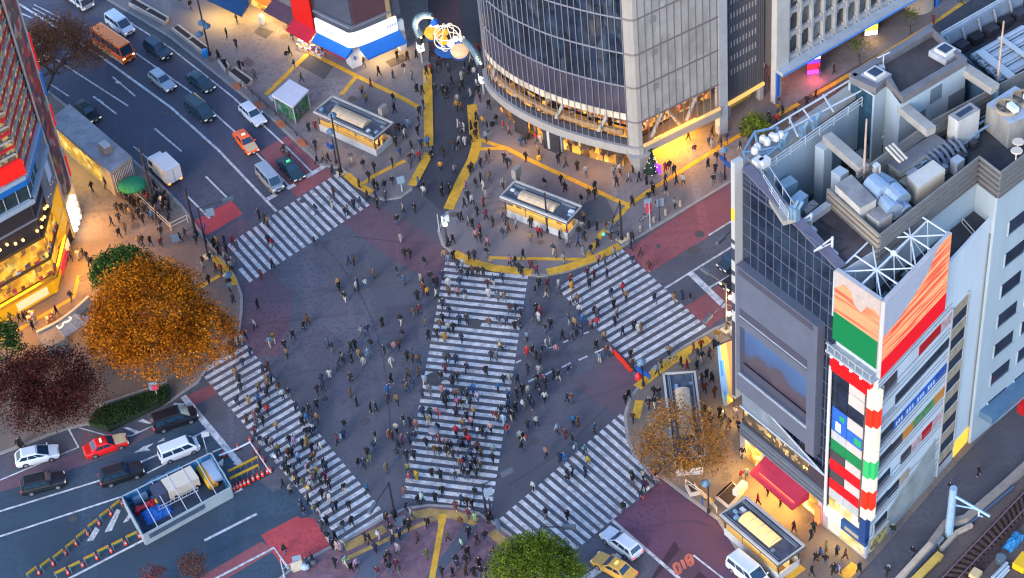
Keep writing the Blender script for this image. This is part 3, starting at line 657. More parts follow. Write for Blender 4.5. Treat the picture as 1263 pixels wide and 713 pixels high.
# white street face with strips of windows
mbw, mbs_, mbg = MB(), {}, MB()
strips = [(22.6, 'k..RRr...'), (19.3, '.wwWWww'), (15.9, 'wbBBBbb'), (12.7, 'wkoGGo'), (11.4, ''), (9.4, 'w.krRrw'), (6.2, 'wwc..'), (3.1, 'w')]
sm = {'w': DGL, 'W': DGL, 'k': M('window_brown', (.06, .045, .05), .3, 0, .4, 1), 'R': E('strip_red', (.6, .015, .02), .25), 'r': M('strip_red_white', (.55, .35, .33), .5, 0, .5, 2), 'b': M('strip_blue', (.015, .085, .33), .4, 0, .3, 2), 'B': M('strip_blue2', (.02, .12, .45), .4, 0, .3, 2), 'o': E('strip_amber', (.55, .24, .04), .4), 'G': M('strip_green', (.10, .25, .09), .5, 0, .6, 2), 'c': RUST}
names = {'w': 'window', 'W': 'window', 'k': 'window', 'R': 'red_sign', 'r': 'faded_sign', 'b': 'blue_sign', 'B': 'blue_sign', 'o': 'lit_window', 'G': 'green_sign', 'c': 'window'}
for zc, s_ in strips:
    if not s_: continue
    n = 6
    for i in range(n):
        ch = s_[i] if i < len(s_) else '.'
        u0, u1 = (.9, 3.25) if i == 0 else (3.35+(i-1)*1.84, 3.35+i*1.84-.10)
        if ch == '.': continue
        WR.rect(mbs_.setdefault(ch, MB()), u0, u1, zc-.75 if i == 0 else zc-.6, zc+.75 if i == 0 else zc+.6, .03, .09)
        if ch in 'bB' and i < 5:
            for q in range(3): WR.rect(mbg, u0+.3+q*.45, u0+.55+q*.45, zc-.3, zc+.25, .045, .03)
for ch, mb in mbs_.items(): each(mb, names[ch], sm[ch], mag)
each(mbg, 'sign_letter', M('letter_pale', (.55, .65, .75), .6), mag)
mb = MB()
for k in range(8):
    z = 24.4-k*3.2
    for dz in (0, -.55, -2.9+.55): WR.rect(mb, .05, 12.4, z+dz-.03, z+dz+.03, .035, .05)
mb.obj('cladding_joints', M('joint_grey', (.30, .33, .36), .7), mag)
mb = MB()
for k in range(7): WR.rect(mb, .75, .95, 21.9-k*3.2, 23.4-k*3.2, .12, .1); WR.rect(mb, .8, 3.3, 21.65-k*3.2, 21.75-k*3.2, .3, .3)
each(mb, 'window_sill', CONC, mag)
mb = MB(); WR.poly(mb, [(1.2, 0), (12.1, 0), (11.6, 6.6), (3.4, 3.6), (3.3, 1.6), (1.2, 1.4)], .05, .1); mb.obj('render_panel', M('grey_render', (.30, .31, .29), .85, 0, .3, .5, .1), mag)
mb = MB(); WR.rect(mb, .6, 3.1, .3, 2.0, .09, .1); mb.obj('mural', MULTI('mural_leaves', [(.45, .30, .06), (.25, .16, .06), (.5, .4, .14), (.12, .10, .08)], (2.5, 2.5, 2.5)), mag)
mb, mc = MB(), MB()
for k in range(8):
    z = 22.1-k*2.9; WR.rect(mb, 12.75, 15.3, z-1.45, z-.1, .02, .1); WR.rect(mc, 12.75, 15.3, z+.05, z+1.15, .06, .12)
each(mb, 'window', DGL, mag); each(mc, 'spandrel', RUST, mag)
mb = MB(); WR.rect(mb, 12.5, 12.7, -.5, 23.6, .09, .12); WR.rect(mb, 15.35, 15.5, 2, 23.6, .09, .12); WR.rect(mb, 12.6, 15.4, 0, .0+1.3, .05, .1); each(mb, 'trim', CONC, mag)
mb = MB(); WR.rect(mb, 15.7, 18.4, .1, 2.3, .03, .1); each(mb, 'shop_window', E('shop_yellow', (1, .55, .06), .9), mag)
mb = MB()
WR.rect(mb, 10.6, 20.4, 29, 30.4, .0, .3); mb.obox(WR.p(20.4, 28.9, 0), -WR.n*6, -WR.d*.3, V((0, 0, 1.5))); each(mb, 'parapet', WHITEW, mag)
# taller wing on the far right
mb = MB(); WX = Wall(V((U2.x, U2.y, 0)), V((U3.x, U3.y, 0)))
upin = WX.n*-9
mb.prism([V((up0.x, up0.y, 0)), V((up1.x, up1.y, 0)), V((U2.x, U2.y, 0)), V((U3.x, U3.y, 0)), V((U3.x, U3.y, 0))+upin*2.2, g(1160, 165, 34.5).xy.to_3d()], 28.6, 33.6, 0, 1)
mb.obj('upper_wall', [BLUEW, DECK2], mag)
mb = MB(); WX.rect(mb, 0, WX.L, 0, 33.6, .02, .3); mb.obj('wing_wall', BLUEW, mag)
mb = MB(); mc = MB()
for k in range(7):
    z = 28.6-k*4.05
    for j in range(3):
        u = 2.2+j*4.2; WX.rect(mb, u, u+3.0, z-1.5, z+.2, .045, .06); WX.rect(mc, u-.1, u, z-1.6, z+.3, .16, .2); WX.rect(mc, u-.1, u+3.1, z-1.62, z-1.5, .16, .2)
each(mb, 'window', DGL, mag); each(mc, 'window_frame', BLUEW, mag)
mb = MB(); mb.obox(WX.p(1.0, 3.4, 0), WX.d*26, WX.n*1.6, V((0, 0, .9))); mb.obj('canopy', M('canopy_blue', (.09, .17, .26), .5, .1, .2, 1), mag)
mb = MB(); WX.rect(mb, 5.2, 6.6, 1.9, 3.2, 2.6, 1.0); each(mb, 'red_sign', E('hanging_red', (.5, .015, .02), .5), mag)
# roof deck at the front, low parapet of the pit
mb = MB()
front = [WD.p(WD.L*.38, 0, -.25), WD.p(WD.L-.1, 0, -.25), WC.p(0, 0, -.5), g(1043, 331, ZD).xy.to_3d(), g(1084, 305, ZD).xy.to_3d(), g(1020, 246, ZD).xy.to_3d(), g(985, 276, ZD).xy.to_3d()]
mb.prism(front, 29, ZD, 0, 1); mb.obj('roof_terrace', [WHITEW, DECK], mag)
mb = MB(); mb.wall(gs([(980, 281), (1022, 250)], 35.2), 34.4, 35.2, .6); each(mb, 'parapet', CONC, mag)
def zbox(pts, z1, z0, mats, name, parent=mag, mt=None):
    mb = MB(); mb.prism(gs(pts, z1), z0, z1, 0, 0 if mt is None else mt); return mb.obj(name, mats, parent)
# plant enclosure with louvred walls
mb = MB(); mb.prism(gs([(1022, 234), (1085, 290), (1208, 193), (1234, 213), (1330, 140), (1290, 60), (1250, 70), (1058, 214)], ZL), 33.65, ZD, 0, 0); mb.obj('plant_deck', DECK2, mag)
LOUV = M('louvre_beige', (.30, .24, .18), .7, 0, .25, 1.5, 0, .3, (.4, .4, 6))
LOUV2 = M('louvre_grey', (.17, .165, .165), .7, .1, .2, 1.5, 0, .3, (.4, .4, 6))
for nm, pts, m_, zt in (('louvre_screen', [(1021, 233), (1085, 290)], LOUV, ZL), ('louvre_screen', [(1085, 290), (1208, 193), (1234, 213), (1330, 140)], LOUV2, ZL), ('louvre_screen', [(1057, 214), (1150, 149), (1263, 88), (1330, 50)], LOUV2, 37.2)):
    mb = MB(); mb.wall(gs(pts, zt), 33.3, zt, .25); o = mb.obj(nm, m_, mag)
    mb = MB(); q = gs(pts, zt+.12)
    for a, b_ in zip(q, q[1:]):
        for k in range(5): mb.obox(a-V((0, 0, .5+k*.62)), b_-a, (b_-a).cross(UP).normalized()*.17, V((0, 0, .09))); mb.obox(a-V((0, 0, .5+k*.62)), b_-a, -(b_-a).cross(UP).normalized()*.17, V((0, 0, .09)))
    mb.path(q, .09); mb.obj('slats', M('slat_metal', (.20, .185, .17), .6, .2, .2, 1), o)
for pts, z1, z0, mats, name in (
        ([(1030, 228), (1050, 215), (1081, 246), (1061, 257)], 37.2, 34.4, [M('unit_cream', (.44, .41, .36), .7, 0, .2, 1, 0, .3, (1, 1, .3)), M('unit_top', (.24, .22, .21), .8, 0, .3, .8)], 'air_handler'),
        ([(1069, 263), (1087, 252), (1101, 263), (1084, 274)], 36.4, 34.4, None, 'air_handler'),
        ([(1119, 218), (1151, 197), (1166, 209), (1132, 232)], 36.7, 34.4, [M('tank_cream', (.54, .46, .35), .7, 0, .25, .8, 0, .3, (1, 1, .3)), M('tank_top', (.55, .50, .42), .7, 0, .12, .8)], 'water_tank'),
        ([(1095, 201), (1152, 164), (1167, 174), (1110, 212)], 36.0, 34.5, [M('plat_side', (.40, .38, .33), .8, 0, .3, 1), M('plat_top', (.17, .17, .18), .8, 0, .25, .6)], 'duct_platform'),
        ([(1170, 142), (1197, 126), (1209, 135), (1182, 150)], 38.0, 34.4, [M('shaft_white', (.46, .44, .41), .7, 0, .2, .8, 0, .3, (1, 1, .3)), M('shaft_top', (.28, .25, .23), .8, 0, .2, 1)], 'vent_shaft'),
        ([(1217, 128), (1252, 106), (1300, 130), (1246, 153)], 37.4, 34.4, [M('chiller_side', (.32, .30, .27), .6, .1, .35, .7, 0, .3, (1, 1, .3)), M('chiller_top', (.38, .42, .48), .5, .2, .15, 1)], 'chiller'),
        ([(1172, 196), (1181, 190), (1190, 196), (1181, 203)], 36.0, 34.5, [STEEL, STEEL], 'control_box'), ([(1076, 202), (1081, 199), (1086, 203), (1081, 207)], 37.2, 35.4, [WHITEW, WHITEW], 'control_box'),
        ([(962, 223), (975, 216), (984, 224), (966, 233)], 34.6, 31, [M('ac_blue', (.34, .46, .52), .6, .1, .15, 1), M('ac_top', (.42, .54, .60), .6, .1, .15, 1)], 'condenser'), ([(974, 245), (987, 234), (997, 241), (983, 253)], 34.6, 31, None, 'condenser'),
        ([(988, 256), (1003, 246), (1010, 252), (995, 264)], 33.4, 31, [M('crate_beige', (.36, .29, .23), .8, 0, .3, 1), M('crate_beige2', (.42, .36, .31), .8, 0, .3, 1)], 'roof_hut')):
    if mats: last = mats
    zbox(pts, z1, z0, last, name, mag, 1)
mb = MB(); q = g(1190, 138, 39.0); c0 = gs([(1178, 141), (1196, 130), (1201, 134), (1184, 145)], 38.03); mb.sheet(c0, 38.03); mb.obj('vent_opening', DGL, mag)
def duct(px, py, z, px2, py2, z2, r, name='duct', mat=None): mb = MB(); mb.tube(g(px, py, z), g(px2, py2, z2), r, 14); mb.obj(name, mat or M('duct_blue', (.30, .38, .47), .35, .4, .1, 2), mag, smooth=False)
duct(1075, 225, 36.8, 1092, 240, 36.8, 1.0); duct(1092, 248, 36.2, 1104, 262, 36.2, .9); duct(1098, 236, 36.6, 1112, 250, 36.4, 1.05); duct(1084, 222, 36.2, 1100, 232, 36.4, .8); duct(1108, 252, 35.8, 1118, 262, 35.6, .7)
for i in range(34):
    x0 = 1112+random.random()*100; y0 = 190-(x0-1150)*.62+random.uniform(-8, 12); l = random.uniform(8, 26); z = random.uniform(34.8, 35.6)
    mb = MB(); a = g(x0, y0, z); b_ = g(x0+l, y0-l*.62, z); mb.path([a, b_, b_-V((0, 0, .6))], .12); mb.obj('pipe', BLUST if i % 2 else GALV, mag)
for i in range(7):
    mb = MB(); a = g(1140+i*6, 190-i*3.6, 36); mb.path([a, a+V((.5, -.6, -.3)), a+V((.9, -1.5, -.9))], .16); mb.obj('flexible_duct', M('duct_dark', (.10, .12, .16), .6), mag)
for i in range(6): mb = MB(); mb.tube(g(1116+i*4.4, 209-i*2.9, 35.5), g(1116+i*4.4, 209-i*2.9, 35.5)+WC.n*.04+V((.06, -.06, 0)), .3, 10); each(mb, 'vent_hole', BLK, mag)
for x, y in ((1242, 134), (1262, 123)):
    c = g(x, y, 37.4); mb = MB(); mb.lathe(c, [(1.15, 0), (1.15, .35), (1.0, .35), (1.0, .05)], 18); f = mb.obj('fan_shroud', RUST, mag)
    mb = MB()
    for k in range(5): a = 2*math.pi*k/5; e = V((math.cos(a), math.sin(a), 0)); t = V((-e.y, e.x, 0)); mb.quad(c+V((0, 0, .12)), c+e*.95-t*.22+V((0, 0, .08)), c+e*.95+t*.22+V((0, 0, .2)), c+t*.1+V((0, 0, .14)))
    mb.obj('fan_blades', M('fan_bronze', (.10, .075, .06), .6), f)
    mb = MB(); mb.box(c+V((.3, -.7, .65)), (.55, 1.1, .5), .4); mb.obj('fan_motor', M('motor_white', (.62, .64, .68), .5), f)
for x, y in ((1254, 186), (1256, 175)):
    c = g(x, y, 38.0); mb = MB(); mb.lathe(c, [(.1, -.3), (.55, 0), (.5, .08)], 12); mb.tube(c, c-V((0, 0, 1)), .06); mb.obj('dish', M('dish_tan', (.55, .44, .32), .6), mag)
mb = MB()
for k in range(3): a = g(1093+k*4, 182-k*2.4, 38.0); b_ = g(1110+k*4, 200-k*2.4, 38.0); mb.path([a, b_], .13)
each(mb, 'roof_beam', M('beam_cream', (.56, .46, .36), .7, 0, .2, 1), mag)
for i in range(16):
    x0 = random.uniform(1096, 1206); y0 = 262-(x0-1096)*.66-random.uniform(4, 34); mb = MB(); mb.box(g(x0, y0, 34.9), (random.uniform(.5, 1.3), random.uniform(.5, 1.0), random.uniform(.5, 1.3)), .62); mb.obj('roof_unit', random.choice([GALV, DARKM, STEEL, RUST, CONC]), mag)
for i in range(14):
    x0 = random.uniform(1040, 1115); y0 = 205-(x0-1040)*.72+random.uniform(-10, 10); mb = MB(); mb.box(g(x0, y0, 31), (random.uniform(.6, 1.6), random.uniform(.5, 1.2), random.uniform(.6, 1.6)), .62); mb.obj('pit_unit', random.choice([GALV, DARKM, BLUST, RUST, DARKM]), mag)
for i in range(10):
    x0 = random.uniform(992, 1060); y0 = 262+(x0-992)*.55+random.uniform(-14, 14); mb = MB(); a = g(x0, y0, 34.56); mb.ribbon([a, a+V((random.uniform(-2, 2), random.uniform(-2, 2), 0))], .07, 34.57+i*.002); mb.obj('roof_cable', BLK, mag)
# pit framed by concrete beams
def beam(pts, z, w=.9, h=.7, name='roof_beam', m=None): mb = MB(); mb.ribbon(gs(pts, z), w, z, 0, h); return mb.obj(name, m or M('beam_concrete', (.32, .29, .25), .8, 0, .25, .6), mag)
beam([(927, 198), (1062, 103)], 37.6, 1.5, .5); beam([(936, 212), (974, 271)], 37.0, 1.2, .5); beam([(1020, 165), (1066, 205)], 37.6, 1.0, .8); beam([(1112, 128), (1149, 158)], 38.3, 1.0, .8); beam([(1188, 80), (1228, 106)], 38.3, 1.0, .8)
mb = MB(); mb.wall(gs([(930, 214), (1000, 166), (1080, 110)], 37.0), 29, 37.05, .3); mb.obj('pit_wall', BLUEW, mag)
mb = MB(); mb.wall(gs([(919, 206), (1062, 108), (1066, 106)], 37.2), 0, 37.2, .5); each(mb, 'street_wall', M('street_side_wall', (.16, .165, .2), .6, .1, .2, .5), mag)
mb = MB(); mb.wall(gs([(1062, 90), (1150, 30)], 37.2), 0, 37.2, .4); each(mb, 'street_wall', M('street_side_wall', (.16, .165, .2), .6, .1, .2, .5), mag)
for x, y in ((1016, 182), (1036, 214)):
    c = g(x, y, 36.5); mb = MB(); mb.box((c.x, c.y, 33), (1.1, 1.1, 7.6), .65); each(mb, 'pit_column', BLUEW, mag)
mb = MB(); mb.prism(gs([(945, 222), (1018, 176), (1036, 190), (975, 235)], 31), 29.2, 30.8, 0, 0); mb.obj('pit_step', M('pit_beige', (.36, .34, .31), .8, 0, .3, .6), mag)
def railing(pts, z, h=1.1, n=3, name='railing', m=None, posts=8):
    mb = MB(); q = gs(pts, z); Ls = [(b_-a).length for a, b_ in zip(q, q[1:])]
    for k in range(n): mb.path([p+V((0, 0, h*(k+1)/n)) for p in q], .045, 4)
    for a, b_ in zip(q, q[1:]):
        c = max(1, int((b_-a).length/1.7))
        for i in range(c+1): p = a.lerp(b_, i/c); mb.tube(p, p+V((0, 0, h)), .045, 4)
    return mb.obj(name, m or M('rail_white', (.48, .48, .48), .5, .1), mag)
railing([(939, 217), (1063, 131)], 37.1); railing([(932, 211), (972, 273)], 37.2); railing([(946, 213), (985, 272)], 36.9, 1.1, 1); railing([(1176, 326), (1201, 297), (1186, 280)], 29.2, 1.1, 2)
# window cleaning rails and frames over the street edge
mb = MB()
for a, b_ in (((950, 158), (1050, 98)), ((962, 165), (1062, 112)), ((975, 143), (1020, 117)), ((973, 145), (984, 168)), ((1015, 117), (1028, 138)), ((990, 134), (1002, 150)), ((975, 143), (974, 152))):
    mb.path([g(*a, 38.5), g(*b_, 38.5)], .09, 5)
each(mb, 'gondola_rail', M('rail_white', (.48, .48, .48), .5, .1), mag)
mb = MB()
for a, b_ in (((931, 163), (959, 157)), ((931, 163), (917, 188)), ((917, 188), (921, 200)), ((931, 163), (936, 186)), ((959, 157), (962, 180)), ((936, 186), (962, 180)), ((917, 188), (936, 186)), ((945, 192), (962, 178)), ((936, 192), (950, 186))):
    mb.path([g(*a, 38.5), g(*b_, 38.3)], .13, 6)
for x, y in ((964, 182), (989, 168), (1004, 157), (977, 266), (982, 268)): p = g(x, y, 37.6); mb.box(p+V((0, 0, .4)), (.5, .5, 1.3), .6); mb.tube(p+V((0, 0, .5)), p+V((.5, -.2, 1.9)), .15)
each(mb, 'antenna_frame', M('frame_blue', (.17, .27, .36), .5, .2, .2, 2), mag)
for i, (x, y) in enumerate(((941, 176), (946, 179), (952, 173), (957, 174), (963, 171), (931, 190), (934, 186))):
    mb = MB(); p = g(x, y, 38.4); mb.lathe(p, [(.16, 0), (.34, .15), (.34, .6), (.2, .8)], 8); mb.obj('antenna', M('antenna_white', (.52, .51, .50), .5), mag)
for x, y in ((935, 200), (943, 200)): mb = MB(); mb.box(g(x, y, 38.3), (.9, .7, .8), .6); each(mb, 'floodlight', M('antenna_white', (.52, .51, .50), .5), mag)
for x, y, s_ in ((1000, 283, 1), (1026, 312, 1)):
    p = g(x, y, 34.6); mb = MB(); mb.box(p+V((0, 0, .15)), (.5, 1.2, .3), .5); mb.tube(p, p+V((0, 0, 1.9)), .12); mb.path([p+V((0, 0, 1.8)), p+V((-1.7, -.6, 1.0))], .08); mb.path([p+V((0, 0, 1.2)), p+V((-1.7, -.6, 1.0))], .08); mb.obj('davit', M('antenna_white', (.52, .51, .50), .5), mag)
for a, zb, zt in (((1065, 222), 36, 43.0), ((1229, 112), 36, 44), ((1084, 230), 36, 38.5)):
    p = g(*a, zb); mb = MB(); mb.tube(p, V((p.x, p.y, zt)), .13, 6, 0, .08); mb.obj('mast', M('mast_rust', (.42, .30, .23), .7, .1, .3, 1), mag)
# spiral stair
c = g(1092, 178, 31); mb = MB(); mb.tube(c, c+V((0, 0, 5.2)), .14, 8)
for k in range(18):
    a = 2.2+k*.36; e = V((math.cos(a), math.sin(a), 0)); t = V((-e.y, e.x, 0))*.3; z = V((0, 0, .3+k*.26)); mb.quad(c+z, c+z+e*1.35-t, c+z+e*1.35+t, c+z+V((0, 0, .01))); mb.tube(c+z+e*1.35, c+z+e*1.35+V((0, 0, .9)), .03, 4)
    if k: mb.tube(pe, c+z+e*1.35+V((0, 0, .9)), .035, 4)
    pe = c+z+e*1.35+V((0, 0, .9))
mb.obj('spiral_stair', M('stair_pale', (.52, .56, .56), .6, .1), mag)
# lift penthouse with its own sunken roof
ZP = 39.5
pp = [(1047, 91), (1150, 31), (1193, 72), (1111, 121), (1094, 98), (1079, 110)]
mb = MB(); mb.prism(gs(pp, ZP), 29, ZP-.7, 0, 1); ph = mb.obj('penthouse', [BLUEW, DECK], mag)
mb = MB(); q = gs([(1051, 92), (1149, 35), (1188, 72), (1112, 117), (1095, 95), (1081, 106), (1051, 92)], ZP); mb.ribbon(q, .75, ZP, 0, .75); each(mb, 'parapet', M('coping_grey', (.15, .135, .14), .8, 0, .2, .8), ph)
for x, y in ((1165, 69), (1079, 98)):
    p = g(x, y, ZP-.7); mb = MB(); mb.box(p+V((0, 0, .3)), (2.1, 2.1, .6), .62, 0); mb.box(p+V((0, 0, .7)), (1.4, 1.4, .35), .62, 1); mb.obj('roof_hatch', [CONC, M('hatch_cream', (.6, .55, .48), .6)], ph); mb = MB(); mb.box(p+V((0, 0, .89)), (1.05, 1.05, .04), .62); mb.obj('hatch_glass', DGL, ph)
p = g(1089, 84, ZP-.7); mb = MB(); mb.tube(p, p+V((0, 0, 1.6)), .05); mb.tube(p+V((-.6, -.3, 1.5)), p+V((.6, .3, 1.5)), .06); mb.box(p+V((-.2, -.2, .2)), (.6, .5, .4)); mb.obj('aerial', M('antenna_white', (.52, .51, .50), .5), ph)
WP = Wall(g(1111, 121, ZP), g(1193, 72, ZP)); mb = MB(); mc = MB()
for u0, u1, z0, z1 in ((2.0, 3.4, 35.0, 36.4), (3.9, 5.4, 36.6, 38.3), (6.4, 8.6, 33.6, 36.2)): WP.rect(mb, u0, u1, z0, z1, .03, .06)
each(mb, 'window', M('window_greyblue', (.13, .16, .19), .3), ph)
WG = Wall(g(1047, 91, ZP), g(1079, 110, ZP)); mb = MB(); WG.rect(mb, .3, WG.L-.2, 31, 38.6, .03, .06); mb.obj('glazing', GLASS('teal_glazing', (.02, .06, .09), .1, .8, .5, .6), ph)
# roof behind with long pipe racks
mb = MB(); mb.prism(gs([(1194, 76), (1152, 30), (1215, -12), (1330, -70), (1400, 20), (1232, 112)], 35.4), 29, 35.4, 0, 0); mb.obj('roof_deck', DECK2, mag)
mb = MB(); mb.wall(gs([(1160, 45), (1262, -14)], 37.6), 29, 37.6, .4); o = each(mb, 'parapet', M('parapet_bluegrey', (.22, .25, .30), .7, 0, .15, .6), mag)
mb = MB()
for i in range(5): p = g(1168+i*19.3, 46-i*11.2, 37.5); q = g(1172+i*19.3, 63-i*11.2, 35.6); mb.path([p, q], .12)
mb.path(gs([(1160, 41), (1232, 0), (1262, -17)], 38.6), .08); mb.path(gs([(1160, 44), (1232, 3), (1262, -14)], 38.0), .08); each(mb, 'stay', STEEL, mag)
mb = MB(); mb.prism(gs([(1190, 68), (1180, 62), (1226, 101), (1232, 112)], 37.8), 33, 37.8, 0, 0); mb.obj('blue_screen_wall', M('wall_deepblue', (.06, .13, .21), .6, 0, .2, .6), mag)
for i in range(11):
    mb = MB(); a = g(1199+i*3.4, 70+i*3.0, 36.4); b_ = g(1262+i*3.4, 34+i*3.0, 36.4); mb.path([a, b_], .14 if i % 3 else .28); mb.obj('roof_pipe', M('pipe_bluewhite', (.36, .40, .44), .5, .2, .15, 1), mag)
mb = MB(); mb.ribbon(gs([(1208, 62), (1250, 96)], 36.8), .9, 36.8, 0, .15); mb.ribbon(gs([(1233, 45), (1276, 76)], 36.8), .5, 36.8, 0, .15); each(mb, 'walkway', M('grating', (.45, .47, .46), .6, .2), mag)
for i in range(6): mb = MB(); mb.box(g(1186+i*18, 58-i*10, 35.8), (1.3, 1.0, .9), .6); mb.obj('roof_unit', BLK if i % 2 else DARKM, mag)
# space frame between the two billboards
tr = MB(); zt, zb = 34.6, 31.6
c00, c10, c11 = WC.p(0, zt, .2), WC.p(5.2, zt, .2), WR.p(10.3, zt, .2); c01 = c00+(c11-c10)
def bil(u, v, dz=0): return c10.lerp(c11, u).lerp(c00.lerp(c01, u), v)+V((0, 0, dz))
NU, NV = 4, 2
for i in range(NU+1):
    for j in range(NV+1):
        if i < NU: tr.tube(bil(i/NU, j/NV), bil((i+1)/NU, j/NV), .085, 5)
        if j < NV: tr.tube(bil(i/NU, j/NV), bil(i/NU, (j+1)/NV), .085, 5)
        if i < NU and j < NV:
            s_ = (i+j) % 2
            tr.tube(bil((i+s_)/NU, j/NV), bil((i+1-s_)/NU, (j+1)/NV), .07, 5)
            m_ = bil((i+.5)/NU, (j+.5)/NV, zb-zt)
            for a in (0, 1):
                for b_ in (0, 1): tr.tube(m_, bil((i+a)/NU, (j+b_)/NV), .055, 4)
tr.ball(bil(.5, .5), .3); tr.obj('space_frame', M('frame_white', (.66, .68, .70), .5, .1), mag)
mb = MB(); mb.wall([bil(0, 1.06), bil(1, 1.06)], 29, 34.4, .2); mb.obj('back_wall', BLUEW, mag)
for i in range(5): mb = MB(); q = WR.p(1.5+i*1.7, 29.1, -2.5); mb.box(q+V((0, 0, .4)), (.9, .9, .8), .8); mb.obj('roof_unit', GALV, mag)
# ------------------------------------------------------------ round glass tower
qf = thing('glass_tower', 'tall tower with curved dark glass front, pale panelled side and glowing cafe floor', 'building', tuple(g(789, 212)))
ZB = 3.2
cv = gs([(600, 92), (601.5, 104), (608.5, 116), (623.7, 129.6), (640, 141), (657, 150), (674, 158), (691, 165), (708, 170.5), (725, 175.5), (742, 180), (758, 184), (775, 187.5)], ZB)
# smooth the measured outline
def smooth(p, it=2):
    for _ in range(it):
        q = [p[0]]
        for a, b in zip(p, p[1:]): q += [a.lerp(b, .25), a.lerp(b, .75)]
        p = q+[p[-1]]
    return p
cv = [V((p.x, p.y, 0)) for p in smooth(cv)]
corner = [V((p.x, p.y, 0)) for p in gs([(776, 187.6), (782, 189.6), (788, 190), (793, 188.6)], ZB)]
rgt = [V((p.x, p.y, 0)) for p in gs([(793, 188.6), (886, 143), (897, 137.5)], ZB)]
QR = Wall(rgt[0], rgt[2]); QT = 44
back = [V((rgt[2].x-2, rgt[2].y+14, 0)), V((cv[0].x+1, cv[0].y+16, 0))]
def offs(pts, d):
    out = []
    for i, p in enumerate(pts):
        t = pts[min(i+1, len(pts)-1)]-pts[max(i-1, 0)]; t.normalize(); n = V((t.y, -t.x, 0)); out.append(p+n*d)
    return out
def resample(pts, n):
    L = [0]
    for a, b in zip(pts, pts[1:]): L.append(L[-1]+(b-a).length)
    out = []; k = 0
    for i in range(n+1):
        s_ = L[-1]*i/n
        while k < len(L)-2 and L[k+1] < s_: k += 1
        out.append(pts[k].lerp(pts[k+1], (s_-L[k])/max(1e-9, L[k+1]-L[k])))
    return out
NM = 30
cvr = resample(cv, NM)
def skin(mb, pts, z0, z1, o=0., th=.25, m=0):
    q = offs(pts, o); mb.ribbon([V((p.x, p.y, z1)) for p in [a.lerp(b, .5) for a, b in zip(offs(pts, o), offs(pts, o-th))]], th, None, m, z1-z0)
QGL = MULTI('tower_glazing', [(.014, .022, .040), (.020, .031, .054), (.011, .018, .034), (.036, .046, .064), (.016, .026, .048), (.013, .016, .024)], (.9, .9, .21), .16, .6)
QGL2 = GLASS('tower_glazing_low', (.055, .050, .075), .12, .8, .4, .2)
mb = MB(); skin(mb, cvr, 12.9, QT, 0, .2); mb.obj('glazing', QGL, qf)
mb = MB(); skin(mb, cvr, 8.9, 12.9, 0, .2); mb.obj('glazing', QGL2, qf)
mb = MB()
for p in offs(cvr, .1): mb.tube(p+V((0, 0, 3.4)), p+V((0, 0, QT)), .06, 4)
mb.obj('mullions', M('mullion_brass', (.30, .31, .36), .4, .5), qf)
for z in (12.9, 17.6, 22.4, 27.2, 32, 36.8):
    mb = MB(); skin(mb, cvr, z-.08, z+.08, .09, .1); mb.obj('floor_line', M('line_brass', (.36, .36, .40), .4, .5), qf)
mb = MB(); skin(mb, cvr, 8.0, 8.9, .06, .2); mb.obj('cream_band', MULTI('band_cream', [(.50, .42, .31), (.40, .33, .25), (.55, .48, .37)], (1.6, 1.6, .2)), qf)
mb = MB(); skin(mb, cvr, 3.2, 4.3, .45, .5); skin(mb, corner, 3.2, 4.3, .45, .5); mb.obj('white_band', M('band_white', (.36, .335, .31), .5, .2, .12, 1), qf)
mb = MB(); skin(mb, cvr, 4.3, 5.2, .05, .2); mb.obj('sill_band', DARKM, qf)
# cafe floor: lit room with counter, pillars in V and guests
CAFE = SHOP('cafe_interior', [(.05, .02, .008), (.9, .42, .05), (.10, .04, .012), (.35, .18, .06), (.04, .02, .02), (.75, .5, .25), (.09, .045, .02), (.5, .10, .05)], 1.0, (2.8, 2.8, 1.7))
mb = MB(); skin(mb, cvr, 5.0, 8.0, -2.6, .1); mb.obj('cafe_wall', CAFE, qf)
mb = MB(); q = offs(cvr, -.2); r_ = offs(cvr, -2.6)
for i in range(NM): mb.quad(q[i]+V((0, 0, 4.6)), q[i+1]+V((0, 0, 4.6)), r_[i+1]+V((0, 0, 4.6)), r_[i]+V((0, 0, 4.6)))
mb.obj('cafe_floor', SHOP('cafe_floor', [(.8, .32, .03), (.95, .45, .06), (.5, .18, .02), (.2, .08, .02)], .9, (.8, .8, .8)), qf)
mb = MB(); skin(mb, cvr[2:-1], 5.1, 5.75, -.5, .45); mb.obj('cafe_counter', M('counter_wood', (.38, .22, .10), .6), qf)
mb = MB()
for i in range(46):
    k = random.uniform(1, NM-2); p = q[int(k)].lerp(r_[int(k)], random.uniform(.15, .9)); mb.box(p+UP*(4.6+.45), (.42, .42, .9), random.random()*3, i % 3)
each(mb, 'cafe_furniture', [M('cafe_dark', (.03, .02, .02), .7), M('cafe_brown', (.16, .08, .04), .7), M('cafe_cream', (.45, .36, .28), .7)], qf)
mb = MB()
for f in (.15, .62, .86):
    i = int(f*NM); mb.tube(q[i]+V((0, 0, 4.5)), q[min(NM, i+2)]+V((0, 0, 8)), .22, 6)
each(mb, 'brace', M('brace_white', (.40, .36, .31), .5), qf)
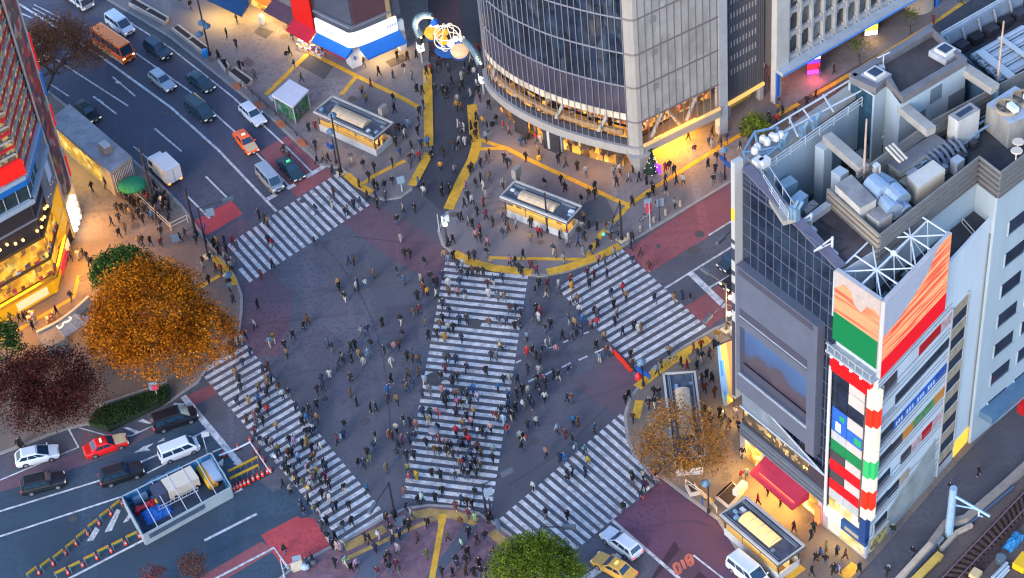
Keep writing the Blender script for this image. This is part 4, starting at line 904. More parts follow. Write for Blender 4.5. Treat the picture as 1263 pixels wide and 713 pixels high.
# ground floor shop windows under the overhang
mb = MB(); skin(mb, resample(cv, 24)[3:24], 0, 3.2, -.8, .1)
mb.obj('shop_window', SHOP('tower_shop', [(.16, .07, .02), (.95, .42, .05), (.06, .03, .02), (.5, .22, .04), (.04, .03, .03), (1, .55, .12), (.08, .05, .04), (.30, .13, .03)], 1.1, (1.5, 1.5, .7), .03), qf)
lamp('AREA', g(640, 165, 2.9), 60, (1, .48, .07), 5, (0, 0, -.5), 1.5); lamp('AREA', g(730, 193, 2.9), 50, (1, .48, .07), 5, (0, 0, -.4), 1.5)
mb = MB()
for k in (.30, .50): a, b_ = resample(cv, 10)[int(k*10)], resample(cv, 10)[int(k*10)+1]; mb.wall([a+V((.5, -.8, 0)), b_+V((.5, -.8, 0))], 0, 3.2, .15)
each(mb, 'window_frame', DARKM, qf)
mb = MB(); p = g(686, 187); mb.box(p+V((0, 0, 1.8)), (1.9, .5, 2.8), -.5); mb.obj('kiosk_sign', M('sign_paleblue', (.38, .44, .45), .5), qf)
# corner pier
mb = MB(); skin(mb, corner, 4.3, QT, .05, .8); mb.obj('corner_pier', M('pier_grey', (.35, .325, .295), .55, .2, .1, 1), qf)
mb = MB()
for z in (7.9, 12.9, 17.6, 22.4, 27.2, 32, 36.8): skin(mb, corner, z-.12, z+.12, .12, .1); QR.rect(mb, 0, QR.L*.97, z-.1, z+.1, .08, .1)
each(mb, 'floor_line', M('line_brown', (.23, .19, .18), .5, .3), qf)
PAN = MULTI('tower_panel', [(.34, .32, .295), (.37, .35, .325), (.31, .295, .275), (.355, .335, .31)], (.7, .7, .21), .5, .12)
mb = MB(); QR.rect(mb, 0, QR.L*.965, 7.9, QT, 0, .3); mb.obj('panelled_side', PAN, qf)
mb = MB()
for i in range(13): u = QR.L*.965*i/12; QR.rect(mb, u-.035, u+.035, 3.4, QT, .06, .1)
mb.obj('panel_ribs', M('line_brown', (.23, .19, .18), .5, .3), qf)
mb = MB()
for z in (8.5, 12.2, 17.0, 21.6): QR.rect(mb, 1.75, 2.5, z-.6, z+.2, .06, .08)
each(mb, 'vent', M('vent_grey', (.22, .21, .21), .6), qf)
mb = MB(); QR.rect(mb, 0, QR.L*.90, 4.9, 7.6, -1.6, .1); mb.obj('cafe_wall', CAFE, qf)
mb = MB(); QR.rect(mb, 0, QR.L*.90, 3.2, 4.3, .35, .5); mb.obj('white_band', M('band_white', (.36, .335, .31), .5, .2, .12, 1), qf)
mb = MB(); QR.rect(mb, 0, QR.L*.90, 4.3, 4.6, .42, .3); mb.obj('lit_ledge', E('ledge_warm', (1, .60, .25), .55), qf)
mb = MB(); QR.rect(mb, QR.L*.90, QR.L*1.0, 0, QT, .12, .9); mb.obj('end_pier', M('pier_grey2', (.40, .41, .42), .6, .1, .12, .8), qf)
mb = MB()
for u0, u1 in ((1.6, 3.6), (5.6, 3.6), (6.6, 8.6)): mb.tube(QR.p(u0, 4.4, -.5), QR.p(u1, 8, -.5), .22, 6)
each(mb, 'brace', M('brace_white', (.40, .36, .31), .5), qf)
mb = MB(); a = g(789, 213); mb.tube(a, a+V((0, 0, 3.4)), .45, 8, 0, 1.6); mb.box(a+V((0, 0, .5)), (.9, .9, 1.0), .6); mb.obj('splayed_column', M('band_white', (.36, .335, .31), .5, .2, .12, 1), qf)
mb = MB(); mb.prism([p+V((0, 0, 0)) for p in offs(cvr, -.3)]+corner+rgt[1:]+back, 3.1, 3.3, 0, 0, True); mb.obj('soffit', M('soffit_amber', (.5, .36, .2), .6), qf)
mb = MB(); mb.prism(offs(cvr, -3.0)+[rgt[0]-QR.n*2, rgt[2]-QR.n*4]+back, 3.3, QT-1, 0, 0); mb.obj('core', DARKM, qf)
lw = MB(); lw.wall([QR.p(2, 0, -5.5), QR.p(QR.L, 0, -5.5)], 0, 3.1, .2); lw.obj('entrance_wall', SHOP('entrance_amber', [(1, .46, .05), (1, .56, .10), (.8, .33, .03)], .8, (.6, .6, .6)), qf)
lamp('AREA', QR.p(5.5, 3.0, -1.6), 1100, (1, .45, .035), 6, QR.n-UP*1.2)
# decorated fir at the entrance
tr_ = thing('christmas_tree', 'decorated dark fir with white lights at the amber entrance', 'christmas tree', tuple(g(803, 212, H_P)))
mb = MB(); p = g(803, 212, H_P)
for k in range(5): mb.lathe(p+V((0, 0, .3+k*.62)), [(1.0-k*.17, 0), (.25, .9-k*.05)], 9)
mb.obj('crown', M('fir_green', (.018, .035, .022), .9, 0, .5, 6), tr_)
mb = MB()
for i in range(70): h = random.random(); a = random.random()*6.28; r = (1-h)*1.0+.06; mb.ball(p+V((r*math.cos(a), r*math.sin(a), .35+h*3.1)), .045, 0, 4, 3)
mb.obj('fairy_lights', E('fairy', (1, .85, .8), 3), tr_)
mb = MB(); mb.box(g(811, 208, .9), (.9, .12, 1.3), -.4); solo(mb, 'display_board', E('board_purple', (.30, .05, .75), 1.2), 'glowing purple display board beside the decorated fir', 'display')
# ------------------------------------------------------------ grey building with slot windows
gb = thing('grey_office', 'dark grey ribbed office block with rows of small slot windows', 'building', tuple(g(897, 152)))
GA, GB = g(897, 148), g(941, 122); WGb = Wall(GA, GB)
mb = MB(); mb.prism([WGb.p(0, 3.2), WGb.p(WGb.L, 0), WGb.p(WGb.L, 0, -14), WGb.p(0, 0, -14)], 2.6, 42, 0); mb.obj('wall', M('ribbed_grey', (.135, .13, .145), .6, .2, .3, .6, 0, .4, (3, 3, .1)), gb)
mb = MB()
for i in range(18): u = WGb.L*i/17; WGb.rect(mb, u-.04, u+.04, 2.7, 42, .07, .07)
mb.obj('ribs', M('rib_grey', (.17, .165, .18), .5, .3), gb)
mb = MB()
for k in range(9):
    for i in range(9): u = .55+i*.48; WGb.rect(mb, u, u+.2, 8.5+k*2.05-2, 9.3+k*2.05-2, .09, .05)
each(mb, 'window', M('slot_window', (.42, .38, .35), .4), gb)
mb = MB(); WGb.rect(mb, 0, WGb.L, 2.3, 2.7, .3, .5); mb.obj('lit_canopy', E('canopy_warm', (1, .62, .18), .7), gb)
mb = MB(); WGb.rect(mb, .2, WGb.L-.8, 0, 2.3, -1.2, .2); mb.obj('shopfront', SHOP('grey_shop', [(.20, .14, .04), (.12, .09, .03), (.28, .19, .06)], .8, (.3, .3, 3)), gb)
mb = MB(); WGb.rect(mb, WGb.L-.6, WGb.L, 0, 2.4, .1, .8); WGb.rect(mb, -.2, .5, 0, 2.4, .1, .8); each(mb, 'pillar', CONC, gb)
sb_ = thing('shop_block', 'narrow dark shop block with small lit signs in the gap', 'building', tuple(g(948, 126)))
WS = Wall(g(942, 130), g(957, 122)); mb = MB(); mb.prism([WS.p(0, 0, -1.5), WS.p(WS.L, 0, -1.5), WS.p(WS.L, 0, -12), WS.p(0, 0, -12)], 0, 30, 0); mb.obj('wall', M('gap_wall', (.16, .13, .12), .8, 0, .3, .6), sb_)
mb = MB(); WS.rect(mb, .2, 1.2, 4.5, 6.2, -1.3, .1, 0); WS.rect(mb, .2, 1.2, 6.5, 9.5, -1.3, .1, 1); each(mb, 'sign', [E('sign_pinkwhite', (.8, .35, .45), .5), E('sign_brown_lit', (.5, .16, .07), .4)], sb_)
# ------------------------------------------------------------ white gridded department building
sv = thing('gridded_building', 'white gridded building of rounded concrete window frames above a blue canopy', 'building', tuple(g(957, 128)))
SA, SB = g(956, 129), g(956, 129)+(g(1108, 0, 5.0)-g(956, 87, 5.0))*1.6; SB.z = 0; WSv = Wall(SA, SB)
SWM = M('frame_concrete', (.42, .41, .40), .7, 0, .2, .7)
mb = MB(); mb.prism([WSv.p(0, 0, -.6), WSv.p(WSv.L, 0, -.6), WSv.p(WSv.L, 0, -16), WSv.p(0, 0, -16)], 5.2, 36, 0); mb.obj('wall', M('infill_dark', (.10, .095, .095), .6), sv)
mb = MB(); WSv.rect(mb, -.1, 1.9, 5.3, 36, .25, .9); WSv.rect(mb, -.1, .9, 0, 5.3, .1, .8); each(mb, 'corner_pier', M('pier_cream', (.50, .48, .45), .7, 0, .15, .6), sv)
mb, mg_ = MB(), MB()
nu = int((WSv.L-2)/1.9)
for i in range(nu):
    u = 2.0+i*1.9
    for k in range(8):
        z = 5.9+k*3.3; WSv.rect(mg_, u+.2, u+1.7, z+.35, z+3.0, -.45, .1)
    WSv.rect(mb, u-.16, u+.16, 5.8, 36, .12, .6)
    for k in range(9):
        z = 5.9+k*3.3; WSv.rect(mb, u+.16, u+1.74, z-.28, z+.28, .0, .5)
        for s_ in (.30, 1.60): WSv.rect(mb, u+s_-.14, u+s_+.14, z+.28, z+.6, .05, .4); WSv.rect(mb, u+s_-.14, u+s_+.14, z-.6, z-.28, .05, .4)
mb.obj('frame_grid', SWM, sv)
wins = each(mg_, 'window', MULTI('window_mixed', [(.06, .055, .06), (.16, .17, .16), (.10, .09, .085), (.22, .24, .23), (.05, .06, .07)], (.5, .5, .3), .3, .3), sv) if nu*8 <= 100 else [mg_.obj('window', MULTI('window_mixed', [(.06, .055, .06), (.16, .17, .16), (.10, .09, .085), (.22, .24, .23), (.05, .06, .07)], (.5, .5, .3), .3, .3), sv)]
mb = MB(); WSv.rect(mb, 0, WSv.L, 4.9, 5.45, 1.3, 1.6); mb.obj('canopy', M('canopy_pale', (.40, .45, .50), .5, .1, .15, 1), sv)
mb = MB(); WSv.rect(mb, 0, WSv.L, 5.0, 5.2, 1.36, .08); mb.obj('canopy_stripe', E('stripe_blue', (.05, .22, .8), .5), sv)
mb = MB(); WSv.rect(mb, -.25, .95, 17.5, 30, .6, .8); mb.obj('banner_sign', M('banner_blue', (.02, .16, .62), .5, 0, .2, 2), sv)
mb = MB(); WSv.rect(mb, 1.0, WSv.L, 0, 4.9, -4.5, .2); mb.obj('arcade_wall', M('arcade_wall', (.30, .22, .20), .7, 0, .3, .5), sv)
lamp('AREA', WSv.p(4, 4.7, -1), 40, (1, .45, .3), 4, (0, 0, math.atan2(WSv.d.y, WSv.d.x)), 2)
mb = MB(); WSv.rect(mb, .0, .25, 0, 4.9, .4, .3); mb.obj('blue_post', M('post_blue', (.02, .10, .45), .5), sv)
for nm, px, py, cols, lab in (('neon_sign', 1003, 92, [(.95, .75, 1), (.10, .03, .5), (.9, .015, .03), (1, .05, .65)], 'standing neon sign of white, red and magenta bars under the canopy'), ('neon_sign', 1074, 44, [(1, .45, .04), (.02, .42, .10), (1, .62, .06), (1, .8, .7)], 'standing lit sign of amber, green and yellow bars under the canopy')):
    p = g(px, py); t = thing(nm, lab, 'sign', tuple(p)); n = WSv.n*-.1; z = 3.0
    mb = MB(); mb.box(p+V((0, 0, 1.65)), (1.7, .25, 3.1), .05); mb.obj('case', DARKM, t)
    for k, (c, h) in enumerate(zip(cols, (.55, .55, .8, .65))):
        mb = MB(); mb.box(p+V((0, -.15, z-h/2)), (1.6, .1, h-.06), .05); mb.obj('light_panel', E('neon_%d_%d' % (px, k), c, 2.0), t); z -= h+.08
    lamp('POINT', p+V((0, -1.6, 1.2)), 70 if px < 1050 else 25, (1, .10, .16) if px < 1050 else (1, .6, .2), .3)
pc = thing('round_column', 'round cream column with a blue side panel at the far arcade', 'column', tuple(g(1133, 6)))
p = g(1133, 8); mb = MB(); mb.tube(p, p+V((0, 0, 6)), 1.9, 20); mb.obj('shaft', M('column_cream', (.48, .38, .30), .6, 0, .1, 1), pc); mb = MB(); mb.box(p+V((2.1, .2, 3)), (.4, 1.6, 6), .1); mb.obj('side_panel', M('banner_blue', (.02, .16, .62), .5, 0, .2, 2), pc)
# ------------------------------------------------------------ corner shops at the top
nw = thing('corner_building', 'corner building with wraparound white light sign, blue awnings and red wall', 'building', tuple(g(441, 84)))
K = g(441, 84); NA = g(398, 63); NB = g(500, 58)
NL, NR = Wall(NA, K), Wall(K, NB)
FD = M('facade_slate', (.075, .085, .12), .5, .2, .2, .5); FW = M('facade_wine', (.105, .05, .065), .5, .1, .15, .5)
far = g(250, -14); NLf = Wall(g(262, -6), NA)
mb = MB(); mb.prism([NL.p(0, 0), K-NL.n*.4-NR.n*.4, NR.p(NR.L, 0), NR.p(NR.L, 0, -26), NL.p(0, 0, -26)], 2.6, 30, 0); mb.obj('wall', FD, nw)
mb = MB(); NR.rect(mb, .4, NR.L*.72, 6.3, 30, .06, .1); mb.obj('wine_panel', FW, nw)
mb = MB(); NR.rect(mb, NR.L*.72, NR.L*.80, 5, 30, .2, .3); mb.obj('gold_fin', M('fin_gold', (.45, .33, .16), .5, .3), nw)
mb = MB(); NL.rect(mb, -.3, NL.L, 6.2, 6.5, .25, .3); NR.rect(mb, 0, NR.L*.8, 6.2, 6.5, .25, .3); each(mb, 'cornice', M('cornice_slate', (.20, .21, .25), .5, .2), nw)
LED = E('led_white', (.95, .97, 1), .78)
mb = MB(); pts = [NL.p(.2, 0, .5), NL.p(NL.L-1.2, 0, .5), K.lerp(NL.p(NL.L-1.2, 0, .5), .35)+(NL.n+NR.n)*.3, NR.p(.9, 0, .5), NR.p(NR.L*.86, 0, .5)]
pts = [V((p.x, p.y, 0)) for p in smooth([pts[0], pts[1], pts[2], pts[3], pts[4]], 2)]
mb.ribbon([V((p.x, p.y, 5.6)) for p in pts], .35, None, 0, 2.1); mb.obj('light_sign', LED, nw)
mb = MB()
for u in (2.0, 2.35, 2.7, 3.05, 3.4): NL.rect(mb, u, u+.2, 4.5, 4.8, .71, .02)
for u in (4.6, 4.95, 5.3, 5.65): NR.rect(mb, u, u+.2, 4.5, 4.8, .71, .02)
each(mb, 'sign_letter', M('letter_bluegrey', (.35, .42, .62), .6), nw)
for Wn, u0, u1 in ((NL, .2, NL.L+.1), (NR, .5, NR.L*.88)):
    mb = MB(); o0 = .4; o1 = 1.6 if Wn is NL else 2.4
    a, b_, c, d = Wn.p(u0, 3.5, o0), Wn.p(u1, 3.5, o0), Wn.p(u1, 2.75, o1), Wn.p(u0, 2.75, o1)
    mb.quad(a, d, c, b_); mb.obox(d-UP*.3, c-d, Wn.n*.03, UP*.3); mb.quad(b_, c, c-UP*.3, b_-UP*.6); mb.quad(d, a, a-UP*.6, d-UP*.3); mb.obj('awning', M('awning_blue', (.012, .14, .50), .7, 0, .1, 1), nw)
mb = MB(); NL.rect(mb, .3, NL.L-1.1, .2, 2.5, -.05, .1); mb.obj('shutter', M('shutter_red', (.42, .03, .06), .5, 0, .3, 6, 0, .4, (1, 1, 6)), nw)
mb = MB(); mb.box(K+V((-.2, .9, 1.3)), (1.8, 1.6, 2.6), math.atan2(NR.d.y, NR.d.x)); NR.rect(mb, NR.L*.86, NR.L, 0, 4.6, .5, 1.0); each(mb, 'pillar', M('pillar_white', (.60, .60, .62), .6, 0, .1, 1), nw)
mb = MB(); mb.box(K+V((-.25, -.02, 1.7)), (.8, .05, .6), math.atan2(NL.d.y, NL.d.x)); mb.obj('sign', M('sign_navyline', (.06, .10, .30), .5), nw)
mb = MB(); NR.rect(mb, 1.0, NR.L*.84, 0, 2.6, -1.2, .1); mb.obj('shop_window', SHOP('drug_shop', [(1, .75, .4), (.8, .55, .2), (.95, .9, .8), (.5, .25, .08), (.9, .4, .15), (.3, .2, .1)], 1.1, (1.6, 1.6, 1.6)), nw)
lamp('AREA', NR.p(NR.L*.5, 2.5, .8), 130, (1, .70, .30), 4, (0, 0, math.atan2(NR.d.y, NR.d.x)), 1.2)
mb = MB(); p = NR.p(3.4, H_P+.012, 1.2); mb.obox(p, NR.d*2.6, NR.n*1.5, V((0, 0, .02))); mb.obj('door_mat', M('mat_brown', (.08, .06, .055), .9), nw)
# red-fronted shop
rs = thing('red_shop', 'shop with tall sloping red front and red awning over heaped goods', 'building', tuple(NA))
NL2 = Wall(g(372, 48), NA)
mb = MB(); mb.prism([NL2.p(0, 0), NL2.p(NL2.L, 0), NL2.p(NL2.L, 0, -18), NL2.p(0, 0, -18)], 2.4, 26, 0); mb.obj('wall', DARKM, rs)
mb = MB(); mb.obox(NL2.p(-.3, 3.4, .25), NL2.d*(NL2.L-.3), NL2.n*.2, V((0, 0, 20))); mb.obj('red_front', E('front_red', (.88, .02, .015), .45), rs)
mb = MB(); a, b_, c, d = NL2.p(-.2, 3.5, .3), NL2.p(NL2.L+.1, 3.5, .3), NL2.p(NL2.L+.1, 2.6, 2.0), NL2.p(-.2, 2.6, 2.0)
mb.quad(a, d, c, b_); mb.obox(d-UP*.25, c-d, NL2.n*.03, UP*.25); mb.obj('awning', M('awning_scarlet', (.55, .012, .03), .7, 0, .1, 1), rs)
mb = MB(); NL2.rect(mb, 0, NL2.L, 0, 2.4, -.4, .1); mb.obj('shop_window', SHOP('red_shop_goods', [(1, .7, .3), (.9, .4, .08), (.9, .85, .8), (.6, .15, .08), (1, .85, .5)], 1.2, (2, 2, 2)), rs)
lamp('AREA', NL2.p(NL2.L*.5, 2.4, 1.4), 90, (1, .68, .28), 3, (0, 0, math.atan2(NL2.d.y, NL2.d.x)), 1)
gd = M('goods_white', (.65, .62, .58), .6); GC = MULTI('goods_mixed', [(.6, .55, .5), (.5, .08, .06), (.65, .45, .12), (.7, .66, .6), (.4, .12, .2), (.1, .2, .5)], (3, 3, 3), .6)
for px, py, lab in ((372, 60, 'goods heaped on a display stand nearest the tan paving patch'), (379, 62, 'goods stand with a white and blue parcel under the red awning'), (388, 66, 'goods stand heaped with yellow and white packs under the red awning'), (395, 69, 'goods stand with a red base at the end of the red awning')):
    p = g(px, py, H_P); mb = MB(); mb.box(p+V((0, 0, .35)), (1.1, .8, .7), math.atan2(NL2.d.y, NL2.d.x))
    for _ in range(7): mb.box(p+V((random.uniform(-.4, .4), random.uniform(-.3, .3), random.uniform(.75, 1.3))), (.35, .3, .35), random.random())
    solo(mb, 'goods_stand', GC, lab, 'display stand', 'goods stands before the shop')
# fruit shop and the canopied shop to the left
fs = thing('amber_shop', 'small shop glowing amber beneath a wine-coloured awning', 'building', tuple(g(345, 33)))
NL3 = Wall(g(303, 10), g(370, 46))
mb = MB(); mb.prism([NL3.p(0, 0, -1), NL3.p(NL3.L, 0, -1), NL3.p(NL3.L, 0, -16), NL3.p(0, 0, -16)], 2.5, 20, 0); mb.obj('wall', M('shop_wall_grey', (.22, .20, .21), .7, 0, .3, .5), fs)
mb = MB(); NL3.rect(mb, .2, NL3.L-.2, 0, 2.5, -.9, .1); mb.obj('shop_window', SHOP('amber_goods', [(1, .45, .04), (1, .6, .08), (.9, .2, .03), (.7, .25, .02), (1, .75, .2), (.15, .08, .03)], .8, (1.4, 1.4, 1.4)), fs)
mb = MB(); u0 = NL3.L*.5; a, b_, c, d = NL3.p(u0, 3.3, -.9), NL3.p(NL3.L-.2, 3.3, -.9), NL3.p(NL3.L-.2, 2.5, 1.0), NL3.p(u0, 2.5, 1.0); mb.quad(a, d, c, b_); mb.obox(d-UP*.2, c-d, NL3.n*.03, UP*.2); mb.obj('awning', M('awning_wine', (.14, .065, .085), .8, 0, .2, 1), fs)
mb = MB(); a, b_, c, d = NL3.p(.6, 3.4, -.9), NL3.p(u0-.2, 3.4, -.9), NL3.p(u0-.2, 2.3, .2), NL3.p(.6, 2.9, .2); mb.quad(a, d, c, b_); mb.obj('awning', E('awning_orange', (1, .22, .03), .8), fs)
mb = MB(); NL3.rect(mb, u0-1.2, u0+.3, 3.5, 16, -.6, .4, 0); NL3.rect(mb, NL3.L*.72, NL3.L*.8, 0, 2.5, .2, .5, 1); each(mb, 'pier', [M('pier_pale', (.5, .5, .52), .6), M('pier_brown', (.25, .18, .13), .7)], fs)
lamp('AREA', NL3.p(NL3.L*.35, 2.4, .4), 120, (1, .60, .18), 3, (0, 0, math.atan2(NL3.d.y, NL3.d.x)), 1); lamp('AREA', NL3.p(NL3.L*.75, 2.3, .6), 80, (1, .62, .18), 2, (0, 0, math.atan2(NL3.d.y, NL3.d.x)), 1)
mb = MB(); p = g(324, 29, H_P); mb.lathe(p, [(.35, 0), (.45, .6), (.38, 1.2), (.15, 1.5)], 10); solo(mb, 'flower_bucket', gd, 'white wrapped bundle standing at the amber shop front', 'bundle')
bs_ = thing('canopied_shop', 'shop under a wide deep-blue canopy with amber light below', 'building', tuple(g(262, 4)))
NL4 = Wall(g(238, -24), g(300, 6))
mb = MB(); mb.prism([NL4.p(0, 0, -4), NL4.p(NL4.L, 0, -4), NL4.p(NL4.L, 0, -16), NL4.p(0, 0, -16)], 0, 14, 0); mb.obj('wall', M('shop_wall_brown', (.30, .22, .15), .8, 0, .3, .5), bs_)
mb = MB(); mb.prism(gs([(250, -4), (298, 19), (307, 4), (300, -20), (262, -40)], 3.6), 3.3, 3.6, 0, 0, True); mb.obj('canopy', M('canopy_deepblue', (.010, .075, .18), .5, 0, .1, 1), bs_)
lamp('AREA', g(268, 2, 3.0), 200, (1, .66, .16), 5, (0, 0, -.5), 2)
# ------------------------------------------------------------ lit multi-storey shop building, left
lb = thing('left_store', 'angular multi-storey store with glowing yellow floors and poster-covered walls', 'building', tuple(g(76, 362)))
L0, L1, L2, L3 = g(-75, 450), g(76, 362), g(91, 296), g(99, 268)
F1, F2, F3 = Wall(L0, L1), Wall(L1, L2), Wall(L2, L3)
bkp = [g(-20, 130), g(-200, 200)]
mb = MB(); mb.prism([F1.p(0, 0, -1.5), F1.p(F1.L-.8, 0, -1.5), F2.p(F2.L*.6, 0, -1.5), L2, L3, L3+V((-9, 7, 0)), L3+V((-30, 0, 0)), L0+V((-6, 20, 0))], 0, 37, 0); mb.obj('core', DARKM, lb)
SY = SHOP('store_yellow', [(.55, .22, .03), (1, .47, .015), (1, .54, .03), (1, .40, .01), (.8, .28, .008), (1, .64, .10), (.30, .12, .02), (1, .50, .025), (.85, .36, .012)], .80, (1.5, 1.5, 1.5))
SYP = E('store_gold', (1, .46, .015), .5)
for W_ in (F1, F2):
    mb = MB(); W_.rect(mb, 0, W_.L, 3.2, 5.35, -.25, .3); W_.rect(mb, 0, W_.L, 5.6, 8.6, -.25, .3); each(mb, 'shop_window', SY, lb)
    mb = MB(); W_.rect(mb, 0, W_.L, 0, 2.5, -.5, .3); mb.obj('shopfront', SYP, lb)
    mb = MB(); W_.rect(mb, 0, W_.L, 2.5, 2.95, .15, .5); mb.obj('floor_edge', M('edge_ochre', (.45, .24, .03), .5, .1, .3, 1), lb)
    mb = MB(); W_.rect(mb, 0, W_.L, 5.35, 5.55, .05, .4); W_.rect(mb, 0, W_.L, 8.6, 8.8, .05, .4); each(mb, 'floor_edge', M('edge_brown', (.12, .07, .03), .5, .2), lb)
    mb = MB(); n = max(2, int(W_.L/1.1))
    for i in range(n):
        for z in (3.25, 5.65):
            if random.random() < .75: u = W_.L*(i+.3)/n; W_.rect(mb, u, u+random.uniform(.3, .75), z, z+random.uniform(.25, .8), -.05, .4)
    each(mb, 'display', MULTI('display_mix', [(.12, .07, .03), (.5, .06, .06), (.55, .5, .42), (.2, .13, .07), (.5, .28, .05)], (1.4, 1.4, 1.4)), lb)
    mb = MB(); W_.rect(mb, 0, W_.L, 8.9, 13.6, -.25, .2); mb.obj('cafe_glazing', SHOP('cafe_dark', [(.02, .015, .02), (.03, .025, .03), (.018, .015, .022), (.35, .20, .05), (.03, .02, .02), (.025, .02, .028)], .8, (.9, .9, .7), .03), lb)
    mb = MB(); W_.rect(mb, 0, W_.L, 11.3, 11.5, -.1, .2); W_.rect(mb, 0, W_.L, 13.6, 13.9, .1, .6); each(mb, 'floor_edge', M('edge_steel', (.25, .24, .25), .5, .3), lb)
    mb = MB(); n = int(W_.L/.9)
    for i in range(n):
        if random.random() < .8: mb.ball(W_.p(W_.L*(i+.5)/n, random.uniform(9.6, 10.6), -.05), .18, 0, 6, 4)
    each(mb, 'pendant_lamp', E('pendant', (1, .55, .12), 4), lb)
    mb = MB(); W_.rect(mb, 0, W_.L, 13.9, 16.6, -.1, .3); mb.obj('glazing', GLASS('store_glazing', (.025, .04, .042), .15, .7, .6, .5), lb)
    mb = MB(); W_.rect(mb, -.2, W_.L+.2, 13.9, 14.5, .35, .5); W_.rect(mb, 0, W_.L, 17.4, 17.9, .35, .5); each(mb, 'white_band', M('band_bluewhite', (.30, .35, .40), .5, 0, .1, 1), lb)
    mb = MB(); W_.rect(mb, 0, W_.L, 16.6, 17.4, .3, .4); mb.obj('blue_band', E('band_blue', (.02, .16, .55), .35), lb)
    mb = MB()
    for i in range(int(W_.L/1.6)+1): W_.rect(mb, i*1.6, i*1.6+.08, 14.5, 16.6, .02, .1)
    each(mb, 'mullion', STEEL, lb)
    n = 20
    mb = MB(); mc = MB(); md = MB()
    for k in range(n):
        z = 18.0+k*.93; W_.rect((mb, mc)[k % 2], 0, W_.L, z, z+(.34 if k % 2 == 0 else .14), .0, .3); W_.rect(md, 0, W_.L, z+.36, z+.92, -.1, .3)
    each(mb, 'red_band', M('band_red', (.50, .018, .025), .5, 0, .25, 1), lb); each(mc, 'pale_band', M('band_pale', (.42, .38, .34), .5, 0, .3, 2), lb)
    each(md, 'shelf_display', SHOP('shelf_goods', [(.07, .06, .05), (.34, .22, .08), (.30, .03, .03), (.5, .36, .16), (.03, .12, .06), (.24, .13, .05), (.6, .42, .16), (.05, .09, .2)], .55, (2.2, 2.2, 1.4), .1), lb)
mb = MB(); F1.rect(mb, F1.L-3, F1.L+.2, 18.2, 20.0, .4, .5); each(mb, 'red_billboard', E('billboard_scarlet', (.9, .02, .015), .6), lb)
mb = MB(); F2.rect(mb, F2.L*.50, F2.L*.98, 9, 17.5, .1, .3); mb.obj('slate_panel', M('panel_slate', (.20, .22, .27), .5, .1, .25, 1.2), lb)
mb = MB(); F2.rect(mb, F2.L*.72, F2.L*.88, 11, 13.4, .16, .08); mb.obj('poster', M('poster_pale', (.55, .62, .70), .6), lb)
mb = MB(); F2.rect(mb, F2.L*.62, F2.L, 3.2, 8.9, .05, .3); mb.obj('gold_wall', E('gold_wall', (1, .46, .015), .45), lb)
POST = MULTI('poster_wall', [(.09, .05, .05), (.42, .025, .03), (.11, .06, .05), (.34, .24, .18), (.07, .05, .07), (.46, .06, .04), (.16, .09, .07), (.42, .22, .06), (.06, .05, .06), (.30, .05, .06)], (1.3, 1.3, .8), .55, .35)
mb = MB(); F3.rect(mb, 0, F3.L, 5.0, 37, .1, .4); mb.obj('poster_wall', POST, lb)
mb = MB(); mb.tube(F3.p(F3.L, .4, .15), F3.p(F3.L, 37, .15), .16, 6); mb.tube(F2.p(F2.L, .4, .2), F2.p(F2.L, 37, .2), .13, 6); each(mb, 'edge_trim', M('trim_cream', (.55, .50, .42), .5, .2), lb)
mb = MB(); mb.tube(F3.p(F3.L+.1, 6.5, .25), F3.p(F3.L+.1, 9.5, .25), .2, 6, 0); mb.tube(F3.p(F3.L+.1, 14, .25), F3.p(F3.L+.1, 17, .25), .2, 6, 0); mb.tube(F3.p(F3.L+.1, 22, .25), F3.p(F3.L+.1, 27, .25), .2, 6, 0); each(mb, 'edge_sign', E('edge_red', (.8, .02, .02), .5), lb)
mb = MB(); mb.tube(F3.p(F3.L+.1, 18.5, .25), F3.p(F3.L+.1, 21.5, .25), .22, 6, 0); mb.obj('edge_sign', M('edge_blue', (.03, .18, .55), .5), lb)
mb = MB(); F3.rect(mb, 0, F3.L+.6, .3, 5.0, .1, .3); mb.obj('showcase', E('showcase_gold', (1, .52, .10), .45), lb)
mb = MB()
for i in range(3):
    for k in range(4): mb.ball(F3.p(.5+i*1.05, 1.3+k*1.0, .35), .36, 0, 10, 6)
each(mb, 'globe_lamp', E('globe_white', (1, .93, .82), 5), lb)
lamp('AREA', F3.p(F3.L*.5+.4, 3.4, .9), 230, (1, .50, .07), 3.5, F3.n-UP*.25)
lamp('AREA', F2.p(F2.L*.45, 4.2, .4), 950, (1, .42, .03), 5, F2.n-UP*.45); lamp('AREA', F1.p(F1.L-5, 4.0, .4), 600, (1, .42, .03), 6, F1.n-UP*.6)
mb = MB(); F1.rect(mb, F1.L-5.4, F1.L-1.4, .9, 2.0, .0, .1, 0); F1.rect(mb, F1.L-12, F1.L-10, .4, 1.8, .1, .3, 1); F2.rect(mb, F2.L*.25, F2.L*.6, .8, 2.0, .05, .1, 2); F2.rect(mb, F2.L*.6, F2.L*.8, .8, 2.0, .05, .1, 0)
each(mb, 'shop_sign', [E('sign_cream_lit', (1, .80, .42), .6), E('sign_orange_lit', (1, .2, .03), 1.2), E('sign_crimson', (.75, .03, .06), .6)], lb)
mb = MB(); mb.ribbon([F1.p(0, 0, 1.7), F1.p(F1.L+.6, 0, 1.7), F2.p(F2.L*.3, 0, 1.6)], .5, H_P+.016); mb.obj('threshold', M('threshold_gold', (.48, .28, .04), .7), lb)
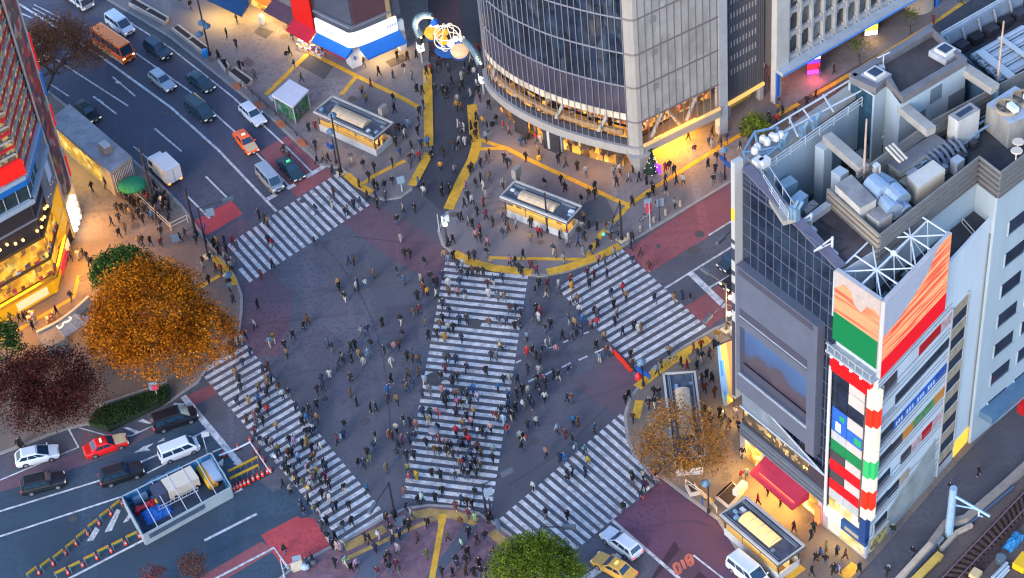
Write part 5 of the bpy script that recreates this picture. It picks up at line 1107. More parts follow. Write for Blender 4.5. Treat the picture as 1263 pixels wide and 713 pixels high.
for px, py, lab in ((64, 398, 'stack of crates with white goods beside the store corner entrance'), (40, 397, 'orange and white promotion stand at the store front'), (80, 318, 'brown rack of goods against the lit store wall'), (83, 312, 'tall rack of small goods by the lit store wall')):
    p = g(px, py, H_P); mb = MB(); mb.box(p+V((0, 0, .5)), (1.0, .7, 1.0), .5)
    for _ in range(6): mb.box(p+V((random.uniform(-.35, .35), random.uniform(-.25, .25), random.uniform(1.05, 1.4))), (.3, .28, .35), random.random())
    solo(mb, 'goods_stand', MULTI('goods_warm', [(.4, .25, .1), (.65, .6, .5), (.5, .1, .05), (.25, .15, .08)], (3, 3, 3), .6), lab, 'display stand')
# ------------------------------------------------------------ underground entrances
RIMW = M('rim_cream', (.46, .42, .37), .6, 0, .12, 1); KDECK = M('kiosk_deck', (.075, .085, .11), .7, 0, .5, 1.2)
VAULT = M('vault_tan', (.52, .38, .24), .35, 0, .2, 1.5); WALLP = M('kiosk_wall', (.46, .45, .44), .7, 0, .12, 1)
KAMB = SHOP('kiosk_amber', [(1, .55, .08), (1, .65, .15), (.8, .38, .05), (.95, .72, .35), (.45, .2, .03)], .65, (1.2, 1.2, 1.2))
GLP = GLASS('pale_glass', (.10, .12, .13), .15, .6, .3, .6)
def kiosk(label, A, B, C, z=3.2, vault=True, box=None, lit=.0):
    """A,B,C: three roof corners in the photo (short side AB, long side BC)"""
    a, b, c = g(*A, z), g(*B, z), g(*C, z); ux = (c-b).normalized(); uy = V((-ux.y, ux.x, 0))
    if uy.dot(a-b) < 0: uy = -uy
    W_, L_ = (a-b).dot(uy), (c-b).length; b0 = V((b.x, b.y, 0))
    def p(u, v, z_): return b0+ux*u+uy*v+V((0, 0, z_))
    t = thing('subway_entrance', label, 'subway entrance', tuple(p(L_/2, W_/2, H_P)), 'subway entrances on the pavements')
    mb = MB(); mb.obox(p(0, 0, z-.35), ux*L_, uy*W_, UP*.2); mb.obj('roof', KDECK, t)
    mb = MB(); r = [p(.12, .12, z), p(L_-.12, .12, z), p(L_-.12, W_-.12, z), p(.12, W_-.12, z), p(.12, .12, z)]
    mb.ribbon(r, .24, z+.06, 0, .45); mb.obj('rim', RIMW, t)
    if vault:
        mb = MB(); n = 6; vs = []
        u0, u1, v0, v1 = L_*.22, L_*.74, W_*.30, W_*.76
        for i in range(n+1):
            ang = math.pi*i/n; vs.append((v0+(v1-v0)*(1-math.cos(ang))/2, z-.1+.5*math.sin(ang)))
        for i in range(n): mb.quad(p(u0, vs[i][0], vs[i][1]), p(u1, vs[i][0], vs[i][1]), p(u1, vs[i+1][0], vs[i+1][1]), p(u0, vs[i+1][0], vs[i+1][1]))
        mb.poly([p(u0, v, zz) for v, zz in vs]); mb.poly([p(u1, v, zz) for v, zz in vs]); vt = mb.obj('skylight', VAULT if not lit else E('skylight_lit', (1, .62, .25), lit), t)
        mb = MB()
        for k in range(5): u = u0+(u1-u0)*k/4; mb.path([p(u, v, zz+.015) for v, zz in vs], .035, 4)
        mb.obj('skylight_bars', RIMW, vt)
    mb = MB()
    for v in (.14, .19, .86): mb.obox(p(L_*.04, W_*v, z-.15), ux*(L_*.9), uy*.10, UP*.16)
    mb.obj('roof_pipes', GALV, t)
    for i in range(5):
        u, v = random.choice([(random.uniform(.05, .17), random.uniform(.2, .8)), (random.uniform(.78, .92), random.uniform(.2, .8))]); mb = MB(); mb.obox(p(u*L_, v*W_, z-.15), ux*random.uniform(.3, .8), uy*random.uniform(.25, .5), UP*random.uniform(.15, .4)); mb.obj('roof_unit', random.choice([GALV, WHITEW, BLUST]), t)
    i_ = .35
    mb = MB(); mb.obox(p(i_, W_-i_-.15, H_P), ux*(L_-2*i_), uy*.15, UP*1.0); mb.obox(p(L_-i_-.15, i_, H_P), ux*.15, uy*(W_-2*i_-.1), UP*.95); mb.obox(p(i_, i_, H_P), ux*(L_-2*i_), uy*.15, UP*1.0); each(mb, 'wall', WALLP, t)
    mb = MB(); mb.obox(p(i_+.1, W_*.42, H_P+.02), ux*(L_-2*i_-.4), uy*.06, UP*(z-.6)); mb.obj('lit_interior', KAMB, t)
    mb = MB()
    for k in range(4):
        for v in (i_+.1, W_-i_-.08): u = i_+.1+(L_-2*i_-.2)*k/3; q = p(u, v, H_P); mb.tube(q, q+UP*(z-.5), .08, 6)
    each(mb, 'column', DARKM, t)
    mb = MB(); mb.obox(p(i_+.3, W_-i_-.05, 1.1), ux*(L_-2*i_-.6), uy*.03, UP*.9); mb.obj('glazing', M('glass_lit_tint', (.5, .3, .08), .2), t)  # amber put into the glass colour for the lit interior behind it
    lamp('AREA', p(L_/2, W_*.72, z-.5), 110, (1, .54, .10), L_*.7, (0, 0, math.atan2(ux.y, ux.x)), 1.0)
    if box:
        bp = g(*box, z); mb = MB(); mb.box(V((bp.x, bp.y, z+.35)), (1.15, .6, 1.3), math.atan2(ux.y, ux.x)+1.57); mb.box(V((bp.x, bp.y, (z-.3)/2)), (.7, .4, z-.35), math.atan2(ux.y, ux.x)+1.57); each(mb, 'vent_box', M('box_taupe', (.25, .225, .20), .7, 0, .15, 1), t)
    return t
kiosk('long subway entrance roof by the road beside the dark crossing post', (388, 139), (410, 117.5), (486, 151), box=(473, 139))
kiosk('subway entrance with pale tanks on its roof before the curved glass tower', (617, 243), (635, 222), (719, 254), box=(637, 215))
k3 = kiosk('subway entrance with glowing skylight near the red awning', (886.5, 634), (920, 611), (994, 673), lit=.9)
kiosk('narrow subway entrance half hidden under the sparse autumn tree', (858, 457), (817, 460), (829, 566))
# lift and smoking booth of green glass by the kerb
bt = thing('glass_booth', 'white-roofed booth with green glass walls and leafy prints by the kerb', 'booth', tuple(g(362, 150, H_P)))
q = gs([(335, 117), (357, 97.5), (381, 111), (361, 132)], 3.0); mb = MB(); mb.prism(q, 2.75, 3.0, 0, 0, True); mb.obj('roof', M('roof_lilac', (.56, .55, .60), .6, 0, .08, 1), bt)
cx_ = sum(q, V((0, 0, 0)))/4; qi = [cx_.lerp(p, .9) for p in q]; mb = MB(); mb.prism([V((p.x, p.y, 0)) for p in qi], H_P+.35, 2.75, 0); mb.obj('glass_wall', MULTI('booth_green', [(.02, .10, .05), (.04, .22, .06), (.10, .13, .14), (.03, .15, .07), (.14, .15, .2), (.05, .09, .08)], (3, 3, 1.2), .2, .3), bt)
mb = MB()
for p in qi: mb.tube(V((p.x, p.y, H_P)), V((p.x, p.y, 2.8)), .09, 6)
each(mb, 'post', STEEL, bt)
mb = MB(); mb.prism(gs([(331, 119), (345, 108), (351, 112), (336, 124)], 1.9), 1.7, 1.9, 0, 0, True); mb.obj('lean_to', M('roof_grey', (.36, .37, .40), .6), bt)
# long flat-roofed hall at the left
sh = thing('station_hall', 'long low hall with weathered grey roof, amber windows and louvred end', 'building', tuple(g(118, 215, H_P)))
RZ = 4.0; q = gs([(62, 149), (86, 129), (161, 192.5), (135, 212)], RZ); b0 = [V((p.x, p.y, 0)) for p in q]
mb = MB(); mb.prism(b0, 0, RZ-.25, 0); mb.obj('wall', M('hall_wall', (.36, .32, .25), .8, 0, .2, 1), sh)
mb = MB(); c_ = sum(q, V((0, 0, 0)))/4; mb.prism([c_+(p-c_)*1.03 for p in q], RZ-.25, RZ, 0, 0, True); mb.obj('roof', M('hall_roof', (.33, .30, .30), .9, 0, .35, .5), sh)
mb = MB()
for k in range(1, 5): mb.ribbon([q[0].lerp(q[3], k/5)+UP*.01, q[1].lerp(q[2], k/5)+UP*.01], .08)
mb.obj('roof_seams', M('seam_dark', (.2, .18, .19), .9), sh)
mb = MB(); p = g(131, 186, RZ); mb.box(p+UP*.45, (1.5, 1.1, .9), 2.2, 0); mb.box(p+UP*1.0, (1.3, .9, .2), 2.2, 1); mb.obj('roof_unit', [M('unit_brown', (.24, .21, .19), .7), M('unit_pale', (.5, .46, .42), .7)], sh)
WH = Wall(b0[0], b0[3]); mb = MB(); n = 7
for i in range(n): WH.rect(mb, .4+i*(WH.L-.8)/n*.82, .4+(i+.86)*(WH.L-.8)/n*.82, .8, 3.3, .05, .1)
each(mb, 'window', SHOP('hall_amber', [(1, .62, .08), (1, .7, .2), (.8, .42, .04), (.6, .3, .03)], .7, (1.6, 1.6, 1.6)), sh)
WE = Wall(b0[2], b0[3]); mb = MB()
WE.rect(mb, .3, WE.L-.3, .6, 3.3, .03, .06, 0); le = mb.obj('end_opening', DARKM, sh); mb = MB()
for i in range(12): u = .35+i*(WE.L-.7)/11; WE.rect(mb, u-.05, u+.05, .6, 3.3, .1, .07)
mb.obj('louvre_bars', M('bars_pale', (.55, .53, .52), .6), le)
lamp('AREA', WH.p(WH.L*.45, 3.3, 1.3), 160, (1, .64, .14), 10, (0, 0, math.atan2(WH.d.y, WH.d.x)), 1.0)
# green tent among the waiting crowd
tt = thing('green_tent', 'rounded green canvas shelter among the waiting crowd', 'tent', tuple(g(165, 236, H_P)))
c = g(163, 228, 2.2); mb = MB(); mb.ball(c, 1.75, 0, 14, 8, (1, .8, .45)); mb.obj('canvas', M('canvas_green', (.012, .19, .09), .8, 0, .2, 1), tt)
mb = MB()
for a in (0, 1.6, 3.1, 4.7): p = c+V((1.6*math.cos(a), 1.3*math.sin(a), 0)); mb.tube(V((p.x, p.y, H_P)), p, .05, 5)
each(mb, 'leg', DARKM, tt)
def rail_thing(name, label, pts, h, mat, cat='railing', n=2, r=.05, step=1.8, z=H_P, group=None):
    t = thing(name, label, cat, tuple(g(*pts[0], z)), group); q = gs(pts, z); mb = MB(); mp = MB()
    for k in range(n): mb.path([p+UP*(h*(k+1)/n) for p in q], r, 5)
    for a, b in zip(q, q[1:]):
        c = max(1, int((b-a).length/step))
        for i in range(c+1): mp.tube(a.lerp(b, i/c), a.lerp(b, i/c)+UP*h, r*1.1, 5)
    mb.obj('rails', mat, t); mp.obj('posts', mat, t); return t
RAILC = M('rail_cream', (.60, .52, .40), .6, .1); RAILD = M('rail_dark', (.05, .045, .05), .5, .2)
rail_thing('barrier', 'long cream barrier along which the crowd waits', [(163, 240), (187, 262), (211, 284)], 1.1, RAILC)
rail_thing('barrier', 'short cream barrier across the end of the waiting crowd', [(212, 284), (232, 274)], 1.1, RAILC)
rail_thing('guard_rail', 'dark guard rail along the kerb by the green glass booth', [(302, 108), (340, 142), (366, 168), (390, 190)], .8, RAILD)
rail_thing('guard_rail', 'pale guard rail on the kerb near the pavement planter by the sparse tree', [(846, 598), (866, 612), (884, 632)], .8, RAILC)
rail_thing('guard_rail', 'dark guard rail at the planted bed near the upper road kerb', [(297, 108), (306, 101)], .8, RAILD)
# glass-roofed shelter behind a curved wall at the foot of the trees
sl_ = thing('glass_shelter', 'glass-roofed shelter with wavy light strip behind a curved low wall', 'shelter', tuple(g(80, 408, H_P)))
mb = MB(); mb.wall(smooth(gs([(45, 409), (70, 397), (92, 381), (109, 365)], 1.3)), H_P, 1.3, .3); mb.obj('curved_wall', RIMW, sl_)
mb = MB(); mb.prism(gs([(69, 402), (92, 387), (117, 392), (80, 416)], 2.6), 2.45, 2.6, 0, 0, True); mb.obj('glass_roof', M('roof_glass', (.22, .26, .29), .25, 0, .3, 1, 0, .6), sl_)
mb = MB()
for a, b in (((69, 402), (80, 416)), ((81, 394), (96, 407)), ((92, 387), (105, 400))): mb.path(gs([a, b], 2.64), .05, 4)
mb.obj('glazing_bars', STEEL, sl_)
mb = MB(); mb.path(gs([(70, 402), (73, 405), (77, 402), (78, 398), (82, 397), (86, 395), (88, 392), (85, 391)], 2.7), .06, 5); mb.obj('light_strip', E('strip_warm', (1, .8, .5), 2), sl_)
mb = MB(); mb.prism(gs([(46, 412), (70, 399), (82, 416), (58, 430)], 1.2), H_P, 1.1, 0, 0); mb.obj('base_block', M('block_grey', (.20, .19, .19), .8, 0, .3, .8), sl_)
for px, py in ((60, 412), (128, 448)):
    mb = MB(); p = g(px, py, H_P); mb.box(p+UP*.45, (1.1, .8, .9), .5); mb.box(p+UP*.95, (.9, .6, .12), .5); solo(mb, 'utility_box', M('box_bluegrey', (.16, .20, .26), .6, .1, .2, 1), ('small utility box beside the glass shelter', 'blue-topped utility box under the golden tree')[px > 100], 'utility box')
# ------------------------------------------------------------ gateway with lit globe over the shopping street
gt = thing('street_gate', 'street gateway of two curled arms holding a lit wire globe with gold ornaments', 'gateway', tuple(g(558, 92, H_P)))
GTEAL = M('gate_teal', (.17, .24, .26), .4, .3, .1, 2)
lp, rp_ = g(521, 77, H_P), g(597, 116, H_P)
mb = MB(); mb.tube(lp, lp+UP*3.2, .14, 8); mb.tube(rp_, rp_+UP*3.2, .14, 8); each(mb, 'post', STEEL, gt)
for P_, arm, nm in ((lp, [(519, 45, 4.6), (514, 36, 5.4), (512, 27, 6.2), (517, 20, 6.8), (525, 18, 7), (533, 20, 7)], 0), (rp_, [(593, 80, 4.4), (590, 72, 5.2), (584, 62, 5.8), (577, 54, 6.1), (572, 50, 6.2)], 1)):
    mb = MB(); pts = [g(x, y, z) for x, y, z in arm]; pts = smooth(pts, 2)
    for i, (a, b) in enumerate(zip(pts, pts[1:])): mb.tube(a, b, .55-.2*i/len(pts), 8, 0, .55-.2*(i+1)/len(pts))
    ar = mb.obj('arm', GTEAL, gt)
    mb = MB()
    for a, b in zip(pts[1:-2], pts[2:-1]): mb.tube(a+V((.1, -.45, -.05)), b+V((.1, -.45, -.05)), .14, 5)
    mb.obj('light_strip', E('gate_light', (1, .78, .4), 2.2), ar)
    mb = MB(); mb.tube(P_+UP*2.9, P_+UP*4.6, .42, 10); mb.obj('collar', DARKM, gt); mb = MB(); mb.box(P_+V((0, 0, 2.5)), (.75, .75, 1.1), .3); lt = mb.obj('lantern', E('lantern_white', (.9, .95, 1), 2.0), gt)
    mb = MB(); mb.box(P_+V((0, -.39, 2.5)), (.35, .03, .4), .0); mb.obj('emblem', M('emblem_dark', (.05, .08, .25), .5), lt)
gc = g(552, 46, 6.0); R_ = 1.75; mb = MB()
for k in range(4):
    a = math.pi*k/4+.3; e = V((math.cos(a), math.sin(a), 0)); pts = [gc+e*(R_*math.cos(t))+UP*(R_*math.sin(t)) for t in [2*math.pi*j/24 for j in range(25)]]; mb.path(pts, .06, 4)
for z in (-.5, .7):
    r = math.sqrt(R_*R_-z*z); mb.path([gc+V((r*math.cos(t), r*math.sin(t), z)) for t in [2*math.pi*j/24 for j in range(25)]], .06, 4)
mb.obj('globe_frame', E('globe_wire', (1, .86, .68), .8), gt)
mb = MB(); mb.lathe(gc-UP*2.1, [(1.5, 0), (1.8, .25), (1.4, .45)], 18); mb.obj('globe_base', E('base_blue', (.02, .11, .42), .4), gt)
OG = E('ornament_gold', (1, .50, .05), .6); OW = E('ornament_white', (1, .92, .85), .7); OB = M('ornament_blue', (.02, .12, .55), .3)
for x, y, z, r, m_ in ((547, 50, 5.4, .6, OG), (556, 54, 5.2, .5, OW), (549, 40, 5.6, .45, OG), (562, 48, 5.6, .4, OW), (536, 28, 6.2, .55, OB), (538, 33, 5.8, .4, OW), (532, 33, 5.8, .3, OW), (570, 48, 5.8, .4, OW), (566, 54, 5.4, .35, OB), (572, 57, 5.2, .25, E('ornament_violet', (.4, .1, .8), 1))):
    mb = MB(); mb.ball(g(x, y, z), r, 0, 10, 6); mb.obj('ornament', m_, gt)
for x, y, m_ in ((534, 40, OG), (567, 63, E('ornament_peach', (1, .6, .35), .6))):
    c = g(x, y, 5.2); mb = MB(); mb.lathe(c, [(.9, -.5), (1.15, 0), (.9, .5), (.3, .7)], 12); mb.obj('ornament', m_, gt); mb = MB(); mb.lathe(c-UP*.8, [(.9, 0), (1.1, .2)], 12); mb.obj('ornament_base', E('base_blue', (.02, .11, .42), .4), gt)
mb = MB(); mb.tube(g(533, 20, 7), gc+UP*1.9, .035, 4); mb.tube(g(572, 50, 6.2), gc+V((1.7, 0, .6)), .06, 4); mb.tube(gc-V((1.8, 0, .6)), g(534, 40, 5.6), .06, 4); mb.tube(gc-V((-1.5, 0, .9)), g(567, 63, 5.6), .06, 4); mb.obj('cables', DARKM, gt)
lamp('POINT', gc-UP*2.6, 25, (1, .85, .65), .8)
# ------------------------------------------------------------ posts, lamps and signals
POLE = M('pole_dark', (.035, .033, .042), .5, .3); POLEP = M('pole_pale', (.48, .50, .53), .5, .3)
SIGB = M('sign_face_blue', (.012, .06, .25), .4); LH = M('lamp_head_blue', (.10, .17, .23), .4, .2)
def post(label, base, top, arm=None, extras=(), r=.11, mat=None, name='signal_post', cat='post', pad=False, group=None):
    b = g(*base, H_P); h = height(V((b.x, b.y, 0)), top) if isinstance(top, (int, float)) and top > 30 else top
    t = thing(name, label, cat, tuple(b), group); mb = MB(); mb.tube(b, V((b.x, b.y, h)), r, 8, 0, r*.7); mb.tube(b, b+UP*.5, r*1.6, 8); mb.obj('pole', mat or POLE, t)
    if pad: q = MB(); q.box(b+V((0, 0, .06)), (1.0, 1.0, .12), .6); q.obj('lit_pad', M('pad_lit_tone', (.6, .48, .3), .8), t)  # warm cream of the slab paints the light at the post's foot
    tp = V((b.x, b.y, h))
    if arm:
        az = h*.97; a = g(*arm, az); q = MB(); q.tube(V((b.x, b.y, az)), a, .06, 6); q.obj('arm', mat or POLE, t)
        d = (a-V((b.x, b.y, az))).normalized(); rz = math.atan2(d.y, d.x); q = MB(); q.box(a, (1.3, .35, .45), rz); s_ = q.obj('signal_head', M('signal_case', (.12, .135, .155), .5, .2), t)
        q = MB(); nn = V((-d.y, d.x, 0))
        for k in (-.4, 0, .4): q.lathe(a+d*k-UP*.24, [(.14, 0), (.14, .03)], 8)
        q.obj('lenses', M('lens_dark', (.03, .05, .04), .3), s_)
    for kind, px, py, z in extras:
        p = g(px, py, z); q = MB()
        if kind == 'board': q.box(p, (.95, .1, .7), -.9); q.obj('sign_board', SIGB, t)
        elif kind == 'disc': q.tube(p-V((.05, .05, 0)), p+V((.05, -.05, 0)), .45, 14); q.obj('sign_disc', SIGB, t)
        elif kind == 'lamp': q.lathe(p, [(.5, 0), (.55, .12), (.2, .5), (.05, .6)], 10); q.obj('lamp_head', LH, t)
        elif kind == 'plate': q.box(p, (.9, .08, 1.1), .2); q.obj('sign_plate', M('plate_pale', (.20, .27, .34), .5), t)
        elif kind == 'glow': q.ball(p, .26); q.obj('lamp_globe', E('lamp_glow', (1, .86, .58), 7), t); lamp('POINT', p+V((0, -.6, 0)), 45, (1, .80, .48), .2)
        elif kind == 'red': q.box(p, (.7, .1, .7), .2); q.obj('sign_plate', M('plate_red', (.5, .05, .08), .5), t)
        elif kind == 'box': q.box(p, (1.0, .7, .6), .4); q.obj('sign_box', M('box_taupe', (.25, .225, .20), .7, 0, .15, 1), t)
        elif kind == 'green': q.ball(p, .16); q.obj('walk_light', E('walk_green', (.02, .9, .35), 4), t)
        if (p-tp).length < 6 and abs(p.z-h) > .8 or (p-V((b.x, b.y, p.z))).length > .35:
            q = MB(); q.tube(V((b.x, b.y, min(h, p.z))), p, .04, 4); q.obj('bracket', mat or POLE, t)
    return t
post('tall dark post by the waiting crowd nearest the white truck', (190, 250), 181, r=.16)
post('tall dark post at the end of the waiting crowd', (242, 290), 232, r=.18, extras=[('plate', 216, 294, 1.6)])
post('dark signal post reaching over the red road box', (254, 300), 256, (281, 246), [('plate', 259, 262, 5.0), ('disc', 252, 279, 2.6)])
post('black post at the long subway entrance with lit base', (421, 213), 141, r=.13, pad=True, extras=[('lamp', 410, 143, 7.3)])
post('street guide post with blue boards by the long subway entrance', (415, 201), 172, extras=[('board', 406, 180, 2.6), ('plate', 411, 181, 2.4), ('lamp', 408, 163, 3.6)], name='guide_post')
post('sign post with a small blue plate on the pavement corner', (496, 236), 219, extras=[('plate', 494, 222, 2.0)], mat=POLEP, r=.06)
post('signal post with glowing lamp on the plaza corner', (552, 304), 262, extras=[('disc', 547, 265, 4.9), ('glow', 549, 277, 3.8), ('plate', 549, 270, 4.3)])
post('short white post on the rounded plaza corner', (542, 285), 264, mat=POLEP, r=.07)
post('thin black post standing before the tower-side subway entrance', (676, 286), 238, r=.13)
post('black signal post on the kerb of the tower plaza with green walk light', (767, 296), 248, (752, 281), [('green', 744, 289, 1.5)], r=.14, pad=True)
post('pole with red and pink route signs near the kerb bollards', (802, 281), 249, extras=[('red', 800, 254, 3.2), ('red', 800, 260, 2.5), ('plate', 799, 250, 3.6)], mat=POLEP, r=.07, name='sign_post')
post('small dark sign post beside the route sign pole', (813.5, 272), 246, extras=[('plate', 814, 250, 2.6)], r=.05, name='sign_post')
post('guide post with two blue boards at the corner of the right crossing', (793.5, 476), 446, extras=[('board', 788, 456, 2.6), ('board', 798, 462, 2.6), ('lamp', 791, 447, 3.6)], name='guide_post')
post('guide post with blue boards in front of the amber tower entrance', (894, 221), 186, extras=[('board', 892, 196, 2.8), ('board', 897, 202, 2.8), ('lamp', 893, 186, 4.2)], name='guide_post')
post('brown signal post beside the dark glass store with three glowing lamps', (896, 407), 350, (870, 334), [('glow', 901, 367, 5.0), ('glow', 899, 387, 2.6), ('glow', 909, 405, 1.6), ('glow', 912, 380, 4)], mat=M('pole_brown', (.20, .14, .10), .5, .2), pad=True)
post('dark signal post leaning out over the red bus lane', (910, 318), 5.2, (889, 296))
post('dark signal arm post above the red bay at the right crossing', (897, 400), 4.0, (873, 393))
post('black signal post on the near plaza left of the central crossing', (487, 637), 595, (459, 627), r=.15)
post('black signal post on the near plaza right of the central crossing', (600, 636), 597, (625, 583), [('plate', 602, 607, 4.2)], r=.15)
post('low dark signal post at the near plaza kerb edge', (606, 640), 3.2, (614, 648))
post('signal post beside the round clipped tree with a blue sign', (672, 692), 5.5, (702, 650))
post('double-headed lamp post at the planted bed with a blue bin', (259, 68), 24, extras=[('lamp', 249, 29, 5.2), ('lamp', 246, 43, 4.2), ('lamp', 255, 33, 4.8)], name='street_lamp', cat='street lamp')
post('lamp post with lit base at the left corner crossing', (257, 316), 4.2, pad=True, name='street_lamp', cat='street lamp', extras=[('lamp', 281, 340, 2.0)])
post('signpost standing in the clipped hedge', (195, 492), 476, extras=[('red', 191, 478, 1.9), ('plate', 189, 476, 2.1)], mat=POLEP, r=.06, name='sign_post')
post('pale frame post on the near pavement by the red box', (351, 712), 690, mat=POLEP, r=.07, extras=[('plate', 366, 690, 1.4)], name='sign_post')
post('sign frame with lamp and grey disc on the pavement by the wine-red road', (874, 632), 600, extras=[('disc', 866, 617, 2.2), ('lamp', 871, 597, 3.6)], name='guide_post')
mb = MB(); mb.lathe(g(254, 69, H_P), [(.38, 0), (.42, .5), (.4, .95), (.2, 1.05)], 12); solo(mb, 'litter_bin', M('bin_blue', (.02, .22, .50), .5), 'bright blue bin at the foot of the double-headed lamp', 'bin')
mb = MB(); p = g(367, 702, H_P); mb.box(p+UP*.6, (1.2, .12, 1.1), .3); mb.box(p+UP*.06, (1.0, .5, .1), .3); solo(mb, 'notice_board', M('board_cream', (.55, .48, .36), .6, 0, .3, 2), 'free-standing cream notice board beside the red box', 'notice board')
for px, py, lab in ((376, 699, 'pale blue rubbish bag left of the dark sack'), (386, 693, 'dark sack beside the pale rubbish bag')):
    mb = MB(); mb.ball(g(px, py, H_P+.35), .5, 0, 9, 6, (1, .8, .8)); solo(mb, 'sack', M('sack_'+('blue' if px < 380 else 'dark'), (.30, .38, .44) if px < 380 else (.05, .055, .08), .6), lab, 'sack')
bpts = ((775, 294), (790, 285), (806.7, 274), (821, 265), (839, 254)); bl_ = ['nearest the signal post', 'second from the signal post', 'third from the signal post', 'fourth from the signal post', 'farthest from the signal post']
for (x, y), l_ in zip(bpts, bl_):
    mb = MB(); mb.lathe(g(x, y, H_P), [(.16, 0), (.16, .75), (.1, .85)], 10); solo(mb, 'bollard', M('bollard_tan', (.42, .33, .25), .7, 0, .2, 2), 'tan kerb bollard on the tower plaza, '+l_, 'bollard', 'bollards along the kerb')
# hanging banner on the store's corner
bn = thing('banner', 'tall pennant of blue, yellow and peach stripes hung beside the dark store', 'banner', tuple(g(905, 500, H_P)))
b0_ = g(908, 515); ex = (g(888, 497)-g(908, 515)); ex.z = 0; ex.normalize()
def bw(px, py):
    return onwall(b0_, b0_+ex, px, py)
mb = MB()
edge = lambda t: (bw(885+(893-885)*t, 427+(503-427)*t), bw(905+(910-905)*t, 419+(490-419)*t))
n = 12; cl = 9
nn = V((-ex.y, ex.x, 0))
for i in range(n):
    a0, a1 = edge(i/n); b0__, b1 = edge((i+1)/n)
    for k in range(cl):
        f0, f1 = k/cl, (k+1)/cl; w_ = lambda f, t: nn*(.12*math.sin(f*5+t*3))
        m_ = 0 if k < (2 if (i < 3 or i > 9) else 3) else (1 if k < 5 else (2 if k < 8 else 3))
        if k == 1 and (2 < i < 6 or 8 < i < 11): m_ = 4
        mb.quad(a0.lerp(a1, f0)+w_(f0, i/n), a0.lerp(a1, f1)+w_(f1, i/n), b0__.lerp(b1, f1)+w_(f1, (i+1)/n), b0__.lerp(b1, f0)+w_(f0, (i+1)/n), m_)
mb.obj('cloth', [M('cloth_skyblue', (.25, .42, .65), .8), M('cloth_yellow', (.75, .50, .10), .8), M('cloth_peach', (.70, .27, .09), .8), M('cloth_red', (.6, .04, .06), .8), M('cloth_blue', (.05, .28, .70), .8)], bn)
q0, q1 = edge(-.02); mb = MB(); mb.tube(q0, q1, .06); mb.tube(q1, V((q1.x, q1.y, H_P)), .07); mb.obj('pole', POLE, bn)
lamp('AREA', g(905, 500, 2.2), 45, (1, .62, .14), 2)
# ------------------------------------------------------------ planters
SOIL = M('soil', (.05, .032, .028), .95, 0, .6, 4, .3)
def planter(label, pts, h=.55, grp='stone planters along the kerb', divide=None):
    t = thing('planter', label, 'planter', tuple(g(*pts[0], H_P)), grp); q = gs(pts, h+H_P)
    mb = MB(); c = sum(q, V((0, 0, 0)))/len(q); mb.ribbon(q+[q[0], q[1]], .25, h+H_P, 0, h); mb.obj('kerb', M('planter_stone', (.48, .40, .33), .8, 0, .2, 1.5), t)
    mb = MB(); mb.sheet(q, h+H_P-.1); mb.obj('soil', SOIL, t)
    if divide: mb = MB(); mb.ribbon(gs(divide, h+H_P+.01), .2, h+H_P+.01, 0, .2); mb.obj('divider', M('planter_stone', (.48, .40, .33), .8, 0, .2, 1.5), t)
    return t
planter('long stone planter at the top edge of the road', [(159, 3), (165, -3), (207, 21), (203, 27)], divide=[(180, 12), (186, 9)])
planter('long stone planter under the double-headed lamp', [(212, 34), (219, 30), (258, 59), (254, 66)], divide=[(232, 48), (238, 44)])
planter('small dark planter where two people sit', [(269, 73), (275, 71), (282, 80), (279, 87)])
planter('stone planter at the start of the dark guard rail', [(282, 88), (289, 82), (311, 98), (304, 105)])
planter('dark planted bed by the subway entrance with glowing skylight', [(884, 612), (903, 594), (916, 606), (899, 624)], .4)
planter('pale planter on the kerb under the sparse tree', [(846, 597), (856, 596), (862, 606), (852, 608)], .5)
mb = MB(); p = g(913, 606, 1.0); mb.box(p+UP*.4, (1.6, .7, .8), .8); solo(mb, 'lit_box', M('box_cream', (.58, .52, .46), .6), 'cream box standing behind the subway entrance with glowing skylight', 'box')  # plain box in its own cream colour
# ------------------------------------------------------------ fenced works in the road
cw = thing('works_enclosure', 'white-walled works enclosure lined with blue sheets in the road', 'enclosure', tuple(g(215, 625)))
ZT_ = 1.6; q = gs([(150, 612), (260, 558), (285, 600), (176, 660)], ZT_); b0 = [V((p.x, p.y, 0)) for p in q]
PANW = M('hoarding_white', (.33, .38, .40), .6, .1, .15, .7)
for i in range(4): a, b = b0[i], b0[(i+1) % 4]; mb = MB(); d = (b-a).normalized(); mb.wall([a+d*.06, b-d*.06], 0, ZT_ if i != 2 else ZT_, .12); mb.obj('hoarding', PANW, cw)
c = sum(b0, V((0, 0, 0)))/4; bi = [c+(p-c)*.965 for p in b0]
mb = MB()
for i in (0, 1, 3): a, b = bi[i], bi[(i+1) % 4]; mb.wall([a, b], .05, 1.5, .06)
each(mb, 'blue_sheet', MULTI('sheet_blue', [(.02, .10, .22), (.03, .15, .30), (.015, .07, .16), (.05, .20, .34), (.02, .09, .20)], (1.2, 1.2, 1.5), .4, .3), cw)
mb = MB(); mb.sheet(bi, .02); mb.obj('works_floor', M('works_ground', (.035, .05, .075), .9, 0, .5, .5), cw)
mb = MB()
for k in range(1, 6): a, b = q[0].lerp(q[1], k/6), q[3].lerp(q[2], k/6); mb.tube(a, b, .05, 5); mb.tube(a, V((a.x, a.y, 0)), .05, 5)
each(mb, 'cross_bar', POLEP, cw)
mb = MB(); a, b = q[3], q[2]; n_ = (b-a).normalized(); o_ = V((n_.y, -n_.x, 0))
if o_.y > 0: o_ = -o_
mb.obox(V((a.x, a.y, .7))+n_*.6+o_*.02, n_*((b-a).length*.62), o_*.1, UP*.6); mb.obj('dark_panel', M('panel_bluegrey', (.06, .09, .13), .5, 0, .3, 1), cw)
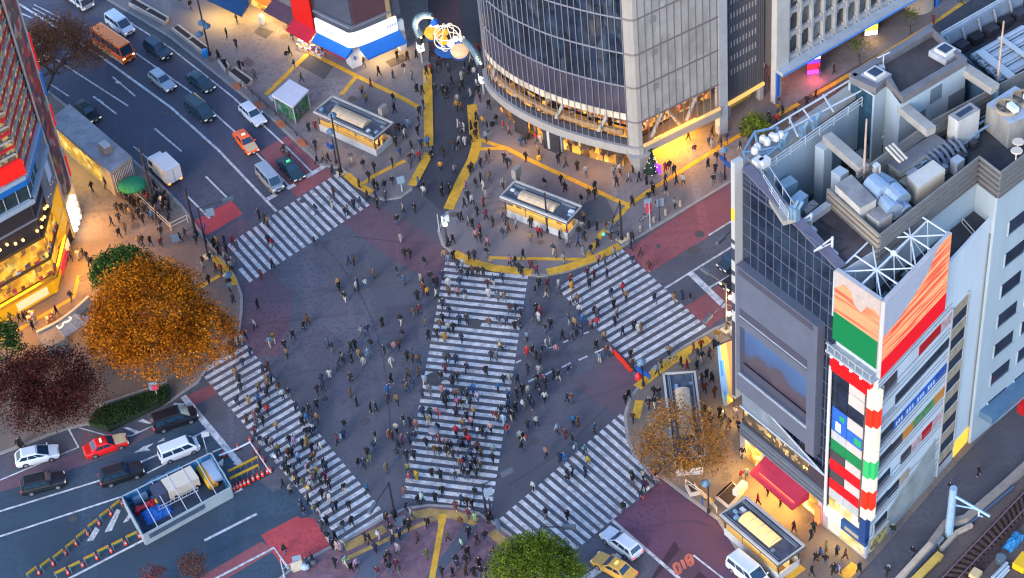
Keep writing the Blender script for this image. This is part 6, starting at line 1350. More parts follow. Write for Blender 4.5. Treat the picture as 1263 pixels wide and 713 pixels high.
def rumple(mb, p, a, b, h, rz=.5, n=9):
    """a heap of creased sheeting"""
    r_ = random.Random(int(p.x*100)); ca, sa = math.cos(rz), math.sin(rz); vs = []; fs = []
    for i in range(n+1):
        for k in range(n+1):
            u, v_ = i/n*2-1, k/n*2-1; e = max(0, 1-max(abs(u), abs(v_))**2); z = h*e**.5*r_.uniform(.55, 1.1); x, y = u*a*r_.uniform(.88, 1.08), v_*b*r_.uniform(.88, 1.08); vs.append((p.x+x*ca-y*sa, p.y+x*sa+y*ca, p.z+z))
    for i in range(n):
        for k in range(n): q_ = i*(n+1)+k; fs.append((q_, q_+n+1, q_+n+2, q_+1))
    return mb.add(vs, fs)
def tobj(name, mb, m, label, cat, grp=None): return solo(mb, name, m, label, cat, grp)
rzw = math.atan2((q[1]-q[0]).y, (q[1]-q[0]).x)
tk = thing('works_truck', 'small works truck with cream-covered bed inside the enclosure', 'truck', tuple(g(226, 606)))
p = g(225, 603); mb = MB(); mb.box(p+UP*1.0, (3.4, 2.0, 1.2), rzw); mb.obj('covered_bed', M('bed_cream', (.62, .52, .40), .7, 0, .1, 1), tk); mb = MB(); mb.box(p+UP*.9-V((math.cos(rzw), math.sin(rzw), 0))*2.4, (1.2, 1.8, 1.5), rzw); mb.obj('cab', M('cab_dark', (.05, .06, .09), .4), tk)
mb = MB()
for sx in (-1.2, 1.2):
    for sy in (-.9, .9): w_ = V((sx*math.cos(rzw)-sy*math.sin(rzw), sx*math.sin(rzw)+sy*math.cos(rzw), .35)); mb.tube(p+w_-V((0, .1, 0)), p+w_+V((0, .1, 0)), .35, 12)
each(mb, 'wheel', BLK, tk)
mb = MB()
for k in range(2): p = g(218, 614+k*4, .5); d = V((math.cos(rzw), math.sin(rzw), 0)); mb.tube(p-d*2, p+d*2.4, .05, 5)
for k in range(11): p = g(218, 614, .5).lerp(g(218, 618, .5), 0)+V((math.cos(rzw), math.sin(rzw), 0))*(-2+k*.44); mb.tube(p, p+g(218, 618, .5)-g(218, 614, .5), .04, 4)
tobj('ladder', mb, POLEP, 'pale ladder lying beside the covered works truck', 'ladder')
for (a, b), m_, lab in ((((243, 572), (261, 601)), M('pipe_yellow', (.70, .36, .02), .5), 'bright yellow pipe lying across the enclosure end'), (((247, 569), (266, 598)), M('pipe_orange', (.62, .28, .06), .5), 'orange pipe lying beside the yellow pipe'), (((253, 566), (272, 593)), M('pipe_steelblue', (.45, .52, .60), .4, .2), 'wide pale steel beam lying beside the orange pipe')):
    mb = MB(); p, r = g(*a, .5), g(*b, .5)
    if 'beam' in lab: d = (r-p); s_ = V((-d.y, d.x, 0)).normalized(); mb.obox(p-s_*.7, d, s_*1.4, UP*.4)
    else: mb.tube(p, r, .33, 10)
    tobj('pipe' if 'pipe' in lab else 'steel_beam', mb, m_, lab, 'pipe' if 'pipe' in lab else 'beam', 'lengths of material in the enclosure')
for px, py, m_, lab, s_ in ((205, 611, M('drum_yellow', (.75, .45, .02), .5), 'yellow compressor on a white pallet', 1.1), (197, 619, M('drum_amber', (.70, .38, .03), .5), 'amber round drum beside the dark machine', .8), (206, 596, M('tarp_blue', (.03, .20, .40), .5), 'heap of bright blue sheeting by the truck cab', 1.4), (194, 632, M('tarp_blue2', (.015, .12, .42), .5), 'crumpled blue sheet in the near corner of the enclosure', 1.0), (172, 615, M('case_slate', (.12, .2, .30), .5), 'slate-blue case in the far corner of the enclosure', 1.0)):
    p = g(px, py, .05); mb = MB()
    if 'sheet' in lab: rumple(mb, p, 1.5*s_, 1.0*s_, .5*s_)
    elif 'case' in lab: mb.box(p+UP*.4, (1.6, 1.1, .8), rzw)
    else: mb.lathe(p, [(.55*s_, 0), (.6*s_, .45*s_), (.45*s_, .8*s_), (.1, .9*s_)], 10)
    if 'pallet' in lab: mb.box(p+UP*.05, (1.9, 1.6, .12), rzw)
    tobj('drum' if 'drum' in lab or 'compressor' in lab else 'tarpaulin' if 'sheet' in lab else 'case', mb, m_, lab, 'equipment')
mb = MB(); p = g(179, 628); mb.box(p+UP*.4, (1.7, .45, .2), rzw); mb.box(p+UP*.6+V((.4, .1, 0)), (.5, .4, .3), rzw)
for sx in (-.7, .8): mb.tube(p+V((sx, sx*.45-.4, .3)), p+V((sx, sx*.45+.4, .3)), .3, 10)
tobj('works_cart', mb, M('cart_red', (.50, .02, .03), .4), 'small red wheeled works cart near the enclosure corner', 'cart')
# cones and orange barricades, one of each built then copied
def make_cone():
    t = thing('traffic_cone', None, 'traffic cone', (0, 0, 0), 'red traffic cones round the works', False)
    mb = MB(); mb.box((0, 0, .03), (.42, .42, .06)); mb.obj('base', BLK, t); mb = MB(); mb.lathe((0, 0, .06), [(.18, 0), (.035, .68)], 10); c_ = mb.obj('cone', M('cone_red', (.75, .035, .012), .5), t)
    mb = MB(); mb.lathe((0, 0, .3), [(.135, 0), (.105, .14)], 10); mb.obj('reflective_band', M('cone_white', (.45, .42, .40), .4), c_); return t
def make_guard():
    t = thing('barricade', None, 'barricade', (0, 0, 0), 'orange barricades fencing the works', False)
    mb = MB(); mb.box((0, 0, .75), (1.25, .07, .28)); mb.obj('board', M('guard_orange', (.50, .25, .02), .5, 0, .2, 3), t)
    for sx in (-.55, .55): mb = MB(); mb.tube((sx, -.3, 0), (sx, 0, .9), .03, 5); mb.tube((sx, .3, 0), (sx, 0, .9), .03, 5); mb.obj('leg', GALV, t)
    mb = MB(); mb.box((0, -.16, .35), (1.15, .03, .14)); mb.obj('lower_board', M('guard_green', (.03, .25, .10), .5), t); return t
cone0, guard0 = make_cone(), make_guard(); fc = [1]; fg = [1]
ORD = ['first', 'second', 'third', 'fourth', 'fifth', 'sixth', 'seventh', 'eighth', 'ninth', 'tenth', 'eleventh', 'twelfth', 'thirteenth', 'fourteenth', 'fifteenth', 'sixteenth', 'seventeenth', 'eighteenth', 'nineteenth', 'twentieth'] + ['twenty-'+x for x in ('first', 'second', 'third', 'fourth', 'fifth', 'sixth', 'seventh', 'eighth', 'ninth')] + ['thirtieth'] + ['thirty-'+x for x in ('first', 'second', 'third', 'fourth', 'fifth', 'sixth', 'seventh', 'eighth', 'ninth')]
def cone(x, y, label, s_=.95):
    p = g(x, y)
    if fc[0]: fc[0] = 0; cone0.location = p; cone0['label'] = label; cone0.scale = (s_,)*3
    else: dup(cone0, p, random.random()*3, label, scale=s_)
def guard(x, y, rz, label):
    p = g(x, y)
    if fg[0]: fg[0] = 0; guard0.location = p; guard0.rotation_euler = (0, 0, rz); guard0['label'] = label
    else: dup(guard0, p, rz, label)
def T(tx, ty, pts): return [(tx+x/5.986, ty+y/5.986) for x, y in pts]
def linkrz(P_): a, b = g(*P_[0]), g(*P_[-1]); return math.atan2((b-a).y, (b-a).x)
r1 = T(0, 594, [(860, 200), (780, 265), (695, 340), (610, 418), (530, 492), (440, 566), (345, 632), (245, 692)])
for i, p in enumerate(r1): guard(*p, linkrz(r1), 'orange barricade in the upper row beyond the enclosure, %s from the white wall' % ORD[i])
r2 = T(0, 594, [(980, 425), (875, 480), (770, 530), (670, 585), (560, 643), (455, 692)])
for i, p in enumerate(r2): guard(*p, linkrz(r2), 'orange barricade in the lower row along the white line, %s from the white wall' % ORD[i])
for i, p in enumerate(T(0, 594, [(905, 172), (820, 247), (735, 318), (650, 393), (565, 468), (485, 538), (395, 617), (290, 683)])): cone(*p, 'cone between upper-row barricades, %s from the enclosure wall' % ORD[i])
for i, p in enumerate(T(0, 594, [(1035, 412), (932, 467), (825, 522), (718, 573), (615, 625), (505, 683)])): cone(*p, 'cone between lower-row barricades, %s from the enclosure wall' % ORD[i])
for i, p in enumerate(T(211, 475, [(393, 528), (495, 472), (586, 420)])): cone(*p, 'cone on the white bar beyond the enclosure, %s from the enclosure' % ORD[i], 1.15)
for i, p in enumerate(T(211, 475, [(635, 500), (682, 565), (735, 640)])): cone(*p, 'cone beside the left crossing, %s from the white bar' % ORD[i], 1.15)
for i, p in enumerate(T(211, 475, [(715, 650), (678, 672), (645, 690), (608, 704)])+T(211, 594, [(575, 15), (545, 25), (518, 38), (492, 50), (468, 65)])): cone(*p, 'cone in the packed row by the yellow frames, %s from the crossing' % ORD[i], 1.15)
for i, (a, b) in enumerate((((283, 588), (319, 570)), ((285, 597), (320, 580)))):
    t = thing('yellow_frame', ('yellow frame barrier farther from the packed cones', 'yellow frame barrier nearer the packed cones')[i], 'barrier', tuple(g(*a)), 'yellow frame barriers'); p, r = g(*a), g(*b); mb = MB(); mb.ribbon([p+UP*.95, r+UP*.95], .13, .95, 0, .25); mb.obj('top_board', M('guard_yellow', (.50, .29, .02), .5), t); mb = MB()
    for k in range(6): s_ = p.lerp(r, k/5); mb.tube(s_, s_+UP*.9, .05, 5)
    each(mb, 'leg', GALV, t)
t = thing('link_bar', 'pale striped bar linking cones beside the left crossing', 'barrier bar', tuple(g(310, 545))); mb = MB(); mb.path([g(309, 546, .75), g(325, 570, .75), g(334, 583, .75)], .07); mb.obj('bar', M('bar_pale', (.6, .55, .55), .5), t)
t = thing('link_bar', 'white bar linking cones on the stop line side of the works', 'barrier bar', tuple(g(272, 562))); mb = MB(); mb.path([g(270, 562, .6), g(293, 553, .6), g(309, 545, .6)], .1); mb.obj('bar', M('bar_white', (.62, .66, .7), .5), t)
mb = MB(); p = g(256, 560); mb.tube(p, p+UP*3.4, .05); mb.box(p+UP*3.0+V((.3, 0, 0)), (.8, .05, .7), .2); solo(mb, 'works_sign', POLEP, 'thin mast with a small pale sign at the enclosure corner', 'sign')
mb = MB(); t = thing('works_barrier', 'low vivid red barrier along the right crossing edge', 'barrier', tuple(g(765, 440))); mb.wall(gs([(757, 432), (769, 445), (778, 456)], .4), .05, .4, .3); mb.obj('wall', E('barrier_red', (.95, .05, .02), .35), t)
mb = MB(); mb.lathe(g(787, 467, H_P), [(.35, 0), (.35, .5), (.1, .9)], 9); solo(mb, 'litter_bin', M('bin_red', (.7, .03, .04), .5), 'small red bin at the corner guide post', 'bin')
# ------------------------------------------------------------ railway, lower right
mb = MB(); mb.sheet(gs([(1105, 740), (1150, 676), (1172, 648), (1196, 638), (1244, 597), (1300, 545), (1400, 560), (1300, 790)]), .02); struct(mb, 'track_bed', asphalt('ballast', (.105, .075, .065), (.08, .06, .055)))
mb = MB(); mb.sheet(gs([(1150, 728), (1272, 598), (1300, 600), (1195, 728)]), .05); struct(mb, 'ballast', M('ballast_dark', (.055, .032, .028), .95, 0, .6, 3, .4))
trk = thing('railway_track', 'rusty railway track with timber sleepers along the street wall', 'railway track', tuple(g(1215, 660)))
def rl(a, b, n): return [a.lerp(b, i/n) for i in range(n+1)]
ra, rb = g(1156, 720, .25), g(1270, 601, .25); rc, rd = g(1176, 720, .25), g(1272, 620, .25)
for a, b in ((ra, rb), (rc, rd)): mb = MB(); d = (b-a); s_ = V((-d.y, d.x, 0)).normalized(); mb.obox(a-s_*.05, d*1.1, s_*.1, UP*.18); mb.obj('rail', M('rail_plum', (.28, .17, .20), .4, .5, .2, 1), trk)
for i in range(22):
    f = i/21*1.05; a, b = ra.lerp(rb, f), rc.lerp(rd, f); d = (b-a); m_ = (a+b)/2; mb = MB(); mb.box((m_.x, m_.y, .14), (d.length*1.45, .28, .16), math.atan2(d.y, d.x)); mb.obj('sleeper', M('sleeper_brown', (.075, .042, .032), .9, 0, .4, 2), trk)
pw = thing('parapet_wall', 'low parapet wall between the dark street and the railway', 'wall', tuple(g(1150, 670)))
for pts, m_, w_ in (([(1105, 716), (1148, 669)], M('wall_cream', (.50, .38, .27), .8, 0, .2, 1), .5), ([(1148, 669), (1167, 643), (1191, 637), (1241, 594), (1290, 548)], M('wall_taupe', (.27, .22, .19), .8, 0, .25, 1), .6)):
    mb = MB(); mb.wall(gs(pts, 1.1), 0, 1.1, w_); mb.obj('coping', m_, pw)
mb = MB(); mb.path(gs([(1112, 722), (1152, 676), (1172, 650), (1196, 645), (1250, 600)], .3), .18); solo(mb, 'cable_duct', M('duct_navy', (.05, .08, .13), .6), 'dark blue cable duct running beside the parapet wall', 'cable duct')
mb = MB(); mb.wall(gs([(1161, 676), (1180, 655), (1199, 646)], .5), 0, .5, .35); solo(mb, 'kerb_wall', M('wall_beige', (.42, .33, .25), .8, 0, .2, 1), 'short beige kerb wall at the foot of the blue mast', 'wall')
bm = thing('yellow_beam', 'long yellow beam on short feet beside the track', 'beam', tuple(g(1145, 700))); mb = MB(); mb.ribbon(gs([(1126, 716), (1160, 682)], .9), .7, .9, 0, .35); mb.obj('beam', M('beam_yellow', (.58, .36, .07), .6, 0, .2, 1), bm); mb = MB()
for x, y in ((1131, 713), (1159, 688)): mb.box(g(x, y, .3), (.35, .35, .6), .8)
each(mb, 'foot', M('beam_yellow', (.58, .36, .07), .6, 0, .2, 1), bm)
mst = thing('railway_mast', 'pale blue railway mast with a slanting bracket arm', 'mast', tuple(g(1170, 660))); b = g(1170, 660); h = height(b, 602); MBL = M('mast_blue', (.30, .44, .56), .5, .2, .12, 1)
mb = MB(); mb.tube(b, V((b.x, b.y, h)), .42, 12, 0, .36); mb.obj('pole', MBL, mst)
for z0, e, r in ((h-1.0, (1221, 637), .14), (h-2.4, (1205, 628), .09)):
    q_ = V((b.x, b.y, z0)); d = g(e[0], e[1], z0-.4); mb = MB(); mb.tube(q_, d, r, 8); mb.obj('arm', MBL, mst)
mb = MB(); p = g(1207, 636, h-2.6); mb.path([p+V((0, 0, .8)), p, p+V((.5, .3, -.6))], .08); mb.obj('insulator', M('insulator_white', (.6, .65, .7), .4), mst)
for px, py, m_, lab, sc in ((1250, 669, M('tarp_blue', (.04, .30, .62), .5), 'bright blue tarpaulin bundle beside the railway track', (2.6, 1.1, .7)), (1234, 692, M('crate_teal', (.10, .14, .16), .6), 'small dark reel of cable beside the track', (.8, .8, .6)), (1261, 697, M('box_amber', (.75, .42, .01), .5), 'amber box at the picture edge beside the track', (1.8, 1.2, .8)), (1203, 710, M('box_sand', (.55, .40, .2), .6), 'sand-coloured box lying on the track side', (1.0, .9, .5)), (1157, 668, M('box_greyblue', (.2, .22, .26), .7), 'grey cover block by the mast foot', (1.0, .8, .4)), (1235, 712, M('pipes_pale', (.40, .46, .5), .5), 'pale bundle of pipes at the bottom edge', (2.2, .8, .5))):
    mb = MB(); p = g(px, py, .1)
    rumple(mb, p, sc[0]/2, sc[1]/2, sc[2], .8) if 'tarp' in lab else [mb.tube(p+V((-.9, -.9+k*.0, .15+.2*(k % 2)))+V((.0, .22*k, 0)), p+V((.9, .7, .15+.2*(k % 2)))+V((0, .22*k, 0)), .13, 8) for k in range(5)] if 'pipes' in lab else mb.lathe(p, [(.5, 0), (.5, .08), (.25, .1), (.25, .5), (.5, .52), (.5, .6)], 12) if 'reel' in lab else mb.box(p+UP*sc[2]/2, sc, .8)
    solo(mb, 'bundle' if 'bundle' in lab else 'reel' if 'reel' in lab else 'box', m_, lab, 'railway gear')
# ------------------------------------------------------------ vehicles
CGL = GLASS('car_glass', (.015, .04, .07), .06, 1.0, .2, 1)
def paint(name, col, met=.0):
    m = M('paint_'+name, col, .38, met, .06, 2, 0, .5); m.node_tree.nodes['Principled BSDF'].inputs['Coat Weight'].default_value = .3; return m
TAIL = E('tail_red', (1, .03, .015), 2.0); HEADL = E('head_white', (1, .92, .78), .6); HEADW = E('head_amber', (1, .72, .3), 6)
KINDS = {'sedan': dict(L=4.65, W=1.70, H=1.46, belt=.90, cb=(-1.55, .95), ct=(-.95, .25), nose=.74, tail=.86), 'wagon': dict(L=4.6, W=1.72, H=1.52, belt=.92, cb=(-2.15, .95), ct=(-1.75, .2), nose=.76, tail=.90), 'hatch': dict(L=4.55, W=1.76, H=1.56, belt=.95, cb=(-2.15, 1.35), ct=(-1.5, .1), nose=.78, tail=.95),
         'suv': dict(L=4.6, W=1.80, H=1.72, belt=1.0, cb=(-2.15, .95), ct=(-1.85, .35), nose=.9, tail=1.0), 'van': dict(L=4.7, W=1.72, H=1.98, belt=1.05, cb=(-2.28, 1.95), ct=(-2.12, 1.25), nose=.95, tail=1.05), 'minivan': dict(L=4.85, W=1.82, H=1.92, belt=1.05, cb=(-2.36, 1.65), ct=(-2.2, .7), nose=.95, tail=1.05), 'bus': dict(L=7.0, W=2.1, H=2.75, belt=1.25, cb=(-3.45, 3.40), ct=(-3.42, 3.1), nose=1.2, tail=1.25)}
def car(label, f, r, kind, col, met=0., tail=False, head=False, sign=None, hood=None, roofc=None, name=None, cat='car', scale=1.0, lower=None):
    K_ = KINDS[kind]; L_, W_, H_ = K_['L'], K_['W'], K_['H']; a, b = g(*f), g(*r); d = (a-b); d.z = 0; d.normalize(); c = a-d*(L_/2*scale)
    t = thing(name or {'van': 'van', 'bus': 'minibus', 'minivan': 'minivan'}.get(kind, 'car'), label, cat, (c.x, c.y, 0.012), None, False); t.rotation_euler = (0, 0, math.atan2(d.y, d.x)); t.scale = (scale,)*3
    hw = W_/2; P_ = paint(col[0], col[1], met); mb = MB()
    # hull: rings from tail to nose
    st = [(-L_/2, .86, K_['tail']-.1, .42), (-L_/2+.12, .96, K_['tail'], .26), (-L_/2+.8, 1.0, K_['belt']+.0, .22), (K_['cb'][1], 1.0, K_['belt'], .22), (L_/2-.55, .98, (K_['nose']+K_['belt'])/2 if kind not in ('van', 'bus', 'minivan') else K_['belt']-.05, .22), (L_/2-.12, .92, K_['nose'], .26), (L_/2, .80, K_['nose']-.16, .40)]
    rings = []
    for x, ws, zt, zb in st:
        w_ = hw*ws; rings.append([(x, -w_*.95, zb), (x, -w_, zb+(zt-zb)*.35), (x, -w_*.985, zb+(zt-zb)*.75), (x, -w_*.90, zt), (x, -w_*.4, zt+.03), (x, w_*.4, zt+.03), (x, w_*.90, zt), (x, w_*.985, zb+(zt-zb)*.75), (x, w_, zb+(zt-zb)*.35), (x, w_*.95, zb)])
    n = len(rings[0]); vs = [p for q in rings for p in q]; fs = []; o = len(mb.v)
    for i in range(len(rings)-1):
        for k in range(n-1): fs.append((i*n+k, i*n+k+1, (i+1)*n+k+1, (i+1)*n+k))
    fs = [f_[::-1] for f_ in fs]; mb.add(vs, fs); mb.add(rings[0], [tuple(range(n))]); mb.add(rings[-1], [tuple(range(n))[::-1]])
    # cabin shell
    bz, tz = K_['belt']+.01, H_; wb, wt = hw*.90, hw*.76 if kind in ('sedan', 'wagon', 'suv', 'hatch') else hw*.84
    x0, x1 = K_['cb']; y0, y1 = K_['ct']
    B_ = [V((x0, -wb, bz)), V((x1, -wb, bz)), V((x1, wb, bz)), V((x0, wb, bz))]; T_ = [V((y0, -wt, tz-.06)), V((y1, -wt, tz-.06)), V((y1, wt, tz-.06)), V((y0, wt, tz-.06))]
    for i in range(4): j = (i+1) % 4; mb.quad(B_[i], B_[j], T_[j], T_[i])
    cr = [V((y0+.1, -wt*.85, tz)), V((y1-.1, -wt*.85, tz)), V((y1-.1, wt*.85, tz)), V((y0+.1, wt*.85, tz))]
    if not roofc:
        for i in range(4): j = (i+1) % 4; mb.quad(T_[i], T_[j], cr[j], cr[i])
        mb.quad(*cr)
    body = mb.obj('body', P_, t, smooth=False)
    if roofc:
        mb = MB()
        for i in range(4): j = (i+1) % 4; mb.quad(T_[i], T_[j], cr[j], cr[i])
        mb.quad(*cr); mb.obj('roof', paint(*roofc), t)
    if hood:
        mb = MB(); xa, xb = x1+.02, L_/2-.12; wz = hw*.88; mb.add([(xa, -wz, K_['belt']+.045), (xa, wz, K_['belt']+.045), (L_/2-.55, wz*.98, (K_['nose']+K_['belt'])/2+.045), (L_/2-.55, -wz*.98, (K_['nose']+K_['belt'])/2+.045), (xb, -wz*.9, K_['nose']+.045), (xb, wz*.9, K_['nose']+.045)], [(0, 3, 2, 1), (3, 4, 5, 2)]); mb.obj('bonnet', paint(*hood), t)
    if lower: mb = MB(); mb.obox((-L_/2+.1, -hw-.012, .28), (L_-.25, 0, 0), (0, W_+.024, 0), (0, 0, .5)); mb.obj('lower_panel', paint(*lower), t)
    def glass(nm, i, j, m0, m1, lo=.12, hi=.86):
        e = lambda s_, v: (B_[i].lerp(B_[j], s_)).lerp(T_[i].lerp(T_[j], s_), v)
        nrm = (B_[j]-B_[i]).cross(T_[i]-B_[i]).normalized()*.012; q = MB(); q.quad(e(m0, lo)+nrm, e(m1, lo)+nrm, e(m1, hi)+nrm, e(m0, hi)+nrm); return q.obj(nm, CGL, t)
    glass('windscreen', 1, 2, .05, .95, .06, .93); glass('rear_window', 3, 0, .08, .92)
    for i, j, s_ in ((0, 1, 0), (2, 3, 1)):
        ps = [(.05, .34), (.37, .66), (.69, .93)] if kind != 'sedan' else [(.12, .5), (.53, .90)]
        if kind == 'bus': ps = [(.03+.16*k, .17+.16*k) for k in range(6)]
        for m0, m1 in ps: glass('side_window', i, j, m0, m1)
    for x, sgn in ((L_/2-.9, 1), (L_/2-.9, -1), (-L_/2+.95, 1), (-L_/2+.95, -1)):
        rr = .33 if kind != 'bus' else .42; mb = MB(); mb.tube((x, sgn*(hw-.2), rr), (x, sgn*(hw+.01), rr), rr, 16); wh = mb.obj('wheel', BLK, t); mb = MB(); mb.tube((x, sgn*(hw+.012), rr), (x, sgn*(hw+.025), rr), rr*.6, 12); mb.obj('rim', M('rim_grey', (.35, .36, .38), .35, .6), wh)
    for sgn in (1, -1):
        mb = MB(); mb.box((L_/2-.07, sgn*hw*.68, K_['nose']-.17), (.14, .34, .15)); mb.obj('headlight', HEADW if head else HEADL, t)
        mb = MB(); mb.box((-L_/2+.03, sgn*hw*.72, K_['tail']-.2), (.10, .26, .18)); mb.obj('tail_light', TAIL if tail else M('tail_dull', (.30, .02, .02), .3), t)
        mb = MB(); mb.box((x1-.15, sgn*(hw+.08), K_['belt']+.08), (.12, .18, .12)); mb.obj('wing_mirror', P_, t)
    mb = MB(); mb.box((L_/2+.01, 0, .38), (.06, W_*.7, .16)); mb.box((L_/2-.0, 0, K_['nose']-.22), (.05, W_*.4, .12)); each(mb, 'grille', BLK, t)
    for e in (1, -1): mb = MB(); mb.box((e*(L_/2+.035), 0, .48), (.02, .33, .16)); mb.obj('number_plate', M('plate_white', (.6, .6, .58), .5), t)
    if sign: mb = MB(); mb.box(((y0+y1)/2, 0, tz+.09), (.22, .45, .16)); mb.obj('roof_sign', E('roof_sign_'+sign[0], sign[1], .8), t)
    return t
C_W = ('white', (.62, .64, .67)); C_S = ('silver', (.40, .42, .44)); C_K = ('black', (.009, .010, .014)); C_N = ('navy', (.018, .035, .055)); C_O = ('orange', (.98, .125, .004)); C_R = ('red', (.70, .012, .012)); C_Y = ('yellow', (.68, .36, .06)); C_C = ('cream', (.66, .52, .30)); C_G = ('darkgreen', (.014, .040, .048))
car('white minivan beside the orange-roofed minibus', (162, 45), (131, 22), 'minivan', C_W, cat='van')
car('orange-roofed minibus with cream skirt on the upper road', (161, 78), (119, 49), 'bus', C_O, head=True, lower=('cream', (.60, .42, .22)), roofc=('busroof', (1.0, .20, .004)), cat='bus')
car('dark saloon just behind the silver estate on the upper road', (208, 75), (180, 54), 'suv', C_N)
car('silver estate car between the minibus and the dark van', (213, 114), (182, 88), 'wagon', C_S, .5)
car('dark green saloon in the kerb lane below the planter', (261, 115), (231, 92), 'sedan', C_G)
car('dark green van ahead of the silver estate car', (261, 152), (227, 124), 'minivan', C_G, cat='van')
car('white estate car with sunroof in the kerb lane', (324, 157), (294, 128), 'wagon', C_W)
car('orange-red taxi with cream bonnet waiting on the upper road', (314, 192), (291, 163), 'sedan', C_O, hood=C_C, sign=('cream', (.9, .85, .7)), cat='taxi')
car('silver van at the upper stop line', (345, 239), (318, 208), 'van', C_S, .4, cat='van')
car('black taxi with green roof light at the upper stop line', (371, 225), (345, 197), 'sedan', C_G, sign=('green', (.1, 1, .3)), cat='taxi')
car('black saloon parked beside the long grey-roofed hall', (120, 152), (93, 128), 'sedan', C_K)
car('pale van half hidden under the sparse brown tree', (57, 78), (36, 60), 'van', C_W, cat='van')
car('white estate car parked in the bay at the lower left', (74, 560), (20, 573), 'hatch', C_W, tail=True)
car('bright red taxi with cream bonnet on the lower road', (158, 545), (108, 562), 'sedan', C_R, hood=C_C, sign=('cream', (.9, .85, .7)), cat='taxi')
car('black saloon with lit red tail light left of the other black saloon', (82, 594), (29, 607), 'suv', C_K, tail=True)
car('black saloon with lit tail light next to the white van', (178, 581), (127, 597), 'suv', C_K, tail=True)
car('black minivan waiting at the lower stop line', (244, 513), (193, 530), 'minivan', C_K, tail=True, cat='van')
car('white van waiting beside the works enclosure', (246, 551), (205, 567), 'van', C_W, cat='van', scale=.92)
car('white estate car waiting beside the wine-red road', (746, 659), (785, 688), 'wagon', C_W, tail=True)
car('yellow taxi behind the round clipped tree', (734, 691), (779, 716), 'sedan', C_Y, tail=True, sign=('amber', (1, .7, .2)), cat='taxi')
car('pale blue-roofed van by the subway entrance with glowing skylight', (946, 730), (908, 699), 'minivan', C_W, tail=True, cat='van', roofc=('bluewhite', (.50, .58, .68)))
car('dark blue hatchback coming out from behind the dark glass store', (889, 336), (922, 316), 'hatch', C_N)
car('black car with amber light in the red bay behind the lamp post', (893, 360), (922, 344), 'suv', C_K, head=True)
def truck(label, f, r, L_, flat):
    a, b = g(*f), g(*r); d = (a-b); d.z = 0; d.normalize(); c = a-d*(L_/2); t = thing('truck', label, 'truck', (c.x, c.y, .012), None, False); t.rotation_euler = (0, 0, math.atan2(d.y, d.x))
    Wt = paint('truckwhite', (.60, .60, .60)); mb = MB(); x = L_/2
    mb.add([(x-1.6, -.95, .5), (x, -.95, .5), (x, .95, .5), (x-1.6, .95, .5), (x-1.6, -.9, 2.1), (x-.35, -.88, 2.1), (x-.35, .88, 2.1), (x-1.6, .9, 2.1), (x, -.95, 1.1), (x, .95, 1.1)], [(0, 1, 8, 5, 4), (2, 3, 7, 6, 9), (1, 2, 9, 8), (8, 9, 6, 5), (4, 5, 6, 7), (3, 0, 4, 7)]); mb.obj('cab', Wt, t)
    mb = MB(); mb.add([(x-.02, -.85, 1.15), (x-.02, .85, 1.15), (x-.36, .8, 2.02), (x-.36, -.8, 2.02)], [(0, 1, 2, 3)]); mb.v = [p+V((.03, 0, .01)) for p in mb.v]; mb.obj('windscreen', CGL, t)
    for s_ in (1, -1): mb = MB(); mb.quad((x-1.4, s_*.955, 1.2), (x-.3, s_*.955, 1.2), (x-.55, s_*.92, 1.95), (x-1.4, s_*.92, 1.95)); mb.obj('side_window', CGL, t)
    mb = MB()
    if flat: mb.box((-.8, 0, .85), (L_-1.7, 2.0, .15)); mb.box((-.8, .97, 1.1), (L_-1.7, .06, .45)); mb.box((-.8, -.97, 1.1), (L_-1.7, .06, .45)); mb.obj('flat_bed', Wt, t); mb = MB(); mb.box((-.6, 0, 1.15), (L_-2.6, 1.5, .5)); mb.obj('load', M('load_brown', (.10, .08, .08), .8), t)
    else: mb.box((-.85, 0, 1.75), (L_-1.8, 2.1, 2.1)); bx = mb.obj('box_body', paint('boxwhite', (.62, .60, .58)), t); mb = MB(); mb.box((-L_/2+.035, 0, 1.7), (.03, .03, 1.9)); mb.obj('door_seam', BLK, bx)
    for xx in (x-.8, -x+1.2):
        for s_ in (1, -1): mb = MB(); mb.tube((xx, s_*.75, .4), (xx, s_*.98, .4), .4, 14); mb.obj('wheel', BLK, t)
    for s_ in (1, -1): mb = MB(); mb.box((-x+.02, s_*.8, .75), (.1, .3, .2)); mb.obj('tail_light', E('tail_orange', (1, .3, .03), 2), t); mb = MB(); mb.box((x+.01, s_*.7, .75), (.06, .3, .2)); mb.obj('headlight', HEADL, t)
    mb = MB(); mb.box((0, 0, .55), (L_-.3, 1.2, .25)); mb.obj('chassis', BLK, t)
truck('white flatbed truck at the top edge of the road', (111, 14), (75, -12), 6.0, True); truck('white box truck parked beside the waiting crowd', (192, 205), (230, 241), 5.0, False)
